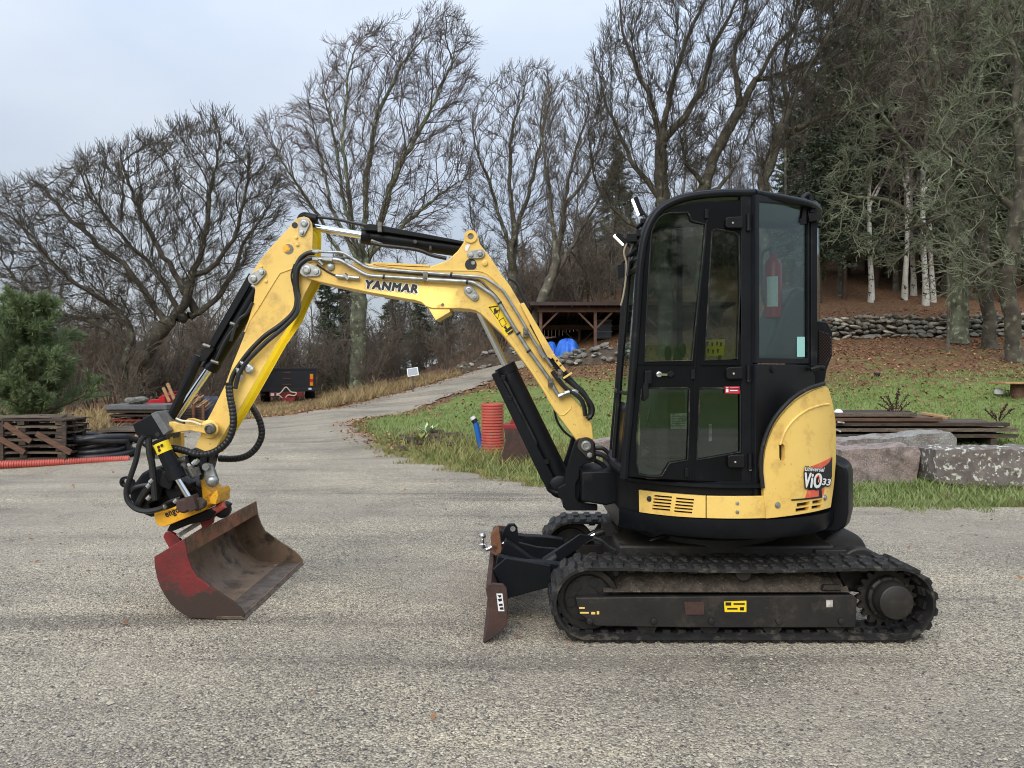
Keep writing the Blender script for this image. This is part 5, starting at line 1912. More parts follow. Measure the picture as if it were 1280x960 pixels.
# light bracket and wiper block at the roof's rear corner
g = G()
q = lambda x, y, Y: P(x, y, Y)
g.tube(smooth_path([q(1003, 249, 4.5), q(1008, 244, 4.5), q(1013, 246, 4.5), q(1014, 266, 4.5)], 4), .016, 8)
g.prism([(990, 277), (1002, 273), (1004, 258), (1008, 258), (1008, 280), (991, 280)], 4.46, 4.50)
g.prism([(1010, 266), (1026, 268), (1027, 274), (1012, 277)], 4.46, 4.54)
build('lamp_bracket', g, 'black_plastic', CABF, bevel=.004)

# door with four openings
d_out = [(803.5, 322), (807, 300), (814, 283), (825, 269), (840, 260), (858, 254), (880, 251), (926, 250), (928, 604), (880, 602), (784, 596), (787, 560), (792, 500), (796, 450), (800, 385)]
w1 = [(814.5, 290), (818, 280), (824, 272), (830, 268), (838, 266), (859.5, 265.5), (862, 269), (864, 275), (868, 277), (882, 280), (879, 318), (872, 385), (865, 450.6), (806, 452), (808, 400), (811, 340)]
w2 = [(890, 288.5), (896, 286.5), (918, 290), (924, 295), (925, 360), (921.5, 449), (881, 450.6), (884, 400), (887, 340)]
w3 = [(802, 487), (806, 485.5), (858, 484.5), (862, 487), (861, 540), (859.5, 575), (848, 577), (837, 579), (832, 587), (827, 595), (815, 595.5), (799, 593), (796.5, 580), (796, 547), (799, 515)]
w4 = [(875, 487), (878, 485), (923, 485.5), (925.5, 488), (925.5, 565), (900, 570), (871, 575), (873, 530)]
gd = holes_geo(d_out, [w1, w2, w3, w4], fl(YN - .006), (0, .03, 0))
DOOR = build('door', gd, 'black_paint', EX, bevel=.004)
for wpx in (w1, w2, w3, w4):
    cxw = sum(p[0] for p in wpx) / len(wpx); cyw = sum(p[1] for p in wpx) / len(wpx)
    g = G()
    g.extr([P(cxw + (x - cxw) * 1.03, cyw + (y - cyw) * 1.02, YN + .008) for x, y in wpx], (0, .004, 0))
    build('window_pane', g, 'glass', DOOR, smooth=False)
# rubber seals round the panes
for wpx in (w1, w2, w3, w4):
    g = G()
    pts = [P(x, y, YN - .007) for x, y in wpx]
    g.tube(pts + [pts[0], pts[1]], .0042, 6, caps=False)
    build('window_seal', g, 'rubber', DOOR)
# raised ribs of the door
g = G()
for pts in ([(867, 600), (869, 455), (874, 380), (882, 300), (885, 262)], [(797, 455), (866, 455)], [(876, 456), (924, 456)]):
    g.tube([P(x, y, YN - .006) for x, y in pts], .007, 6)
build('door_rib', g, 'black_paint', DOOR)
# hinges
for x0, y0, x1, y1 in ((907, 271, 933, 285), (908, 459, 933, 474), (910, 569, 935, 585)):
    g = G()
    g.prism([(x0, y0 + 2), (x0 + 3, y0), (x1 - 4, y0 - 1), (x1 - 4, y1), (x0 + 2, y1), (x0, y1 - 3)], YN - .035, YN)
    hg = build('hinge', g, 'black_plastic', DOOR, bevel=.006)
    g = G(); p = P(x1 + 2.5, (y0 + y1) / 2, YN - .02)
    g.cyl(p + Vector((0, 0, .045)), p - Vector((0, 0, .045)), .011, .011, 12)
    build('pin', g, 'black_plastic', hg)
    g = G(); g.lathe(P(x0 + 9, (y0 + y1) / 2 + .5, YN - .034), (0, -1, 0), [(0, .006), (.004, .005)], 10)
    g.lathe(P(x1 + 2.5, y1 + 1.5, YN - .02), (0, -1, 0), [(0, .008), (.008, .008)], 8)
    build('screw', g, 'white_dirty', hg)
for x, y in ((884, 267), (867, 468), (859, 591)):
    g = G(); g.prism([(x - 3, y - 6), (x + 2, y - 6), (x + 2, y + 6), (x - 3, y + 6)], YN - .02, YN)
    build('fold_hinge', g, 'black_plastic', DOOR, bevel=.003)
# handle and lock
g = G()
g.prism([(806, 463.5), (815, 463), (815, 480), (811, 480), (811, 497), (804.5, 502), (804, 482), (806, 478)], YN - .045, YN - .006)
build('door_handle', g, 'black_plastic', DOOR, bevel=.005)
g = G()
g.lathe(P(823.5, 468, YN - .006), (0, -1, 0), [(0, .016), (.012, .015), (.014, .010)], 16)
g.bar(P(824, 468, YN - .018), P(834, 468.5, YN - .018), .008, .012)
build('lock', g, 'chrome', DOOR)
g = G(); g.prism([(833, 467), (840, 463), (844, 468), (838, 472)], YN - .02, YN)
build('latch', g, 'black_plastic', DOOR, bevel=.003)
decal('sticker', [(906, 483), (924.5, 483), (924.5, 492), (906, 491.5)], fl(YN - .0085), 'sticker_red', DOOR)
decal('lettering', [(907.5, 484.2), (910.5, 484.2), (910.5, 490.4), (907.5, 490.4)], fl(YN - .0105), 'white', DOOR)
for a, b, c, d in ((912.5, 484.6, 923, 486), (912.5, 487.6, 922, 488.8)):
    decal('lettering', [(a, b), (c, b), (c, d), (a, d)], fl(YN - .0105), 'white', DOOR)
# stickers on the inside of the glass
decal('sticker', [(838, 517), (858.5, 516.5), (859, 536), (838.5, 536)], fl(YN + .014), 'white_dirty', DOOR)
for k in range(5):
    decal('lettering', [(840, 520 + k * 3), (856, 519.7 + k * 3), (856, 520.7 + k * 3), (840, 521 + k * 3)], fl(YN + .0125), 'grey_edge', DOOR)
decal('sticker', [(886, 530), (889.5, 530), (890, 551), (886, 552)], fl(YN + .014), 'white_dirty', DOOR)
decal('sticker', [(881, 425), (906, 424), (905, 444), (881, 445)], fl(YN + .10), 'sticker_yellow', DOOR)
for a, b in ((883, 427), (889, 428), (895, 427), (900, 428), (884, 436), (890, 437), (896, 436)):
    decal('lettering', [(a, b), (a + 3, b), (a + 2, b + 5), (a + .5, b + 5)], fl(YN + .098), 'ink', DOOR)

# front: windscreen between the two front pillars
rows = []
for f in np.linspace(0, 1, 7):
    row = []
    for p in near_path[:30]:
        bulge = .035 * math.sin(math.pi * min(1, f * 1.0)) * np.interp(p.z, [.8, 1.5, 2.1, 2.3], [.8, 1.0, .6, .2])
        row.append((p.x + .05 * f - bulge, YN + (YF - YN) * f, p.z))
    rows.append(row)
g = G(); g.grid([r[:24] for r in rows])
build('windscreen', g, 'glass_clear', EX)
g = G()
mid = [Vector(p) for p in rows[2]]
g.tube([Vector((p.x - .012, p.y, p.z)) for p in mid[2:23]], .014, 8)
g.tube(smooth_path([Vector((mid[22].x - .012, mid[22].y, mid[22].z)), Vector((mid[23].x - .004, mid[23].y - .06, mid[23].z + .03)), Vector((near_path[23].x, YN + .03, mid[23].z + .02))], 4), .014, 8)
g.tube([Vector((r[9][0] - .01, r[9][1], r[9][2])) for r in rows], .010, 6)
for i in (22, 28):
    g.tube([Vector(r[i]) for r in rows], .02, 8)
g.tube([Vector(r[1]) for r in rows], .03, 8)
build('windscreen_frame', g, 'black_satin', CABF)
# lower front skin
g = G()
g.grid([[(r[k][0] - .004, r[k][1], r[k][2]) for k in range(0, 9)] for r in rows])
fs_ = build('front_skin', g, 'black_paint', CABF)
sm = fs_.modifiers.new('sheet', 'SOLIDIFY'); sm.thickness = .012
# cables and a small camera box on the front pillar
for pts, r, m in (([(800, 300), (790, 296), (783, 306), (780, 316), (783, 330), (782, 350), (779, 370), (776, 382)], .0055, 'cable_beige'), ([(803, 292), (795, 300), (789, 312), (786, 330), (784, 345)], .011, 'hose_rubber'),
                  ([(808, 280), (800, 288), (797, 300), (796, 318)], .012, 'hose_rubber'), ([(798, 298), (790, 306), (792, 318), (788, 326)], .010, 'hose_rubber')):
    g = G(); g.tube(smooth_path([P(x, y, 4.45) for x, y in pts], 6), r, 8)
    build('cable', g, m, CABF)
g = G(); g.prism([(772, 331), (780, 329), (780, 346), (773, 347)], 4.45, 4.53); g.tube([P(777, 330, 4.49), P(786, 322, 4.49)], .008, 8)
build('camera_box', g, 'black_plastic', CABF, bevel=.006)
g = G()
for x0, y0, x1, y1 in ((797, 300, 806, 288), (784, 322, 797, 310), (796, 285, 811, 272)):
    g.tube([P(x0, y0, 4.46), P(x1, y1, 4.40)], .012, 8)
g.box(P(800, 292, 4.45), (.05, .06, .04)); g.box(P(789, 298, 4.45), (.06, .06, .05)); g.box(P(806, 277, 4.42), (.05, .05, .03))
build('lamp_mount', g, 'black_plastic', CABF, bevel=.004)
# two lit bar lamps over the windscreen
for (x0, y0), (x1, y1) in (((791, 249), (799, 269)), ((768, 294), (780, 306))):
    A, B = P(x0, y0, 4.47), P(x1, y1, 4.47)
    g = G(); g.bar(A + Vector((.014, 0, .004)) + (A - B) * .06, B + Vector((.014, 0, .004)) - (A - B) * .06, .04, .026, up=(1, 0, .6)); g.tube([A.lerp(B, .5) + Vector((.02, 0, 0)), A.lerp(B, .8) + Vector((.05, -.01, -.03)), A.lerp(B, 1.1) + Vector((.06, -.02, -.06))], .008, 6)
    lb = build('light_bar', g, 'black_plastic', CABF, bevel=.005)
    g = G(); g.bar(A + Vector((-.002, 0, 0)), B + Vector((-.002, 0, 0)), .022, .014, up=(1, 0, .6))
    build('lamp_lens', g, 'led', lb)

# the lower bar lamp shines on the arm
ld = bpy.data.lights.new('work_light', 'SPOT')
ld.energy = 150; ld.spot_size = math.radians(19); ld.spot_blend = .9; ld.shadow_soft_size = .04; ld.color = (1, .97, .9)
lo_ = bpy.data.objects.new('work_light', ld)
lo_.location = P(766, 296, 4.45)
lo_.rotation_euler = (P(352, 436, 4.97) - lo_.location).to_track_quat('-Z', 'Y').to_euler()
COL.objects.link(lo_)
lo_.parent = EX
lo_.matrix_parent_inverse = Matrix.Translation(EX.location).inverted()

# inside of the cab
g = G()
g.extr([(.74, 4.28, .875), (1.36, 4.26, .875), (1.70, 4.55, .875), (1.76, 5.05, .875), (.72, 5.05, .875)], (0, 0, .03)); g.span((1.42, 4.5, .90), (1.80, 5.0, 1.25)); g.span((.68, 4.40, .90), (.74, 5.05, 1.05))
INT = build('cab_floor', g, 'cab_inside', EX, bevel=.01)
g = G()
seatb = [(955, 449), (964, 425), (972, 400), (980, 380), (990, 364), (998, 358), (1005, 358), (1012, 366), (1014, 400), (1012, 449)]
q = [P(x, y, 4.62) for x, y in seatb]
g.extr(q, (0, .40, 0))
g.span((1.22, 4.58, 1.22), (1.62, 5.0, 1.36))
build('seat', g, 'seat_vinyl', EX, bevel=.035, seg=3)
g = G()
g.span((1.0, 4.36, .9), (1.44, 4.50, 1.42)); g.span((.82, 4.42, .9), (.90, 4.98, 1.38))
build('console', g, 'cab_inside', EX, bevel=.02)
g = G()
for x, y, dx in ((838, 440, -3), (850, 436, 3), (899, 430, 2), (846, 445, 0)):
    p = P(x, y + 22, 4.5)
    g.tube([p, P(x + dx, y, 4.5)], .010, 8); g.lathe(P(x + dx, y, 4.5), (0, 0, 1), [(-.05, .012), (-.02, .022), (.02, .02), (.035, .008)], 10)
build('lever', g, 'black_plastic', EX)
g = G()
g.tube([P(801, 560, 4.6), P(818, 486, 4.6)], .008, 8)
g.tube(smooth_path([P(x, y, 4.55) for x, y in ((802, 556), (812, 562), (822, 566), (826, 574), (818, 582))], 4), .010, 8)
g.tube(smooth_path([P(x, y, 4.5) for x, y in ((900, 500), (904, 495), (912, 494), (916, 500), (914, 560))], 4), .010, 8)
build('pedal_lever', g, 'zinc_dark', EX)
g = G(); g.prism([(800, 573), (818, 560), (836, 568), (834, 576), (812, 585)], 4.6, 4.75)
build('floor_mat', g, 'grey_edge', EX, bevel=.004)
g = G()
g.span((.90, YF - .03, .9), (1.5, YF - .005, 1.5)); g.span((1.08, YF - .02, 1.5), (1.12, YF, 2.4))
build('far_side_panel', g, 'black_plastic', CABF)
g = G(); g.extr([(.74, YF - .01, 1.5), (1.5, YF - .01, 1.5), (1.5, YF - .01, 2.4), (.80, YF - .01, 2.3)], (0, .004, 0))
build('far_window', g, 'glass_clear', EX)
# fire extinguisher held inside the cab
FEX = P(966, 357, 4.66)
fe = thing('fire_extinguisher', 'red fire extinguisher with pale label standing inside the cab corner window', 'extinguisher', FEX + Vector((0, 0, -.20)))
g = G(); g.lathe(FEX, (0, 0, 1), [(-.20, .04), (-.19, .052), (.12, .052), (.15, .042), (.17, .02), (.19, .02)], 24)
build('body', g, 'ext_red', fe)
g = G()
g.add([FEX + Vector((0.0535 * math.cos(t), 0.0535 * math.sin(t), z)) for z in (-.13, .05) for t in np.linspace(-2.6, -1.3, 9)], [(i, i + 1, i + 10, i + 9) for i in range(8)])
build('label', g, 'white', fe)
g = G(); g.lathe(FEX + Vector((0, 0, .19)), (0, 0, 1), [(0, .02), (.04, .02)], 12); g.bar(FEX + Vector((-.02, 0, .23)), FEX + Vector((.09, -.02, .26)), .014, .012); g.bar(FEX + Vector((-.02, 0, .21)), FEX + Vector((.08, -.02, .21)), .014, .012)
g.tube(smooth_path([FEX + Vector(v) for v in ((-.02, 0, .22), (-.07, -.02, .18), (-.075, -.03, .0), (-.06, -.03, -.12))], 5), .009, 6)
build('valve', g, 'zinc_dark', fe)

# vent housing behind the cab corner
g = G()
vh = [(1014, 400), (1034, 402), (1041, 414), (1041, 444), (1034, 462), (1031, 480), (1006, 480), (1006, 458), (1014, 452)]
q = [P(x, y, 4.60) for x, y in vh]
g.extr(q, (0, .20, 0))
VH = build('vent_housing', g, 'black_satin', EX, bevel=.010)
g = G()
gp = lambda x, y: P(x, y, 4.597)
def inpoly(x, y, poly):
    c = False
    for i in range(len(poly)):
        (x0, y0), (x1, y1) = poly[i], poly[i - 1]
        if (y0 > y) != (y1 > y) and x < (x1 - x0) * (y - y0) / (y1 - y0) + x0: c = not c
    return c
gr = [(1024, 413), (1036, 417), (1039, 422), (1039, 442), (1030, 460), (1023, 458)]
g.extr([gp(x, y) for x, y in gr], (0, -.004, 0))
build('grille_back', g, 'rust_dark', VH, smooth=False)
g = G()
for d in range(-60, 80, 4):
    for sgn in (1, -1):
        seg = []
        for s_ in np.linspace(0, 1, 60):
            x = 1018 + 26 * s_
            y = 436 + d + sgn * 22 * (s_ - .5) * 2 * .7
            if inpoly(x, y, gr): seg.append((x, y))
        if len(seg) > 2:
            g.bar(P(seg[0][0], seg[0][1], 4.590), P(seg[-1][0], seg[-1][1], 4.590), .004, .003, up=(0, 1, 0))
build('grille', g, 'black_plastic', VH, smooth=False)
g = G(); g.tube(smooth_path([P(x, y, 4.48) for x, y in ((1013, 462), (1024, 459), (1030, 461))], 4), .014, 8)
build('latch', g, 'black_plastic', VH)

# ---- swing bracket in front
g = G()
g.prism([(727, 590), (779, 588), (790, 597), (790, 648), (784, 646), (770, 629), (758, 632), (727, 627)], 4.70, 5.12)
SB = build('swing_frame', g, 'black_satin', EX, bevel=.012)
g = G()
for x, y in ((776, 599.5), (781.5, 613), (784, 646)):
    g.lathe(P(x, y, 4.697), (0, -1, 0), [(0, .009), (.006, .008)], 8)
build('bolt', g, 'zinc', SB)
brk = [(719, 552), (724, 548.5), (732, 547), (740, 549), (744, 555), (745, 566), (746, 577), (732, 580), (725, 585), (724, 597), (720, 605), (720, 622), (724, 629), (747, 631), (747, 638.5), (708, 638.5), (704, 634), (703, 626), (698, 620), (697, 610), (706, 605), (707, 588), (712, 575)]
g = G(); g.prism(brk, 4.80, 4.84)
KB = build('swing_bracket', g, 'black_satin', EX, bevel=.006)
q = [P(x, y, 4.80) for x, y in brk]
for p in q: p.y = 5.08
g = G(); g.extr(q, (0, .04, 0)); g.prism([(727, 600), (720, 600), (708, 590), (700, 612), (704, 634), (722, 636)], 4.84, 5.08)
build('bracket_plate', g, 'black_satin', KB, bevel=.006)

def pin_plate(a, b, r0, r1, Y, parent, m='zinc'):
    """obround keeper plate with a pin head at a and a bolt at b"""
    A, B = Vector(a), Vector(b)
    d = (B - A); L = d.length; ang = math.atan2(d.y, d.x)
    pts = []
    n = 10
    for i in range(n + 1):
        t = ang + math.pi / 2 + math.pi * i / n
        pts.append((A.x + r0 * math.cos(t), A.y + r0 * math.sin(t)))
    for i in range(n + 1):
        t = ang - math.pi / 2 + math.pi * i / n
        pts.append((B.x + r1 * math.cos(t), B.y + r1 * math.sin(t)))
    g = G(); g.prism(pts, Y - .012, Y + .004)
    o = build('pin_plate', g, m, parent, bevel=.003)
    g = G(); s_ = Y / F
    g.lathe(P(a[0], a[1], Y - .012), (0, -1, 0), [(0, r0 * .62 * s_), (.010, r0 * .58 * s_), (.012, r0 * .36 * s_), (.009, r0 * .3 * s_)], 18)
    build('pin', g, 'zinc', o)
    g = G()
    g.lathe(P(b[0], b[1], Y - .012), (0, -1, 0), [(0, r1 * .62 * s_), (.012, r1 * .60 * s_), (.013, r1 * .3 * s_)], 6)
    build('bolt', g, 'zinc', o)
    return o
pin_plate((732.5, 557), (737, 568.5), 10.5, 5.5, 4.795, KB, 'frame_steel')

# ---- boom
BY0, BY1 = 4.84, 5.08
boom = [(376, 341), (377, 334), (383, 329), (392, 327), (405.6, 325.5), (432, 328.5), (464.7, 329.5), (515, 333), (537, 333), (559, 325.5), (572, 313.5), (579.5, 302.5), (580.6, 294), (583.5, 289.5), (588, 288), (593, 289), (597, 294), (600, 305), (613.5, 322), (627, 343), (637.5, 357), (650.7, 379.5), (662, 402), (678, 434), (684, 452.5), (698, 475), (712.5, 492), (726.6, 509), (735, 520), (740, 531), (742, 547), (740, 556), (733, 562), (726, 560), (721, 551), (698, 520), (681.6, 493), (664.7, 466.6), (642, 435.6), (627, 417), (611, 402), (601, 392.5), (594, 388.5), (587, 386.8), (575, 385.8), (540, 385.6), (532, 383), (526, 378), (518, 375.5), (506, 373.6), (462.5, 366), (418.8, 357), (399, 352.5), (382, 347.5)]
g = G(); g.prism(boom, BY0, BY1)
BOOM = build('boom', g, 'yellow', EX, bevel=.008)
# weld plate step along the boom side and the ears of the arm cylinder
up_ = [(590, 336), (600, 337), (612, 345), (624, 358), (636, 378), (650, 404), (662, 426), (674, 447), (690, 462), (694, 457), (680, 432), (666, 402), (652, 374), (640, 355), (626, 340), (612, 330), (600, 327)]
g = G(); g.tube(smooth_path([P(x, y, BY0 - .001) for x, y in ((470, 331), (520, 337), (570, 338), (600, 339), (615, 347), (628, 362), (642, 386), (658, 416), (672, 442), (686, 459), (696, 470))], 5), .005, 6)
build('weld_bead', g, 'yellow', BOOM)
g = G(); g.tube(smooth_path([P(x, y, BY0 - .001) for x, y in ((684, 497), (700, 519), (712, 512), (714, 508))], 3), .004, 6)
g.tube(smooth_path([P(x, y, BY0 - .001) for x, y in ((616, 392), (632, 412), (650, 436), (672, 470), (694, 502))], 3), .0035, 6)
build('weld_bead', g, 'yellow', BOOM)
g = G(); g.prism([(534.7, 384), (540, 385.6), (562, 386), (562.5, 390), (544.5, 400.5)], BY0 + .01, BY1 - .01)
build('cylinder_stop', g, 'yellow', BOOM, bevel=.003)
g = G(); g.prism([(466, 327.5), (537, 331), (537, 333.5), (466, 330.5)], BY0 - .006, BY1 + .006)
build('top_plate', g, 'yellow', BOOM, bevel=.002)
g = G(); g.prism([(650, 380), (655, 378), (694, 444), (689, 449), (684, 446)], BY0 - .03, BY0 + .04)
build('hose_guard', g, 'yellow', BOOM, bevel=.004)
def ring(c, r0, r1, Y, m, parent, name, t=.012):
    g = G(); s_ = Y / F
    g.lathe(P(c[0], c[1], Y), (0, -1, 0), [(0, r1 * s_), (t, r1 * s_), (t, r0 * s_), (0, r0 * s_)], 24, caps=False)
    return build(name, g, m, parent)
ring((588.5, 295.8), 4.0, 8.0, BY0, 'yellow', BOOM, 'lifting_eye')
g = G(); g.lathe(P(588.5, 295.8, BY0 - .001), (0, -1, 0), [(0, .017), (.002, .017)], 16); 
build('eye_hole', g, 'zinc_dark', BOOM)
g = G(); g.lathe(P(588.5, 330.8, BY0 - .001), (0, -1, 0), [(0, 7.3 * .005), (.002, 7.3 * .005)], 24)
build('recess', g, 'ink', BOOM)
g = G(); g.lathe(P(591.5, 328.5, BY0 - .003), (0, -1, 0), [(0, .014), (.004, .012)], 12)
build('pin', g, 'zinc', BOOM)
g = G(); g.lathe(P(606, 328.8, BY0), (0, -1, 0), [(0, .020), (.012, .018), (.014, .012)], 14)
build('boss', g, 'yellow', BOOM)
g = G(); g.lathe(P(553.5, 381, BY0), (0, -1, 0), [(0, .010), (.010, .010)], 8)
build('grease_bolt', g, 'zinc_dark', BOOM)
pin_plate((600, 317), (588.8, 318.4), 6.0, 5.0, BY0 - .004, BOOM)
pin_plate((586, 362.5), (593.3, 370.8), 6.6, 5.2, BY0 - .004, BOOM)
decal('sticker', [(582, 307), (586, 305), (588, 306), (584, 314), (581, 313)], fl(BY0 - .003), 'white', BOOM)
# lettering with white outline
aY = math.radians(5.5)
text('YANMAR', (489.5, 358.2), 9.4, aY, fl(BY0 - .003), 'white', BOOM, shear=.12, wpx=65, space=1.16, strike=1.9)
text('YANMAR', (489.5, 358.2), 9.4, aY, fl(BY0 - .0050), 'ink', BOOM, shear=.12, wpx=65, space=1.16, strike=.95)
# warning sticker
WY = fl(BY0 - .003)
decal('sticker', [(610, 383), (623, 376.5), (643.5, 413), (632, 421)], WY, 'sticker_yellow', BOOM)
def line_geo(pts, r, Y, m, parent, name='lettering', close=False):
    g = G(); q = [P(x, y, Y) for x, y in pts]
    if close: q = q + [q[0], q[1]]
    g.tube(q, r, 4, caps=False)
    return build(name, g, m, parent)
line_geo([(611.5, 384), (625.5, 382), (622, 398.5)], .0035, BY0 - .005, 'ink', BOOM, close=True)
for q in ([(617, 386), (620, 385), (621, 391), (618, 393)], [(620, 388), (624, 387), (621, 392)]):
    decal('lettering', q, fl(BY0 - .0055), 'ink', BOOM)
line_geo([(623.5, 401), (629, 397), (633, 404.5), (627.5, 408.5)], .002, BY0 - .005, 'ink', BOOM, close=True)
for q in ([(631, 413), (640, 406.5), (641.5, 409.5), (633, 416)], [(629.5, 409), (632, 407), (634, 411), (632, 412)], [(634, 417), (641, 412), (641.5, 415), (636, 419)]):
    decal('lettering', q, fl(BY0 - .0055), 'ink', BOOM)
# steel pipes along the boom
def pipe(pts, r, Y, parent, m='zinc', n=4, name='hydraulic_pipe'):
    q = []
    for i, (x, y) in enumerate(pts):
        q.append(P(x, y, Y))
    # short bends: round the corners only
    out = [q[0]]
    for i in range(1, len(q) - 1):
        a, b, c = q[i - 1], q[i], q[i + 1]
        d0, d1 = min(.03, (a - b).length * .4), min(.03, (c - b).length * .4)
        s0, s1 = b + (a - b).normalized() * d0, b + (c - b).normalized() * d1
        for k in range(n + 1):
            t = k / n
            out.append(s0 * (1 - t) ** 2 + b * 2 * t * (1 - t) + s1 * t * t)
    out.append(q[-1])
    g = G(); g.tube(out, r, 10)
    return build(name, g, m, parent)
pipe([(391, 323.5), (423, 324.5), (430, 328), (456, 343), (464, 345), (537, 349.5), (584, 352), (593, 353.5), (618, 370), (626, 383), (660, 437), (686, 473), (698, 495), (704, 493), (718, 488), (722, 491)], .0125, BY0 - .028, BOOM)
pipe([(391, 314), (427, 315.5), (434, 318.5), (456, 333.5), (464, 335.5), (570, 344), (600, 346), (608, 348), (628, 362), (634, 371), (653, 402), (668, 428), (690, 458)], .0095, BY0 - .026, BOOM)
pipe([(400, 322), (436, 322), (470, 338), (600, 350), (622, 372), (644, 410)], .007, BY0 - .006, BOOM, 'zinc_dark')
# couplings and clamps
g = G()
for a, b, r in (((391, 323.5), (398, 323.8), .016), ((404, 324), (416, 324.3), .018), ((391, 314), (399, 314.3), .014), ((399, 326), (404, 331), .012)):
    g.cyl(P(a[0], a[1], BY0 - .028), P(b[0], b[1], BY0 - .028), r, r, 6)
g.cyl(P(420, 345, BY0 - .02), P(449, 348, BY0 - .02), .013, .013, 8)
g.cyl(P(430, 343, BY0 - .02), P(436, 349, BY0 - .02), .016, .016, 6)
g.cyl(P(672, 432, BY0 - .03), P(680, 447, BY0 - .03), .014, .014, 8)
g.cyl(P(698, 496, BY0 - .03), P(704, 493, BY0 - .03), .018, .018, 8)
g.cyl(P(706, 492, BY0 - .03), P(712, 490, BY0 - .03), .018, .018, 8)
build('hose_coupling', g, 'zinc', BOOM)
g = G()
for x, y in ((532, 346), (657, 416), (688, 478), (700, 467)):
    g.box(P(x, y, BY0 - .02), (.03, .045, .055))
    g.cyl(P(x, y, BY0 - .04), P(x, y, BY0 - .055), .010, .010, 6)
build('pipe_clamp', g, 'zinc_dark', BOOM, bevel=.002)
g = G()
for x, y, r in ((480, 346, .016), (584, 352, .016), (564, 343, .014), (624.5, 379, .016), (648, 417, .016), (661, 439, .016)):
    g.lathe(P(x, y, BY0 - .028), (1, 0, -.2 if x < 600 else -1.5), [(-.006, r), (.006, r)], 10)
build('cable_tie', g, 'ink', BOOM)
pin_plate((383, 337.3), (395, 339.5), 9.0, 6.0, BY0 - .004, BOOM)
g = G(); g.lathe(P(413.5, 333.5, BY0), (0, -1, 0), [(0, .026), (.014, .024), (.02, .012)], 14)
build('pipe_clamp', g, 'zinc', BOOM)
# hoses over the boom's back
for pts, r, Y in (([(636, 348), (645, 354), (652, 368), (660, 385)], .011, BY1), ([(662, 398), (668, 412), (680, 430), (700, 458), (716, 478), (730, 492), (738, 510), (737, 524)], .016, BY0 + .05),
                  ([(664, 405), (684, 440), (704, 470), (722, 486), (739, 505), (740, 518), (734, 524)], .014, BY0 + .0), ([(690, 464), (706, 484), (722, 495), (729, 505), (732, 520)], .014, BY0 - .03),
                  ([(693, 512), (696, 525), (704, 538), (716, 548)], .008, BY1), ([(744, 566), (755, 570), (764, 578), (772, 588)], .016, 4.8), ([(740, 574), (752, 580), (762, 590), (776, 592)], .014, 4.86), ([(743, 560), (756, 562), (770, 580), (778, 592)], .013, 4.95)):
    g = G(); g.tube(smooth_path([P(x, y, Y) for x, y in pts], 6), r, 8)
    build('hydraulic_hose', g, 'hose_rubber', BOOM)
g = G()
for x, y in ((694, 448), (698, 454), (703, 460)):
    g.box(P(x, y, BY0 - .03), (.05, .03, .022), Matrix.Rotation(math.radians(50), 3, 'Y'))
g.bar(P(704, 473, BY0 - .04), P(715, 466, BY0 - .04), .02, .012)
build('hose_block', g, 'yellow', BOOM, bevel=.002)

# boom lift cylinder
A, B = P(598, 392, 4.96), P(634, 462, 4.96)
base_ = P(702, 602, 4.96)
g = G(); g.tube([P(592, 374, 4.96), P(636, 464, 4.96)], .024, 14)
LC = None
g2 = G(); g2.cyl(P(631, 458, 4.96), base_, .066, .066, 24)
LC = build('boom_cylinder', g2, 'black_satin', EX, bevel=.006)
build('rod', g, 'chrome', LC)
g = G(); g.lathe(P(631, 458, 4.96), (base_ - P(631, 458, 4.96)), [(-.004, .05), (-.004, .070), (.05, .070), (.055, .062)], 24)
build('gland', g, 'black_satin', LC)
g = G(); g.prism([(614, 468), (622, 464), (690, 592), (697, 608), (683, 610), (676, 598)], 4.87, 4.90)
build('cylinder_guard', g, 'black_satin', LC, bevel=.006)
g = G(); g.tube(smooth_path([P(x, y, 4.88) for x, y in ((628, 473), (634, 482), (640, 494), (666, 545), (670, 555), (668, 566), (672, 572), (680, 578))], 5), .009, 8)
build('hydraulic_hose', g, 'hose_rubber', LC)
g = G()
for x, y in ((629, 472), (637, 498), (683, 577)):
    g.box(P(x, y, 4.88), (.03, .03, .03))
build('fitting', g, 'black_plastic', LC, bevel=.003)
g = G(); g.lathe(P(698, 604, 5.02), (0, -1, 0), [(0, .07), (.16, .07), (.168, .05)], 22)
g.tube(smooth_path([P(x, y, 4.84) for x, y in ((684, 606), (688, 613), (698, 616), (706, 610))], 5), .016, 8)
build('cylinder_foot', g, 'black_satin', LC)

# arm cylinder on top of the boom
def two_stage(name, rodA, rodB, barA, barB, Y, rr, rb, parent=EX):
    g = G(); g.cyl(P(*barA, Y), P(*barB, Y), rb, rb, 22)
    o = build(name, g, 'black_satin', parent, bevel=.005)
    g = G(); g.cyl(P(*rodA, Y), P(*rodB, Y), rr, rr, 16)
    build('rod', g, 'chrome', o)
    d = (P(*barB, Y) - P(*barA, Y))
    g = G(); g.lathe(P(*barA, Y), d, [(-.004, rr * 1.2), (-.004, rb * 1.07), (.05, rb * 1.07), (.055, rb)], 22)
    build('gland', g, 'black_satin', o)
    return o
AC = two_stage('arm_cylinder', (391, 284), (460, 295.5), (454, 295), (580, 312), 4.96, .024, .050)
g = G(); g.prism([(455, 281), (462, 279.5), (473, 281), (580, 301.5), (580, 305), (470, 288.5), (456, 288)], 4.88, 5.0)
build('cylinder_guard', g, 'black_satin', AC, bevel=.004)
g = G(); g.tube(smooth_path([P(x, y, 4.9) for x, y in ((395, 271), (420, 274), (440, 278.5), (460, 282))], 5), .010, 8)
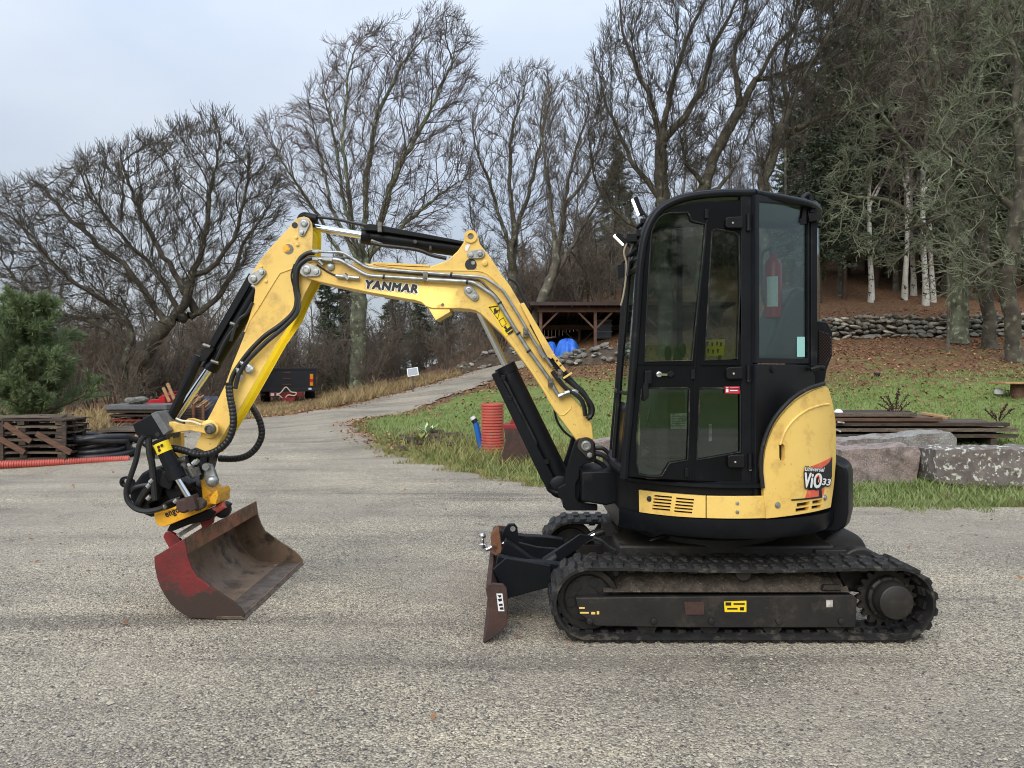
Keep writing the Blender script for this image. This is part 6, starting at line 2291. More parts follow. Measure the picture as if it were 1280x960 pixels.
g.tube(smooth_path([P(x, y, 4.86) for x, y in ((466, 304), (480, 307), (520, 312), (540, 319), (558, 323))], 5), .012, 8)
build('hydraulic_hose', g, 'hose_rubber', AC)
g = G()
g.cyl(P(464, 301, 4.87), P(478, 306, 4.87), .012, .012, 8); g.box(P(475, 284, 4.87), (.025, .03, .06)); g.cyl(P(519, 302, 4.9), P(519, 302, 4.86), .012, .012, 8); g.cyl(P(538, 308, 4.9), P(538, 312, 4.86), .008, .008, 8)
build('fitting', g, 'zinc_dark', AC)
g = G(); g.lathe(P(388, 280, 5.03), (0, -1, 0), [(0, .05), (.14, .05)], 20); g.tube([P(383, 271, 4.9), P(396, 274, 4.9)], .03, 10)
build('rod_eye', g, 'black_plastic', AC)

# ---- arm (dipper)
AY0, AY1 = 4.865, 5.09
armo = [(367.5, 276.5), (373, 272), (380, 270.5), (386, 272.5), (389.5, 278), (391, 287.5), (390.5, 310), (391, 330), (390, 350), (386, 358), (379, 370), (366, 400), (345, 430), (318, 478), (302, 506), (284, 536), (270, 560), (262, 570), (252, 569.5), (246, 565), (245, 557), (250, 545), (257.6, 527.5), (265, 514), (281, 482), (290, 457), (305, 420), (317, 377), (319, 362), (315, 350), (314.5, 342), (325, 325), (340, 307), (356, 290)]
g = G(); g.prism(armo, AY0, AY0 + .014)
ARM = build('arm', g, 'yellow', EX, bevel=.003)
q = [P(x, y, AY0) for x, y in armo]
for p in q: p.y = AY1 - .014
g = G(); g.extr(q, (0, .014, 0))
build('arm_plate', g, 'yellow_fresh', ARM, bevel=.003)
# box section between the side plates: its back face is fresh yellow
inn = [(371, 285), (380, 275), (387, 290), (386, 350), (376, 368), (362, 396), (341, 426), (314, 474), (298, 502), (281, 530), (266, 556), (258, 560), (255, 550), (268, 520), (284, 486), (294, 457), (309, 420), (321, 380), (324, 352), (345, 312)]
inn = [(x, y) for x, y in inn]
q = [P(x, y, AY0) for x, y in inn]
for p in q: p.y = AY0 + .012
g = G(); g.extr(q, (0, AY1 - AY0 - .024, 0))
build('arm_box', g, 'yellow_fresh', ARM, bevel=.003)
# weld seam and stiffener on the side plate
g = G(); g.tube([P(x, y, AY0 - .001) for x, y in ((367, 335), (350, 341), (344, 350), (322, 386), (312, 400), (306, 415))], .006, 6)
build('weld_bead', g, 'yellow', ARM)
for c, r, m in (((360.5, 311.5), 6.4, 'zinc_dark'), ((368.5, 281.5), 3.8, 'ink')):
    g = G(); g.lathe(P(c[0], c[1], AY0 - .001), (0, -1, 0), [(0, r * .005), (.0015, r * .005)], 22)
    rc = build('recess', g, m, ARM)
g = G(); g.lathe(P(357.8, 310.8, AY0 - .003), (0, -1, 0), [(0, .023), (.001, .023)], 18)
build('recess', g, 'yellow_orange', ARM)
g = G()
for x, y in ((326.5, 333.5), (332.5, 351.5), (370.5, 297), (372, 306)):
    g.lathe(P(x, y, AY0), (0, -1, 0), [(0, .011), (.008, .010), (.010, .006)], 12)
build('boss', g, 'yellow', ARM)
pin_plate((380, 279.5), (377.3, 290.5), 7.2, 4.6, AY0 - .002, ARM)
pin_plate((317, 348.5), (327, 340.5), 7.2, 5.2, AY0 - .002, ARM)
g = G(); g.lathe(P(263, 536, AY0), (0, -1, 0), [(0, .06), (.020, .058), (.026, .05)], 24)
build('link_boss', g, 'yellow', ARM)
# bucket cylinder in front of the arm
BCY = two_stage('bucket_cylinder', (213, 531), (268, 452), (262, 461), (322, 362), 4.97, .024, .052)
g = G(); g.prism([(311, 341), (316, 350), (259, 449), (252, 444)], 4.90, 4.93)
build('cylinder_guard', g, 'black_satin', BCY, bevel=.004)
g = G(); g.prism([(252, 438), (262, 431), (267, 436), (257, 450), (248, 452)], 4.88, 4.92); g.tube([P(249, 445, 4.9), P(238, 470, 4.9), P(226, 495, 4.9), P(214, 522, 4.9)], .030, 8)
build('rod_guard', g, 'black_plastic', BCY)
g = G()
for x, y in ((258, 432), (292, 405), (268, 452)):
    g.cyl(P(x - 4, y - 1, 4.88), P(x + 5, y + 2, 4.88), .012, .012, 8)
build('fitting', g, 'zinc_dark', BCY)
g = G()
g.tube(smooth_path([P(x, y, 4.86) for x, y in ((316, 378), (308, 392), (300, 398), (294, 408), (289, 425), (288, 424))], 5), .010, 8)
g.tube(smooth_path([P(x, y, 4.88) for x, y in ((296, 406), (282, 425), (270, 450))], 5), .009, 8)
build('hydraulic_hose', g, 'hose_rubber', BCY)
# hoses lying over the arm
for off, r in ((0, .0155), (7, .0145)):
    pts = [(393, 315.5 + off), (384, 317 + off), (375, 324 + off), (369 + off * .3, 338 + off * .4), (369 + off * .3, 358), (371 + off * .4, 375), (367 + off * .5, 390 + off * .3), (352 + off * .4, 405 + off * .6), (331 + off * .6, 420 + off * .8), (313 + off * .7, 438 + off * .6), (300 + off * .9, 455), (291 + off, 470), (287 + off, 486)]
    g = G(); g.tube(smooth_path([P(x, y, AY0 - .03 - off * .002) for x, y in pts], 6), r, 10)
    build('hydraulic_hose', g, 'hose_rubber', ARM)
g = G(); g.tube(smooth_path([P(x, y, AY0 - .03) for x, y in ((396, 331), (410, 340), (420, 344.5), (424, 345))], 5), .006, 8)
g.tube(smooth_path([P(x, y, AY0 - .035) for x, y in ((368, 330), (364, 345), (368, 362), (371, 372))], 5), .005, 6)
build('cable', g, 'ink', ARM)
g = G()
for a, b in (((301, 452), (308, 459)), ((296, 460), (301, 468)), ((309, 456), (316, 462)), ((303, 468), (298, 476))):
    g.cyl(P(*a, AY0 - .03), P(*b, AY0 - .03), .017, .017, 8)
build('hose_coupling', g, 'zinc', ARM)
g = G(); g.lathe(P(312, 462, AY0 - .02), (0, -1, 0), [(0, .03), (.02, .028), (.03, .015)], 14)
build('valve_tap', g, 'zinc', ARM)
def ribbed(pts, r, Ys, parent, n=10, m='hose_rubber', pitch=.024, dep=.0022):
    q = smooth_path([P(x, y, Y) for (x, y), Y in zip(pts, Ys)], 10)
    pp = np.array([list(v) for v in q])
    d = np.concatenate([[0], np.cumsum(np.linalg.norm(np.diff(pp, axis=0), axis=1))])
    L = d[-1]
    k = int(L / pitch)
    us, rs = [], []
    for i in range(k):
        for f, rr in ((.0, r), (.70, r), (.78, r - dep), (.92, r - dep)):
            us.append((i + f) * pitch); rs.append(rr)
    P3 = np.stack([np.interp(us, d, pp[:, j]) for j in range(3)], -1)
    g = G(); g.tube([Vector(v) for v in P3], rs, n)
    return build('spiral_hose', g, m, parent, ang=60)
ribbed([(286, 478), (287.5, 495), (291, 515), (291.5, 532), (286, 549), (276, 560), (262, 567), (246, 568), (230, 563), (217, 560.5), (208, 561)], .0225, [AY0 - .05] * 11, ARM)
ribbed([(300, 490), (309, 501), (318, 513), (325.5, 529), (327, 545), (320, 560), (308, 570), (292, 573.5), (272, 573)], .0225, [5.14] * 9, ARM)
# link between cylinder and tiltrotator
lk = [(206, 530), (209, 527.5), (216, 527), (226, 530), (240, 531.5), (254, 530), (262, 527.5), (268, 528.5), (272.5, 533), (273, 538), (270, 543), (263, 544), (252, 541), (238, 538.5), (224, 540), (214, 542), (208, 540), (205.5, 535)]
g = G(); g.prism(lk, 4.80, 4.83)
LK = build('bucket_link', g, 'yellow', EX, bevel=.005)
q = [P(x, y, 4.80) for x, y in lk]
for p in q: p.y = 5.10
g = G(); g.extr(q, (0, .03, 0))
build('link_plate', g, 'yellow', LK, bevel=.005)
g = G()
g.lathe(P(263.5, 536, 4.80), (0, -1, 0), [(0, .034), (.02, .033), (.026, .024), (.016, .020), (.016, .01)], 20)
build('pin', g, 'zinc_dark', LK)
g = G(); g.lathe(P(210.5, 533.5, 4.80), (0, -1, 0), [(0, .024), (.014, .022), (.016, .015)], 16)
build('pin', g, 'yellow', LK)
g = G(); g.prism([(205, 541), (226, 541), (226, 575), (212, 575), (205, 560)], 5.0, 5.06)
build('link_bracket', g, 'yellow', LK, bevel=.004)
g = G(); g.prism([(207, 542), (213, 542), (213, 565), (207, 565)], 4.84, 4.88)
build('link_bracket', g, 'yellow', LK, bevel=.004)
g = G(); g.tube(smooth_path([P(x, y, 4.78) for x, y in ((220, 523), (228, 526), (240, 527), (252, 531))], 5), .006, 6)
build('cable', g, 'rope', LK)

# ---- tiltrotator
g = G()
hb = [(165, 531), (195, 515), (211, 540), (203.5, 550), (196, 546), (186, 543), (178, 547), (170, 543)]
g.prism([(165.5, 530.5), (190, 517), (206, 543), (203, 551), (196, 549), (190, 545), (178, 547), (170, 544)], 4.74, 4.98)
TR = build('tiltrotator', g, 'black_satin', EX, bevel=.006)
g = G(); g.prism([(188, 517.5), (196, 514), (211.5, 538.5), (204.5, 544.5)], 4.735, 4.985)
build('clamp_plate', g, 'grey_edge', TR, bevel=.004)
g = G(); g.lathe(P(197, 543, 4.738), (0, -1, 0), [(0, .014), (.002, .014)], 14)
build('recess', g, 'ink', TR)
# tilt cylinder with its yellow band
T0, T1 = P(199, 549, 4.70), P(221, 597, 4.70)
g = G(); g.cyl(T0, T1, .045, .045, 22)
TC = build('tilt_cylinder', g, 'black_satin', TR, bevel=.006)
g = G(); g.lathe(T0.lerp(T1, .09), T1 - T0, [(0, .0462), (.065, .0462)], 22, caps=False)
build('sticker', g, 'sticker_yellow', TC)
for x, y in ((196, 558), (200, 556), (197, 562)):
    decal('lettering', [(x, y), (x + 3, y - 1.4), (x + 4, y + 1), (x + 2.4, y + 3), (x + 1, y + 3)], fl(4.651), 'ink', TC)
g = G(); g.lathe(T1, T1 - T0, [(-.05, .05), (-.05, .056), (.008, .056), (.012, .03)], 22)
build('gland', g, 'black_plastic', TC)
g = G(); g.cyl(T1, P(236, 622, 4.70), .0185, .0185, 16)
build('rod', g, 'chrome', TC)
g = G(); g.lathe(P(237, 629, 4.76), (0, -1, 0), [(-.05, .045), (.09, .045), (.10, .035)], 18); g.prism([(231, 622), (241, 619), (246, 636), (238, 640), (232, 636)], 4.66, 4.74)
build('rod_end', g, 'rust_dark', TC, bevel=.004)
# black rotor housing
g = G()
g.prism([(166, 606), (176, 592), (186, 586), (200, 583), (214, 592), (228, 600), (244, 606), (251, 614), (252, 626), (230, 634), (210, 641), (188, 647), (170, 640), (164, 626)], 4.84, 5.14)
RH = build('rotor_housing', g, 'black_satin', TR, bevel=.02, seg=3)
g = G()
g.prism([(163, 612), (186, 602), (204, 606), (200, 622), (186, 630), (188, 640), (172, 636), (162, 624)], 4.76, 4.86)
g.prism([(204, 612), (236, 604), (240, 614), (212, 626)], 4.78, 4.86)
g.box(P(212, 600, 4.78), (.09, .10, .09), Matrix.Rotation(.4, 3, 'Y')); g.box(P(232, 606, 4.80), (.08, .12, .06), Matrix.Rotation(.4, 3, 'Y'))
build('valve_block', g, 'black_plastic', RH, bevel=.008)
g = G(); g.lathe(P(158, 602, 4.9), (0, -1, 0), [(-.02, .022), (.02, .022), (.02, .035), (-.02, .035)], 18, caps=False)
g.prism([(156, 608), (164, 600), (170, 612), (162, 618)], 4.88, 4.92)
build('lifting_lug', g, 'black_satin', RH)
# upper bracket with pins to the arm
g = G()
g.prism([(232, 563), (244, 560), (256, 565), (262, 570), (260, 586), (254, 590), (236, 580)], 4.84, 4.94)
build('upper_bracket', g, 'black_satin', TR, bevel=.008)
g = G(); g.prism([(250, 566), (258, 566), (252, 600), (249, 600)], 4.80, 4.83)
build('side_plate', g, 'black_satin', TR, bevel=.003)
g = G(); g.prism([(262, 569), (270, 568), (264, 592), (260, 588)], 5.0, 5.05)
build('side_plate', g, 'black_satin', TR, bevel=.003)
g = G(); g.prism([(253, 590), (256, 583), (262, 580), (266, 586), (271, 600), (271, 606), (266, 610), (258, 606)], 4.82, 4.86)
tb = build('pin_bracket', g, 'zinc', TR, bevel=.004)
g = G(); g.lathe(P(266, 601.5, 4.82), (0, -1, 0), [(0, .036), (.02, .034), (.03, .026), (.034, .012)], 20); g.lathe(P(259, 583, 4.82), (0, -1, 0), [(0, .024), (.03, .022)], 14)
build('pin', g, 'zinc', tb)
g = G()
for x, y, dx, dy in ((226, 580, 8, 14), (236, 584, 8, 12), (243, 585, 4, 10)):
    g.cyl(P(x, y, 4.78), P(x + dx, y + dy, 4.78), .030, .026, 12)
g.cyl(P(222, 578, 4.80), P(234, 574, 4.80), .026, .026, 12)
build('swivel_coupling', g, 'zinc_dark', TR)
g = G()
g.prism([(248.5, 593), (253, 604), (262, 615), (270, 613), (273, 618), (270, 629), (260, 632), (252, 626), (240, 622), (238, 616), (252, 612)], 4.86, 5.08)
g.prism([(262, 622), (271, 612), (273, 618), (270, 631), (262, 630)], 4.80, 4.86)
build('quick_hitch_hook', g, 'yellow_orange', TR, bevel=.006)
# lower yellow frame with the maker's lettering
ep = [(192, 642), (206, 638.5), (229, 629), (233, 626), (243, 635), (248, 630), (253, 634), (252, 640), (244, 643), (222, 652), (206, 658.5), (199, 658), (194.5, 654)]
g = G(); g.prism(ep, 4.745, 5.22)
QH = build('rotator_frame', g, 'yellow_orange', TR, bevel=.006)
text('engcon', (220, 640.2), 8.0, math.radians(-23), fl(4.7425), 'ink', QH, wpx=27, space=1.1, strike=.35)
g = G(); g.prism([(235, 632), (246, 622), (256, 628), (254, 636), (244, 640)], 4.70, 4.76)
build('mud_cake', g, 'mud', QH, bevel=.012)
# hitch underside and the red lugs of the bucket
g = G(); g.prism([(212, 656), (240, 646), (262, 636), (270, 640), (262, 650), (236, 656), (216, 664), (208, 664)], 4.85, 5.15)
g.lathe(P(279, 637, 4.92), (0, -1, 0), [(-.02, .05), (.03, .05), (.035, .03)], 18)
build('hitch_body', g, 'black_plastic', TR, bevel=.006)
g = G(); g.cyl(P(266, 640, 4.88), P(281, 631, 4.88), .022, .022, 14)
build('lock_pin', g, 'pipe_red', TR)
for pts, r, Y in (([(180, 545), (174, 556), (170, 575), (163, 596), (158, 612), (160, 626), (170, 636), (183, 639), (196, 637), (205, 634)], .0165, 4.70), ([(186, 548), (187, 566), (190, 580), (192, 600), (194, 625)], .020, 4.71), ([(162, 617), (168, 610), (178, 607), (188, 606)], .012, 4.72),
                  ([(190, 606), (182, 614), (176, 624), (172, 632)], .022, 4.74), ([(196, 600), (192, 590), (190, 575), (192, 560)], .016, 4.73), ([(200, 636), (206, 630), (214, 626), (226, 622)], .010, 4.76), ([(212, 561), (218, 570), (226, 578)], .016, 4.80)):
    g = G(); g.tube(smooth_path([P(x, y, Y) for x, y in pts], 6), r, 9)
    build('hydraulic_hose', g, 'hose_rubber', TR)
g = G()
for x, y in ((189.5, 601), (186, 607), (205, 634), (220, 626), (186, 622), (243, 578), (246, 577)):
    g.cyl(P(x - 2, y + 2, 4.70), P(x + 2, y - 2, 4.70), .014, .014, 8)
build('hose_coupling', g, 'zinc', TR)

# ---- bucket lying on the gravel, open towards the machine
KY0, KY1 = 4.575, 5.86
sp = [(192.5, 696), (231, 673), (234, 694), (239, 709), (246, 721), (262.5, 733), (278, 743), (293, 753), (301, 761), (306, 768), (304.5, 773), (296, 774.8), (284, 774.6), (258, 773.6), (236, 772), (229, 768), (223, 764), (213, 755), (205.6, 744), (200, 734), (196, 722), (193, 708)]
sp3 = [P(x, y, KY0) for x, y in sp]
def bk(p, Y): return Vector((p.x, Y, p.z))
g = G(); g.extr(sp3, (0, .016, 0))
g2 = G()
# shell: back and floor as one bent sheet
back = [sp3[i] for i in (0, 21, 20, 19, 18, 17, 16, 15, 14, 13, 12, 11, 10)]
cen = Vector((-1.78, 0, .25))
th = .016
rows = []
outr = [bk(p, KY0 + .016) for p in back]
inr = []
for i, p in enumerate(back):
    a, b = back[max(0, i - 1)], back[min(len(back) - 1, i + 1)]
    t = (b - a).normalized()
    nrm = Vector((-t.z, 0, t.x))
    if nrm.dot(Vector((cen.x - p.x, 0, cen.z - p.z))) < 0: nrm = -nrm
    inr.append(bk(p, KY0 + .016) + nrm * th)
g2.extr(outr + inr[::-1], (0, KY1 - KY0 - .032, 0))
BK = build('bucket', g2, 'bucket_inside', EX, ang=50)
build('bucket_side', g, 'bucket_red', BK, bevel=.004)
q = [bk(p, KY1 - .016) for p in sp3]
g = G(); g.extr(q, (0, .016, 0))
build('bucket_side', g, 'bucket_inside', BK, bevel=.004)
# folded lip along the top edge
g = G()
a0, a1 = sp3[0], sp3[1]
dirn = (a1 - a0).normalized()
lip_in = a0 + (a1 - a0) * .80
dwn = Vector((.25, 0, -1)).normalized()
g.extr([bk(a0, KY0 + .016), bk(a1, KY0 + .016), bk(a1 + Vector((.004, 0, -.02)), KY0 + .016), bk(a0 + Vector((.01, 0, -.02)), KY0 + .016)], (0, KY1 - KY0 - .032, 0))
g.extr([bk(a1 - dirn * .012, KY0 + .016), bk(a1 + Vector((.002, 0, -.005)), KY0 + .016), bk(a1 + Vector((.010, 0, -.10)), KY0 + .016), bk(a1 + Vector((-.006, 0, -.10)), KY0 + .016)], (0, KY1 - KY0 - .032, 0))
build('bucket_lip', g, 'bucket_edge', BK, bevel=.003)
# wear edge
g = G()
e = sp3[10]
g.extr([bk(e + Vector((.012, 0, -.006)), KY0 - .004), bk(e + Vector((-.012, 0, .014)), KY0 - .004), bk(e + Vector((-.16, 0, .012)), KY0 - .004), bk(e + Vector((-.16, 0, -.004)), KY0 - .004)], (0, KY1 - KY0 + .008, 0))
build('cutting_edge', g, 'steel_worn', BK, bevel=.002)
# hanger lugs on the bucket's back
for Yl in (4.93, 5.16):
    g = G(); g.prism([(203.5, 671), (206, 665.5), (212, 664), (219, 668), (226, 676), (252, 660), (248, 646), (254, 638), (262, 637), (267, 644), (266, 654), (222, 684), (212, 687)], Yl, Yl + .03)
    hl = build('hanger_lug', g, 'red_paint', BK, bevel=.006)
    if Yl < 5:
        decal('sticker', [(220, 668), (249, 650), (251.5, 655), (224, 672.5)], fl(Yl - .003), 'white_dirty', hl)
        for k in range(3):
            decal('lettering', [(224, 667 + k * 1.5), (244, 655 + k * 1.5), (244, 655.7 + k * 1.5), (224, 667.7 + k * 1.5)], fl(Yl - .005), 'grey_edge', hl)
# ------------------------------------------------------------------ things round the yard
def ico_rock(name, seed, sx, sy, sz, m, sub=2, rough=.22, flat=None):
    rng = np.random.default_rng(seed)
    bm = bmesh.new()
    bmesh.ops.create_icosphere(bm, subdivisions=sub, radius=.5)
    ph = rng.random(6) * 6.28
    dirs = unit(rng.normal(0, 1, (9, 3)))
    dd = .27 + .15 * rng.random(9)
    for v in bm.verts:
        p = np.array(v.co)
        for d_, r in zip(dirs, dd):           # knock flat faces into the stone
            k = p @ d_
            if k > r: p = p - d_ * (k - r) * .85
        p = p * (1 + rough * .35 * math.sin(p[0] * 9 + ph[0]) * math.sin(p[1] * 9 + ph[1]))
        p += rng.normal(0, .012, 3)
        v.co = Vector((p[0] * sx, p[1] * sy, p[2] * sz))
    me = bpy.data.meshes.new(name)
    bm.to_mesh(me); bm.free()
    me.polygons.foreach_set('use_smooth', [True] * len(me.polygons))
    me.set_sharp_from_angle(angle=math.radians(24))
    me.materials.append(MATS[m])
    return me
STONES = [ico_rock('stone', 100 + i, 1, .9, .8, 'fieldstone') for i in range(6)] + [ico_rock('stone', 120 + i, 1, .9, .7, 'fieldstone_pale') for i in range(2)]

def put(mesh, name, parent, loc, s, rot):
    o = bpy.data.objects.new(name, mesh)
    COL.objects.link(o)
    o.parent = parent
    o.matrix_parent_inverse = Matrix.Translation(parent.location).inverted()
    o.location = loc
    o.rotation_euler = rot
    o.scale = s if hasattr(s, '__len__') else (s, s, s)
    return o

# dry stone wall at the foot of the wood
random.seed(21)
def stone_wall(name, label, x0, x1, Yf, h, courses, n_per_m, step=.36):
    root = thing(name, label, 'stone wall', ((x0 + x1) / 2, Yf((x0 + x1) / 2), Hs((x0 + x1) / 2, Yf((x0 + x1) / 2))))
    for c in range(courses):
        x = x0 + random.uniform(0, .2)
        while x < x1:
            w_ = random.choice((.16, .2, .24, .28, .34, .42)) * (1.2 - .09 * c)
            y = Yf(x) + .05 * c + random.uniform(-.05, .05)
            z = Hs(x, y) - .02 + (c + .45) * h / courses + random.uniform(-.05, .05)
            m = random.choice(STONES) if random.random() < .7 else random.choice(STONES[:6])
            put(m, 'stone', root, (x + w_ / 2, y, z), (w_ * 1.10, .42, h / courses * random.uniform(1.15, 1.95)), (random.uniform(-.3, .3), random.uniform(-.3, .3), random.uniform(-.5, .5)))
            x += w_ * .93
    # hearting behind the face keeps light out
    g = G()
    xs_ = np.linspace(x0, x1, 14)
    top = [(x, Yf(x) + .22, Hs(x, Yf(x)) + h * .84) for x in xs_]; bot = [(x, Yf(x) + .22, Hs(x, Yf(x)) - .2) for x in xs_]
    tb = [(x, Yf(x) + .55, z) for (x, y, z) in top]; bb_ = [(x, Yf(x) + .55, z) for (x, y, z) in bot]
    g.grid([bot, top, tb, bb_])
    o = build('hearting', g, 'soil', root)
    return root
stone_wall('stone_wall', 'long dry stone wall of grey fieldstones above the leaf covered lawn', 8.9, 17.6, lambda x: 25.3 + .02 * (x - 10), .68, 5, 3)

# heaps of stones
def stone_heap(name, label, px0, px1, Y, h, n, seed, dep=.9, mats=None):
    random.seed(seed)
    x0, x1 = (px0 - CX) * Y / F, (px1 - CX) * Y / F
    c = ((x0 + x1) / 2, Y)
    root = thing(name, label, 'stone heap', (c[0], c[1], Hs(*c)))
    for i in range(n):
        u = random.uniform(-1, 1); v = random.uniform(-1, 1)
        x, y = c[0] + u * (x1 - x0) / 2, Y + v * dep
        k = max(0, 1 - u * u) ** .5 * max(0, 1 - v * v) ** .5
        s = random.uniform(.16, .42)
        z = Hs(x, y) + random.random() * h * k * .8 + s * .2
        put(random.choice(STONES), 'stone', root, (x, y, z), (s, s * .9, s * random.uniform(.45, .8)), (random.uniform(-.4, .4), random.uniform(-.4, .4), random.random() * 6))
    g = G()
    rows = []
    for a in np.linspace(-1, 1, 9):
        rows.append([(c[0] + u * (x1 - x0) / 2, Y + a * dep, Hs(c[0] + u * (x1 - x0) / 2, Y + a * dep) - .03 + h * .62 * max(0, 1 - u * u) ** .5 * max(0, 1 - a * a) ** .5) for u in np.linspace(-1, 1, 16)])
    g.grid(rows)
    build('earth_core', g, 'soil', root)
    return root
stone_heap('stone_heap', 'low heap of loose stones and slabs in front of the open shed', 694, 800, 26.6, .55, 110, 31)
stone_heap('stone_heap', 'brown overgrown stone heap left of the shed behind the boom cylinder', 570, 672, 30.5, .75, 70, 32)

# open timber shed
def shed():
    Y = 29.5
    x0, x1 = (672 - CX) * Y / F, (905 - CX) * Y / F
    gz = min(Hs(x0, Y), Hs(x1, Y)) - .1
    zt = CH - (388 - HY) * Y / F
    root = thing('open_shed', 'open timber shed with dark sloping roof, brown posts and braces', 'shed', ((x0 + x1) / 2, Y, gz))
    D = 5.0
    posts = [x0 + .12, (744 - CX) * Y / F, (824 - CX) * Y / F, x1 - .1]
    for x in posts:
        g = G(); g.span((x - .055, Y - .055, Hs(x, Y) - .2), (x + .055, Y + .055, zt - .06)); build('post', g, 'timber_red', root)
        g = G(); g.span((x - .45, Y + 2.42, Hs(x, Y) - .2), (x - .35, Y + 2.52, zt - .55)); build('post', g, 'timber_red', root)
    def slope(z, d): return z - .10 * d
    g = G(); g.span((x0, Y - .08, zt - .07), (x1, Y + .06, zt + .10)); build('beam', g, 'timber_red', root)
    g = G(); g.span((x0, Y + 2.38, zt - .62), (x1, Y + 2.56, zt - .44)); build('beam', g, 'timber_red', root)
    for i, x in enumerate(posts):
        for s in (-1, 1):
            if (i == 0 and s < 0) or (i == 3 and s > 0): continue
            g = G(); g.bar((x + s * .04, Y, zt - .68), (x + s * .66, Y, zt - .06), .06, .07); build('brace', g, 'timber_red', root)
            if i in (1, 2):
                g = G(); g.bar((x - .4 + s * .06, Y + 2.47, zt - 1.2), (x - .4 + s * .7, Y + 2.47, zt - .6), .06, .06); build('brace', g, 'timber_red', root)
    # corrugated roof sheet
    g = G()
    rows = []
    for d in (-.45, 1.5, 3.4, D + .3):
        rows.append([(x, Y + d, slope(zt + .22, d) + .025 * math.sin(x * 32)) for x in np.linspace(x0 - .35, x1 + .3, 150)])
    g.grid(rows)
    r = build('roof', g, 'roof_sheet', root)
    sm = r.modifiers.new('sheet', 'SOLIDIFY'); sm.thickness = .05
    g = G()
    for x in np.linspace(x0, x1, 12):
        g.bar((x, Y - .3, slope(zt + .15, -.3)), (x, Y + D, slope(zt + .15, D)), .06, .14)
    build('rafter', g, 'timber_red', root)
    g = G(); g.span((x0 - .3, Y - .47, zt + .16), (x1 + .3, Y - .44, zt + .29)); build('fascia', g, 'roof_sheet', root)
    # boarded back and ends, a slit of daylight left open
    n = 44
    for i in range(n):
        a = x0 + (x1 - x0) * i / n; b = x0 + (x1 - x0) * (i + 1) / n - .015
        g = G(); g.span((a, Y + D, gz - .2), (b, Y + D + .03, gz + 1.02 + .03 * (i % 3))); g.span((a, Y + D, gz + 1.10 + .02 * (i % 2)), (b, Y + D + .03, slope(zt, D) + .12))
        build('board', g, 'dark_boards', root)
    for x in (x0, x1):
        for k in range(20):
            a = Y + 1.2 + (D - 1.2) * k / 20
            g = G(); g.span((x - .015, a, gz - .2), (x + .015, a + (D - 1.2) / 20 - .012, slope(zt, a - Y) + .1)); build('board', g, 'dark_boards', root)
    return Y
shed()
def crate_in_shed():
    b = P(755, 432, 30.6)
    gz = Hs(b.x, b.y)
    t = thing('storage_tank', 'pale grey tank standing inside the open shed behind the post', 'tank', (b.x, b.y, gz))
    g = G(); g.span((b.x - .32, b.y, gz + .02), (b.x + .32, b.y + .6, gz + .85)); build('body', g, 'tarp_dark', t, bevel=.05)
    g = G()
    for k in range(4):
        g.span((b.x - .34, b.y - .02, gz + .1 + .22 * k), (b.x + .34, b.y + .62, gz + .12 + .22 * k))
    build('cage', g, 'zinc_dark', t)
crate_in_shed()

# blue tarpaulins over the wood piles
def tarp(name, label, px0, px1, pytop, Y, seed):
    rng = np.random.default_rng(seed)
    x0, x1 = (px0 - CX) * Y / F, (px1 - CX) * Y / F
    cx_ = (x0 + x1) / 2; rx = (x1 - x0) / 2
    gz = Hs(cx_, Y)
    h = CH - (pytop - HY) * Y / F - gz
    ph = rng.random(5) * 6.28
    g = G(); rows = []
    for i in range(15):
        f = i / 14
        row = []
        for j in range(41):
            a = 2 * math.pi * j / 40
            e = f ** .62
            r = e * (1 + .07 * f * math.sin(a * 6 + ph[0]) + .05 * f * math.sin(a * 11 + ph[1]) + .035 * math.sin(a * 19 + ph[2]) * f)
            zz = gz + h * (1 - f ** 2.6) * (1 + .05 * math.sin(a * 3 + ph[3])) - .04 * f * (1 + math.sin(a * 9 + ph[4]))
            row.append((cx_ + rx * r * math.cos(a), Y + .8 * r * math.sin(a), zz))
        rows.append(row)
    g.grid(rows)
    o = build(name, g, 'tarp_blue', None, ang=70)
    return tag(o, label, 'tarpaulin')
tarp('tarpaulin', 'large bright blue tarpaulin humped over a pile before the shed', 692, 727, 424.5, 27.4, 3)
tarp('tarpaulin', 'smaller blue tarpaulin half hidden behind the boom beside the large one', 679, 698, 428, 28.4, 4)

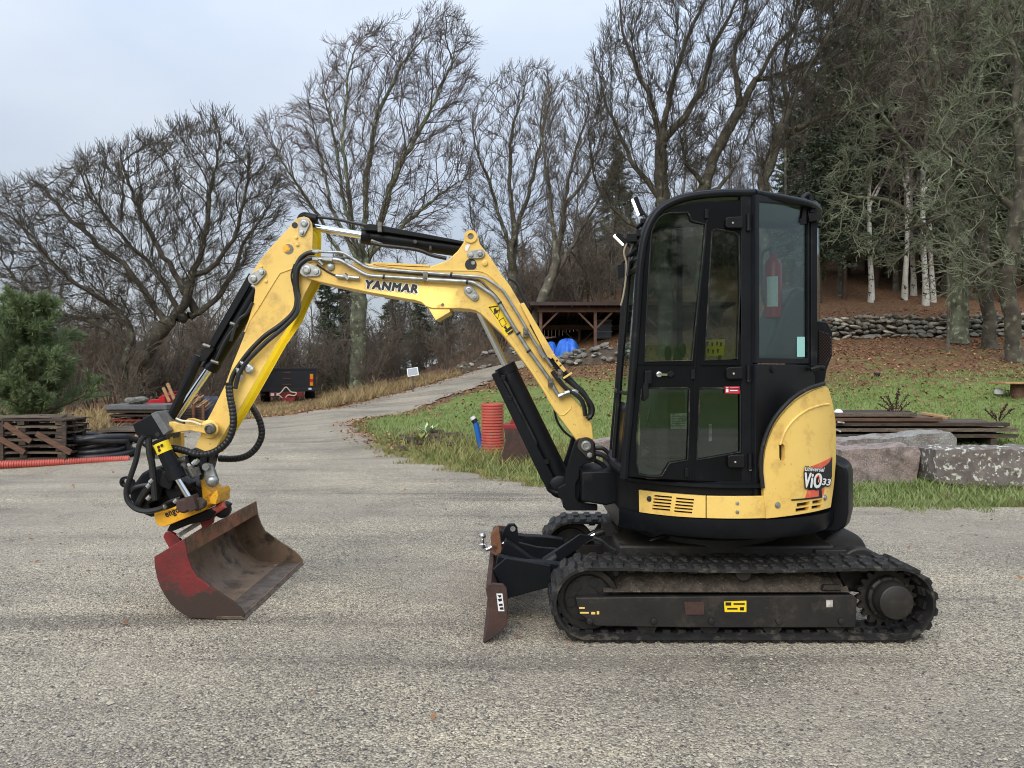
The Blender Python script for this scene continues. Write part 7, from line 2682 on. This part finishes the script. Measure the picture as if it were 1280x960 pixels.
# lying brushwood by the tarp
# pallets stack left
def planks_pile():
    Y = 11.6
    b0 = P(-28, 583, Y); b1 = P(83, 583, Y)
    gz = Hs(0, Y) if False else 0.0
    W = b1.x - b0.x
    random.seed(3)
    t = thing('pallet_stack', 'dark weathered stack of wooden pallets with two diagonal boards', 'pallets', ((b0.x + b1.x) / 2, Y, 0))
    for k in range(7):
        z = .03 + k * .098
        ox = random.uniform(-.03, .03)
        # deck boards seen end on over three bearers
        for q in range(9):
            y = Y + q * .075 + random.uniform(-.01, .01)
            g = G(); g.span((b0.x + ox + random.uniform(-.02, .02), y, z + .062), (b1.x + ox + random.uniform(-.03, .03), y + .062, z + .084 + random.uniform(0, .006)))
            build('board', g, random.choice(['wood_dark', 'wood_dark', 'wood_weathered']), t)
        for x in (b0.x + .08, (b0.x + b1.x) / 2, b1.x - .1):
            for yy in (0, .28, .56):
                g = G(); g.span((x + ox - .05, Y + yy, z), (x + ox + .05, Y + yy + .1, z + .06)); build('block', g, 'wood_dark', t)
        g = G(); g.span((b0.x + ox, Y + .03, z - .022), (b1.x + ox, Y + .11, z - .002)); build('board', g, 'wood_dark', t)
    for (a, b) in (((5, 530), (38, 552)), ((45, 542), (88, 566)), ((-6, 545), (30, 566))):
        g = G(); p, q = P(*a, Y - .05), P(*b, Y - .05); g.bar(p, q, .024, .085, up=(0, 1, 0)); 
        g = G(); d = (q - p).normalized(); up = d.cross(Vector((0, 1, 0)))
        g.extr([p + up * .04, q + up * .04, q - up * .04, p - up * .04], (0, .025, 0)); build('diagonal_board', g, 'wood_brown', t)
    for x in (2, 80):
        g = G(); p = P(x, 528, Y - .02); g.span((p.x - .03, Y - .03, 0.0), (p.x + .03, Y - .006, p.z)); build('upright_board', g, 'wood_dark', t)
    for k in range(6):
        g = G(); a = b0.x + random.uniform(0, .4); y = Y + .06 + k * .10; g.bar((a, y, .73), (a + random.uniform(.7, 1.0), y + random.uniform(-.1, .1), .735), .09, .022); build('loose_board', g, 'wood_weathered', t)
planks_pile()

# coil of black corrugated drain hose
def hose_coil():
    c = P(108, 578, 12.2)
    pts = []
    N = 9
    for k in range(N * 28):
        a = 2 * math.pi * k / 28
        lay = k / 28
        z = .055 + .070 * (lay % 5) + .01 * math.sin(a * 2 + lay)
        rx = .60 - .055 * ((lay * .7) % 3) + .03 * math.sin(a + lay * 2)
        ry = .50 - .05 * ((lay * .7) % 3)
        zt = .07 * math.sin(a * 1 + lay)
        pts.append(Vector((c.x + .05 + rx * math.cos(a), 12.35 + ry * math.sin(a), max(.055, z + zt * (lay > 2)))))
    end = [Vector(v) for v in ((c.x + .66, 12.52, .30), (c.x + .80, 12.55, .22), (c.x + .98, 12.36, .12), (c.x + 1.08, 12.16, .07), (c.x + 1.24, 12.10, .06))]
    q = pts + smooth_path([pts[-1]] + end, 6)[1:]
    pp = np.array([list(v) for v in q]); d = np.concatenate([[0], np.cumsum(np.linalg.norm(np.diff(pp, axis=0), axis=1))])
    k = int(d[-1] / .028)
    us = np.arange(k * 2) * .014
    P3 = np.stack([np.interp(us, d, pp[:, j]) for j in range(3)], -1)
    g = G(); g.tube([Vector(v) for v in P3], [.046 if i % 2 else .052 for i in range(len(us))], 9)
    o = build('hose_coil', g, 'pipe_black', None, ang=80)
    tag(o, 'coil of thick black drainage hose lying beside the wooden pallets', 'hose')
hose_coil()

def red_pipe():
    pts = smooth_path([P(-90, 596, 11.2), P(0, 589, 11.3), P(80, 580.5, 11.6), P(140, 573.5, 11.9), P(165, 571, 12.0)], 8)
    pp = np.array([list(v) for v in pts])
    pp[:, 2] = .062
    d = np.concatenate([[0], np.cumsum(np.linalg.norm(np.diff(pp, axis=0), axis=1))])
    k = int(d[-1] / .032)
    us, rs = [], []
    for i in range(k):
        for f, r in ((0, .060), (.45, .060), (.55, .048), (.95, .048)):
            us.append((i + f) * .032); rs.append(r)
    P3 = np.stack([np.interp(us, d, pp[:, j]) for j in range(3)], -1)
    g = G(); g.tube([Vector(v) for v in P3], rs, 14)
    o = build('corrugated_pipe', g, 'pipe_red', None, ang=60)
    tag(o, 'long thin red corrugated pipe lying on the gravel edge', 'pipe')
red_pipe()
def upright_pipe():
    Y = 12.0
    a = P(616, 570, Y)
    gz = Hs(a.x, Y)
    top = P(616, 504, Y).z
    r0 = .178
    prof = []
    n = 19
    h = top - gz + .05
    for i in range(n):
        for f, r in ((.0, r0 - .022), (.12, r0 - .02), (.28, r0), (.78, r0), (.92, r0 - .02)):
            prof.append((-.05 + (i + f) * h / n, r))
    prof += [(h - .05, r0 - .02), (h - .05, r0 - .035), (h - .5, r0 - .035)]
    g = G(); g.lathe((a.x, Y, gz), (-.01, 0, 1), prof, 28, caps=False)
    o = build('corrugated_pipe', g, 'pipe_red', None, ang=50)
    tag(o, 'thick red ribbed pipe section standing upright on the grass', 'pipe')
    b = P(603, 549, 12.15); c = P(594.5, 528, 12.15); e = P(590, 521, 12.15)
    b.z = Hs(b.x, b.y)
    t = thing('blue_pipe', 'leaning blue pipe with black and white cap beside the red pipe', 'pipe', b)
    g = G(); g.cyl(b, c, .045, .045, 16); build('tube', g, 'pipe_blue', t)
    g = G(); g.cyl(c, c.lerp(e, .55), .047, .047, 16); build('collar', g, 'ink', t)
    g = G(); g.cyl(c.lerp(e, .45), e, .043, .043, 16); build('cap', g, 'white', t)
upright_pipe()

def grass_bucket():
    Y = 10.9
    o0 = P(640, 588, Y); gz = Hs(o0.x, Y)
    t = thing('digging_bucket', 'small rusty red digging bucket standing on the grass', 'bucket', (o0.x, Y, gz))
    W = .52
    pr = [(630, 541), (658, 541), (661, 552), (660, 570), (654, 584), (640, 588), (622, 588), (621, 583), (628, 572), (632, 558)]
    q = [P(x, y, Y) for x, y in pr]
    for p in q: p.z += gz - P(640, 588, Y).z
    g = G(); g.extr(q, (0, .018, 0)); build('side_plate', g, 'rust_dark', t, bevel=.004)
    g = G(); g.extr([p + Vector((.02, W, 0)) for p in q], (0, .018, 0)); build('side_plate', g, 'rust_dark', t, bevel=.004)
    back = [q[i] for i in (1, 2, 3, 4, 5, 6)]
    g = G(); g.extr([p + Vector((0, .018, 0)) for p in back] + [p + Vector((-.016, .018, .014)) for p in back[::-1]], (.02, W - .018, 0)); build('shell', g, 'rust_dark', t)
    g = G(); g.extr([q[0] + Vector((-.01, -.004, -.01)), q[1] + Vector((.004, -.004, -.01)), q[1] + Vector((.004, -.004, .045)), q[0] + Vector((-.01, -.004, .045))], (.02, W + .03, 0)); build('top_plate', g, 'red_paint', t, bevel=.004)
    g = G()
    for k in (.16, .34):
        g.extr([q[0] + Vector((.08, k, .04)), q[1] + Vector((-.04, k, .04)), q[1] + Vector((-.08, k, .16)), q[0] + Vector((.12, k, .14))], (0, .02, 0))
    build('hanger_lug', g, 'red_paint', t, bevel=.004)
grass_bucket()

# black tipping trailer
def trailer():
    Y = 28.0
    a, b = P(325, 505, Y), P(394, 505, Y)
    cx_ = (a.x + b.x) / 2
    gz = Hs(cx_, Y)
    t = thing('tipper_trailer', 'black two wheeled tipper trailer with red drawbar at the wood edge', 'trailer', (cx_, Y, gz))
    zb, zt = P(0, 489, Y).z, P(0, 464, Y).z
    z0 = gz - P(0, 506, Y).z
    zb += z0; zt += z0
    L = 2.9
    x0, x1 = a.x, b.x
    g = G()
    T = .05
    g.span((x0, Y, zb), (x1, Y + T, zt)); g.span((x0, Y + L, zb), (x1, Y + L + T, zt)); g.span((x0, Y + T, zb), (x0 + T, Y + L, zt)); g.span((x1 - T, Y + T, zb), (x1, Y + L, zt)); g.span((x0 + T, Y + T, zb), (x1 - T, Y + L, zb + .06))
    build('tipping_body', g, 'trailer_black', t, bevel=.012)
    g = G(); g.span((x0 - .03, Y - .03, zt - .02), (x1 + .03, Y + .03, zt + .05)); g.span((x0 - .03, Y - .02, zb - .08), (x1 + .03, Y + .05, zb + .02)); build('rail', g, 'trailer_black', t, bevel=.01)
    for k in range(3):
        g = G(); z = zb + .16 + .22 * k; g.span((cx_ - .17, Y - .02, z), (cx_ + .13, Y - .004, z + .035)); build('step', g, 'rust', t)
    for s, x in ((-1, x0 + .02), (1, x1 - .22)):
        g = G(); g.span((x, Y - .04, zt - .60), (x + .12, Y - .004, zt - .17)); lm = build('tail_lamp', g, 'tail_orange', t, bevel=.01)
        g = G(); g.span((x, Y - .05, zt - .455), (x + .12, Y - .004, zt - .345)); build('lens', g, 'tail_red', lm)
        g = G(); g.span((x - .05, Y - .05, zb - .02), (x + .06, Y - .035, zb + .05)); build('reflector', g, 'white', t)
    for x in (x0 + .02, x1 - .38):
        g = G(); g.lathe((x, Y + 1.1, gz + .38), (1, 0, 0), [(0, .10), (0, .22), (.02, .34), (.08, .385), (.28, .385), (.34, .34), (.36, .22), (.36, .10)], 28)
        wh = build('wheel', g, 'rubber', t)
        g = G(); g.lathe((x - .005, Y + 1.1, gz + .38), (1, 0, 0), [(0, .02), (0, .2), (.37, .2), (.37, .02)], 20); build('rim', g, 'red_paint', wh)
    g = G(); g.span((x0 + .2, Y + .2, gz + .42), (x1 - .2, Y + L, zb - .08)); build('chassis', g, 'trailer_black', t)
    zr = zb - .10
    g = G(); g.span((x0 + .38, Y - .25, zr - .16), (x1 - .45, Y - .10, zr)); bm_ = build('drawbar_beam', g, 'red_paint', t, bevel=.01)
    g = G(); g.extr([(cx_ - .22, Y - .3, zr - .16), (cx_ + .30, Y - .3, zr - .16), (cx_ + .05, Y - .9, zr - .46), (cx_ - .1, Y - .9, zr - .46)], (0, .06, -.02)); g.span((cx_ - .05, Y - .62, gz - .0), (cx_ + .04, Y - .54, zr - .2)); build('drawbar', g, 'red_paint', t, bevel=.01)
    for k in (0, 1):
        g = G(); g.span((x0 + .42 + .2 * k, Y - .262, zr - .12), (x0 + .54 + .18 * k, Y - .252, zr - .03)); build('plate', g, 'white', bm_)
    g = G()
    pts = [(cx_ - .35, Y - .3, gz + .28), (cx_ - .2, Y - .32, gz + .42), (cx_ - .05, Y - .32, gz + .58), (cx_ + .12, Y - .3, zr + .02), (cx_ + .30, Y - .3, zr - .02), (cx_ + .24, Y - .3, zr - .12), (cx_ + .02, Y - .32, zr - .10), (cx_ - .12, Y - .33, zr - .22), (cx_ - .3, Y - .34, gz + .30)]
    g.tube(smooth_path([Vector(v) for v in pts], 6), .022, 7)
    t.rotation_euler.z = math.radians(15.5)
    R_ = Matrix.Translation(t.location) @ Matrix.Rotation(math.radians(15.5), 4, 'Z') @ Matrix.Translation(-t.location)
    g.v = [tuple(R_ @ Vector(v)) for v in g.v]
    o = build('rope', g, 'rope', None); tag(o, 'pale rope looped over the red drawbar of the black trailer', 'rope')
trailer()

def panel():
    p = P(515.5, 472, 25)
    gz = Hs(p.x, p.y)
    t = thing('solar_panel', 'small white framed solar panel on a post beside the gravel track', 'solar panel', (p.x, p.y, gz))
    R = Matrix.Rotation(math.radians(-25), 3, 'X') @ Matrix.Rotation(math.radians(-10), 3, 'Y')
    c = P(516, 465, 25)
    g = G(); g.box(c, (.36, .03, .29), R); build('frame', g, 'white', t, bevel=.006)
    g = G(); g.box(c + R @ Vector((0, -.018, 0)), (.31, .006, .24), R); build('panel_face', g, 'panel_grey', t)
    g = G(); g.cyl((c.x, c.y + .04, gz - .1), (c.x, c.y + .04, c.z), .02); build('post', g, 'zinc_dark', t)
panel()

# slabs and pallets with a boulder on top
def slab_stack():
    Y = 17.5
    a, b = P(136, 535, Y), P(200, 535, Y)
    x0, x1 = a.x, b.x + .12
    gz = Hs((x0 + x1) / 2, Y)
    t = thing('slab_stack', 'dark slab stacked on red and brown pallets under a boulder', 'stack', ((x0 + x1) / 2, Y, gz))
    z = lambda py: P(0, py, Y).z
    g = G(); g.span((x0 - .06, Y - .05, z(512)), (x1 + .05, Y + .9, z(506))); build('slab', g, 'grey_edge', t, bevel=.01)
    g = G(); g.span((x0 - .04, Y - .02, z(516)), (x1 + .02, Y + .86, z(512.6))); build('frame_rail', g, 'wood_dark', t, bevel=.01)
    random.seed(8)
    for k, (py, m) in enumerate(((519, 'wood_dark'), (525, 'red_paint'), (529.5, 'wood_brown'))):
        for q in range(5):
            g = G(); y = Y + q * .19; g.span((x0 + random.uniform(0, .06), y, z(py + 1.6)), (x1 + random.uniform(-.1, .04), y + .12, z(py - .6))); build('board', g, m, t)
        for x in np.linspace(x0 + .08, x1 - .1, 4):
            g = G(); g.span((x - .05, Y + .02, z(py + 4)), (x + .05, Y + .8, z(py + 1.7))); build('block', g, 'wood_dark', t)
    for x in (x0 + .15, x1 - .25):
        g = G(); g.span((x - .06, Y, gz - .05), (x + .06, Y + .8, z(533))); build('block', g, 'wood_dark', t)
    me = ico_rock('boulder', 77, .52, .42, .24, 'fieldstone', sub=3)
    o = bpy.data.objects.new('boulder', me); COL.objects.link(o)
    o.location = (P(162, 505, Y).x, Y + .35, z(506) + .085)
    tag(o, 'grey angular boulder lying on the dark slab stack', 'boulder')
slab_stack()
def flat_boards():
    Y = 14.6
    a, b = P(122, 562, Y), P(176, 562, Y)
    gz = Hs((a.x + b.x) / 2, Y)
    t = thing('board_stack', 'low stack of grey boards on the ground behind the hose coil', 'boards', ((a.x + b.x) / 2, Y, gz))
    random.seed(4)
    for k in range(3):
        for q in range(7):
            g = G(); y = Y + q * .15 + random.uniform(0, .02); z = gz + .06 + k * .075
            g.span((a.x + random.uniform(-.12, .05), y, z), (b.x + random.uniform(.0, .15), y + .135, z + .04)); build('board', g, 'wood_weathered' if k == 2 else 'wood_dark', t)
    for x in (a.x + .1, b.x - .1):
        g = G(); g.span((x, Y + .02, gz - .05), (x + .08, Y + 1.0, gz + .055)); build('bearer', g, 'wood_dark', t)
    g = G(); g.bar(P(158, 560, Y - .25), P(174, 541, Y - .1), .10, .035); 
    o = build('loose_plank', g, 'wood_fresh', None); tag(o, 'short pale plank leaning on the grey board stack', 'plank')
flat_boards()
def red_wagon():
    Y = 19.0
    a, b = P(176, 520, Y), P(216, 520, Y)
    gz = Hs(a.x, Y)
    z = lambda py: P(0, py, Y).z
    t = thing('red_wagon', 'small red farm wagon with raised tailboard behind the slab stack', 'wagon', ((a.x + b.x) / 2, Y, gz))
    g = G(); g.prism([(173, 501), (200, 498.5), (200, 505), (173, 507)], Y, Y + 1.2); build('bed', g, 'ext_red', t, bevel=.01)
    g = G(); g.prism([(198, 497), (203, 493.5), (206, 494), (206, 506), (198, 508)], Y - .05, Y + 1.25); build('tailboard', g, 'ext_red', t, bevel=.01)
    g = G(); g.prism([(206, 491), (212, 489), (213, 491), (208, 500)], Y + .5, Y + 1.2); build('side_board', g, 'red_paint', t)
    g = G(); g.span((a.x + .05, Y + .1, z(512)), (b.x, Y + 1.1, z(506))); build('chassis', g, 'rust', t)
    for px in (182, 208):
        for dy in (.05, 1.0):
            g = G(); p = P(px, 513, Y); g.lathe((p.x, Y + dy, gz + .16), (0, 1, 0), [(0, .05), (0, .15), (.03, .165), (.10, .165), (.13, .15), (.13, .05)], 18); build('wheel', g, 'rubber', t)
    g = G(); g.lathe(P(202, 520, Y - .1), (0, 0, 1), [(-.3, .05), (.3, .05)], 10)
    g = G()
    for (x0, y0, x1, y1) in ((199, 506, 199, 530), (203, 508, 206, 532)):
        g.tube([P(x0, y0, Y - .1), P(x1, y1, Y - .1)], .03, 8)
    build('stake', g, 'rust_dark', t)
red_wagon()
def pole_bundle():
    Y = 18.2
    random.seed(12)
    p0 = P(246, 530, Y)
    gz = Hs(p0.x, Y)
    t = thing('pole_bundle', 'slanting pile of thin wooden poles behind the bucket cylinder', 'poles', (p0.x, Y, gz))
    for i in range(34):
        k = random.random()
        a = P(200 + 34 * k + random.uniform(-5, 5), 517 + 11 * k + random.uniform(-6, 3), Y + random.uniform(0, .6))
        b = P(238 + 20 * k + random.uniform(-6, 10), 491 + 12 * k + random.uniform(-4, 4), Y + .3 + random.uniform(0, .9))
        g = G(); g.tube([a, b], [.028, .02], 7); build('pole', g, random.choice(['wood_weathered', 'wood_fresh', 'wood_brown', 'wood_weathered']), t)
    for x in (240, 252):
        g = G(); g.prism([(x, 505), (x + 3, 505), (x + 3, 531), (x, 531)], Y - .05, Y + .02); build('upright', g, 'rust', t)
    for i in range(10):
        g = G(); g.tube([P(222 + random.uniform(-3, 3), 512 + i * 1.8, Y + .1), P(252, 510 + i * 2, Y + .1)], .025, 7); build('pole', g, 'wood_dark', t)
    for (a, b) in (((204, 484), (212, 502)), ((209, 479), (218, 499))):
        g = G(); g.bar(P(*a, Y + .2), P(*b, Y + .2), .07, .03, up=(0, 1, 0)); build('slat', g, 'wood_fresh', t)
pole_bundle()
def dark_cover():
    Y = 19.5
    c = P(262, 512, Y); gz = Hs(c.x, Y)
    g = G(); rows = []
    for i in range(7):
        f = i / 6
        rows.append([(c.x + .42 * (f ** .5) * math.cos(a) * (1 + .06 * math.sin(a * 5)), Y + .45 * f ** .5 * math.sin(a), gz + .62 * (1 - f ** 2.4) * (1 + .05 * math.sin(a * 3))) for a in np.linspace(0, 2 * math.pi, 25)])
    g.grid(rows)
    o = build('covered_pile', g, 'tarp_dark', None, ang=60); tag(o, 'slate grey tarpaulin covering a low pile behind the excavator arm', 'tarpaulin')
dark_cover()

# granite blocks right of the machine
def block(name, label, pts, Yn, depth, m, seed, z_on=None):
    """rough quarried block: outline, subdivided and roughened"""
    q = [P(x, y, Yn) for x, y in pts]
    bm = bmesh.new()
    g = G(); g.extr(q, (0, depth, 0))
    me = bpy.data.meshes.new(name); me.from_pydata(g.v, [], g.f)
    bm.from_mesh(me)
    bmesh.ops.recalc_face_normals(bm, faces=bm.faces)
    bmesh.ops.triangulate(bm, faces=bm.faces)
    for _ in range(5):
        long = [e for e in bm.edges if e.calc_length() > .11]
        if not long: break
        bmesh.ops.subdivide_edges(bm, edges=long, cuts=1)
        bmesh.ops.triangulate(bm, faces=[f for f in bm.faces if len(f.verts) > 3])
    from mathutils import noise as mn
    bm.normal_update()
    for v in bm.verts:
        o = Vector((seed * 3.1, 0, 0))
        k = mn.fractal(v.co * 4 + o, 1.0, 2.0, 4) * .034 + mn.fractal(v.co * 14 + o, 1.0, 2.0, 3) * .014
        v.co += v.normal * k
    bm.to_mesh(me); bm.free()
    me.polygons.foreach_set('use_smooth', [True] * len(me.polygons))
    me.set_sharp_from_angle(angle=math.radians(30))
    return me
def granite(name, label, pts, Yn, depth, m, seed):
    me = block(name, label, pts, Yn, depth, m, seed)
    o = link_mesh(name, me, m)
    return tag(o, label, 'stone block')
granite('granite_block', 'long grey and pink granite block lying behind the other two', [(1046, 556), (1060, 551), (1110, 548), (1150, 543), (1190, 541), (1196, 548), (1195, 584), (1150, 586), (1046, 586)], 10.6, .55, 'granite_grey', 1)
granite('granite_block', 'pinkish granite block beside the excavator counterweight', [(1052, 563), (1100, 560), (1146, 558), (1149, 566), (1147, 606), (1120, 609), (1062, 604), (1052, 606)], 9.55, .5, 'granite', 2)
granite('granite_block', 'granite block speckled with white lichen at the lawn edge', [(1170, 563), (1200, 562), (1300, 563), (1340, 563), (1342, 606), (1280, 607), (1220, 609), (1172, 603)], 9.2, .55, 'granite_lichen', 3)
granite('granite_block', 'pale topped pink granite block behind the boom foot', [(744, 553), (770, 550), (800, 552), (802, 585), (744, 586)], 11.0, .5, 'granite', 4)
# timbers under them
def bearer(label, pts, Y, d, m='wood_brown'):
    g = G(); q = [P(x, y, Y) for x, y in pts]
    g.extr(q, (0, d, 0)); o = build('timber_bearer', g, m, None, bevel=.01); return tag(o, label, 'timber')
bearer('weathered timber under the pinkish granite block', [(1050, 606), (1134, 608), (1134, 616), (1050, 614)], 9.5, .14, 'wood_weathered')
bearer('dark timber under the lichen speckled granite block', [(1200, 607), (1330, 608), (1330, 616), (1200, 614)], 9.15, .14, 'wood_dark')
bearer('dark timber under the rear granite block', [(1100, 584), (1180, 585), (1180, 592), (1100, 592)], 10.55, .14, 'wood_dark')
# stack of boards behind the blocks
def long_boards():
    Y = 12.2
    random.seed(17)
    a, b = P(1036, 550, Y), P(1266, 548, Y)
    gz = Hs(b.x, Y)
    t = thing('board_pile', 'long low pile of dark brown boards on the lawn behind granite', 'boards', ((a.x + b.x) / 2, Y, gz))
    lay = [((1040, 1268), 545, 'wood_dark'), ((1036, 1272), 537.5, 'wood_brown'), ((1040, 1262), 530.5, 'wood_dark'), ((1036, 1190), 524.5, 'wood_brown'), ((1040, 1160), 518.5, 'wood_dark')]
    for k, ((p0, p1), py, m) in enumerate(lay):
        for q in range(6):
            y = Y + q * .16 + random.uniform(0, .02)
            x0 = P(p0 + random.uniform(-4, 4), py, Y).x; x1 = P(p1 + random.uniform(-14, 6), py, Y).x
            z = P(0, py, Y).z
            g = G(); g.span((x0, y, z - .028), (x1, y + .14, z + .024)); build('board', g, random.choice([m, m, 'wood_weathered']), t)
    for px in (1060, 1150, 1240):
        p = P(px, 550, Y); g = G(); g.span((p.x, Y + .03, gz - .1), (p.x + .1, Y + .95, P(0, 548.4, Y).z)); build('bearer', g, 'wood_dark', t)
    g = G(); g.bar(P(1152, 516, Y + .6), P(1186, 522, Y + .3), .12, .03); build('board', g, 'wood_fresh', t)
    # dry weeds growing through it
    def weed(px, py, h, n, seed, label):
        rng = np.random.default_rng(seed)
        base = P(px, py, Y + .5)
        g = G()
        for i in range(n):
            a_ = (i - (n - 1) / 2) / n * 2.0 + rng.normal(0, .12)
            d = Vector((math.sin(a_), rng.normal(0, .25), math.cos(a_))).normalized()
            L = h * (.6 + .5 * rng.random())
            st = smooth_path([base, base + d * L * .5 + Vector((0, 0, .02)), base + d * L + Vector((d.x * .08, 0, .03))], 6)
            g.tube(st, .006, 5)
            for k in range(26):
                u = .35 + .65 * rng.random(); p = st[int(u * (len(st) - 1))]
                dd = (d + Vector(rng.normal(0, .6, 3))).normalized() * (.03 + .03 * rng.random())
                s = Vector((0, 1, 0)).cross(dd).normalized() * .010
                g.add([p, p + dd * .5 + s, p + dd, p + dd * .5 - s], [(0, 1, 2, 3)])
        o = build('dry_weed', g, 'dead_plant', None, smooth=False, fixn=False); tag(o, label, 'plant')
    weed(1119, 521, .42, 8, 1, 'dark dry dock plant standing by the middle of the board pile')
    weed(1248, 530, .30, 5, 2, 'dark dry dock plant drooping at the right end of the boards')
    def ball(px, py, r, label, name='ball'):
        p = P(px, py, Y + .25); g = G(); g.lathe(p, (0, 0, 1), [(-r, .004)] + [(r * math.sin(t), r * math.cos(t)) for t in np.linspace(-1.3, 1.3, 11)] + [(r, .004)], 20)
        o = build(name, g, 'white', None); tag(o, label, 'ball')
    ball(1048, 517, .075, 'white ball on the board pile beside the engine cover')
    for k, (px, py) in enumerate(((1051, 528), (1047, 538))):
        g = G(); p = P(px, py, Y - .03); g.box(p, (.10, .05, .025), Matrix.Rotation(.3 * k + .1, 3, 'Y')); o = build('scrap', g, 'white_dirty', None, bevel=.006)
        tag(o, ('upper white scrap lying between the ends of the boards', 'lower white scrap lying between the ends of the boards')[k], 'scrap')
long_boards()
def table():
    p = on_ground(1272, 496)
    Y = p.y
    t = thing('log_table', 'rough plank table top on a brown log stump by the lawn', 'table', p)
    s = F / Y
    g = G(); g.lathe(p, (0, 0, 1), [(-.05, .15), (.10, .14), (16 / s, .135)], 18); build('stump', g, 'wood_brown', t)
    g = G(); g.span((p.x - 26 / s, Y - .3, p.z + 16.2 / s), (p.x + 40 / s, Y + .3, p.z + 18.4 / s)); build('plank', g, 'wood_fresh', t, bevel=.006)
    q = on_ground(1249, 494)
    g = G(); g.lathe(q + Vector((0, 0, .07)), (0, 0, 1), [(-.08, .03), (-.04, .09), (.02, .10), (.07, .06), (.085, .01)], 14); o = build('bowl', g, 'white', None); tag(o, 'white upturned bowl lying in grass beside the log table', 'bowl')
    q = on_ground(1096, 470)
    g = G(); g.box(q + Vector((0, 0, .04)), (.14, .12, .09), Matrix.Rotation(.3, 3, 'Z')); o = build('dark_lump', g, 'ink', None, bevel=.03, seg=3); tag(o, 'small black lump lying among leaves on the upper lawn', 'clutter')
table()
def post():
    for px, y0, y1, Y, lab in ((1185, 430, 330, 22.5, 'thin grey stake standing on the lawn before the lichen oak'),):
        b = P(px, y0, Y); gz = Hs(b.x, Y); g = G(); g.tube([Vector((b.x, Y, gz - .1)), Vector((b.x + .02, Y, gz + 1.6)), Vector((b.x - .02, Y, P(px, y1, Y).z))], [.05, .042, .03], 8)
        o = build('stake', g, 'bark_grey', None); tag(o, lab, 'stake')
post()
# pale broad leaved weed on the bank
def pale_weed(px, py, Y, h, seed, label, m='weed_pale', n=16):
    rng = np.random.default_rng(seed)
    b = P(px, py, Y); b.z = Hs(b.x, Y)
    g = G()
    for i in range(n):
        a = rng.random() * 6.28
        d = Vector((math.cos(a) * .8, math.sin(a) * .8, .45 + .8 * rng.random())).normalized()
        L = h * (.6 + .5 * rng.random()); s = d.cross(Vector((0, 0, 1))).normalized() * L * .16
        g.add([b, b + d * L * .45 + s, b + d * L + Vector((0, 0, -.1 * L)), b + d * L * .45 - s], [(0, 1, 2, 3)])
    o = build('weed_plant', g, m, None, smooth=False, fixn=False); tag(o, label, 'plant')
pale_weed(535, 556, 13.2, .30, 1, 'pale broad leaved weed growing on the turned earth')
pale_weed(527, 562, 12.8, .24, 2, 'yellowish low weed in front of the pale broad leaved one', 'weed')
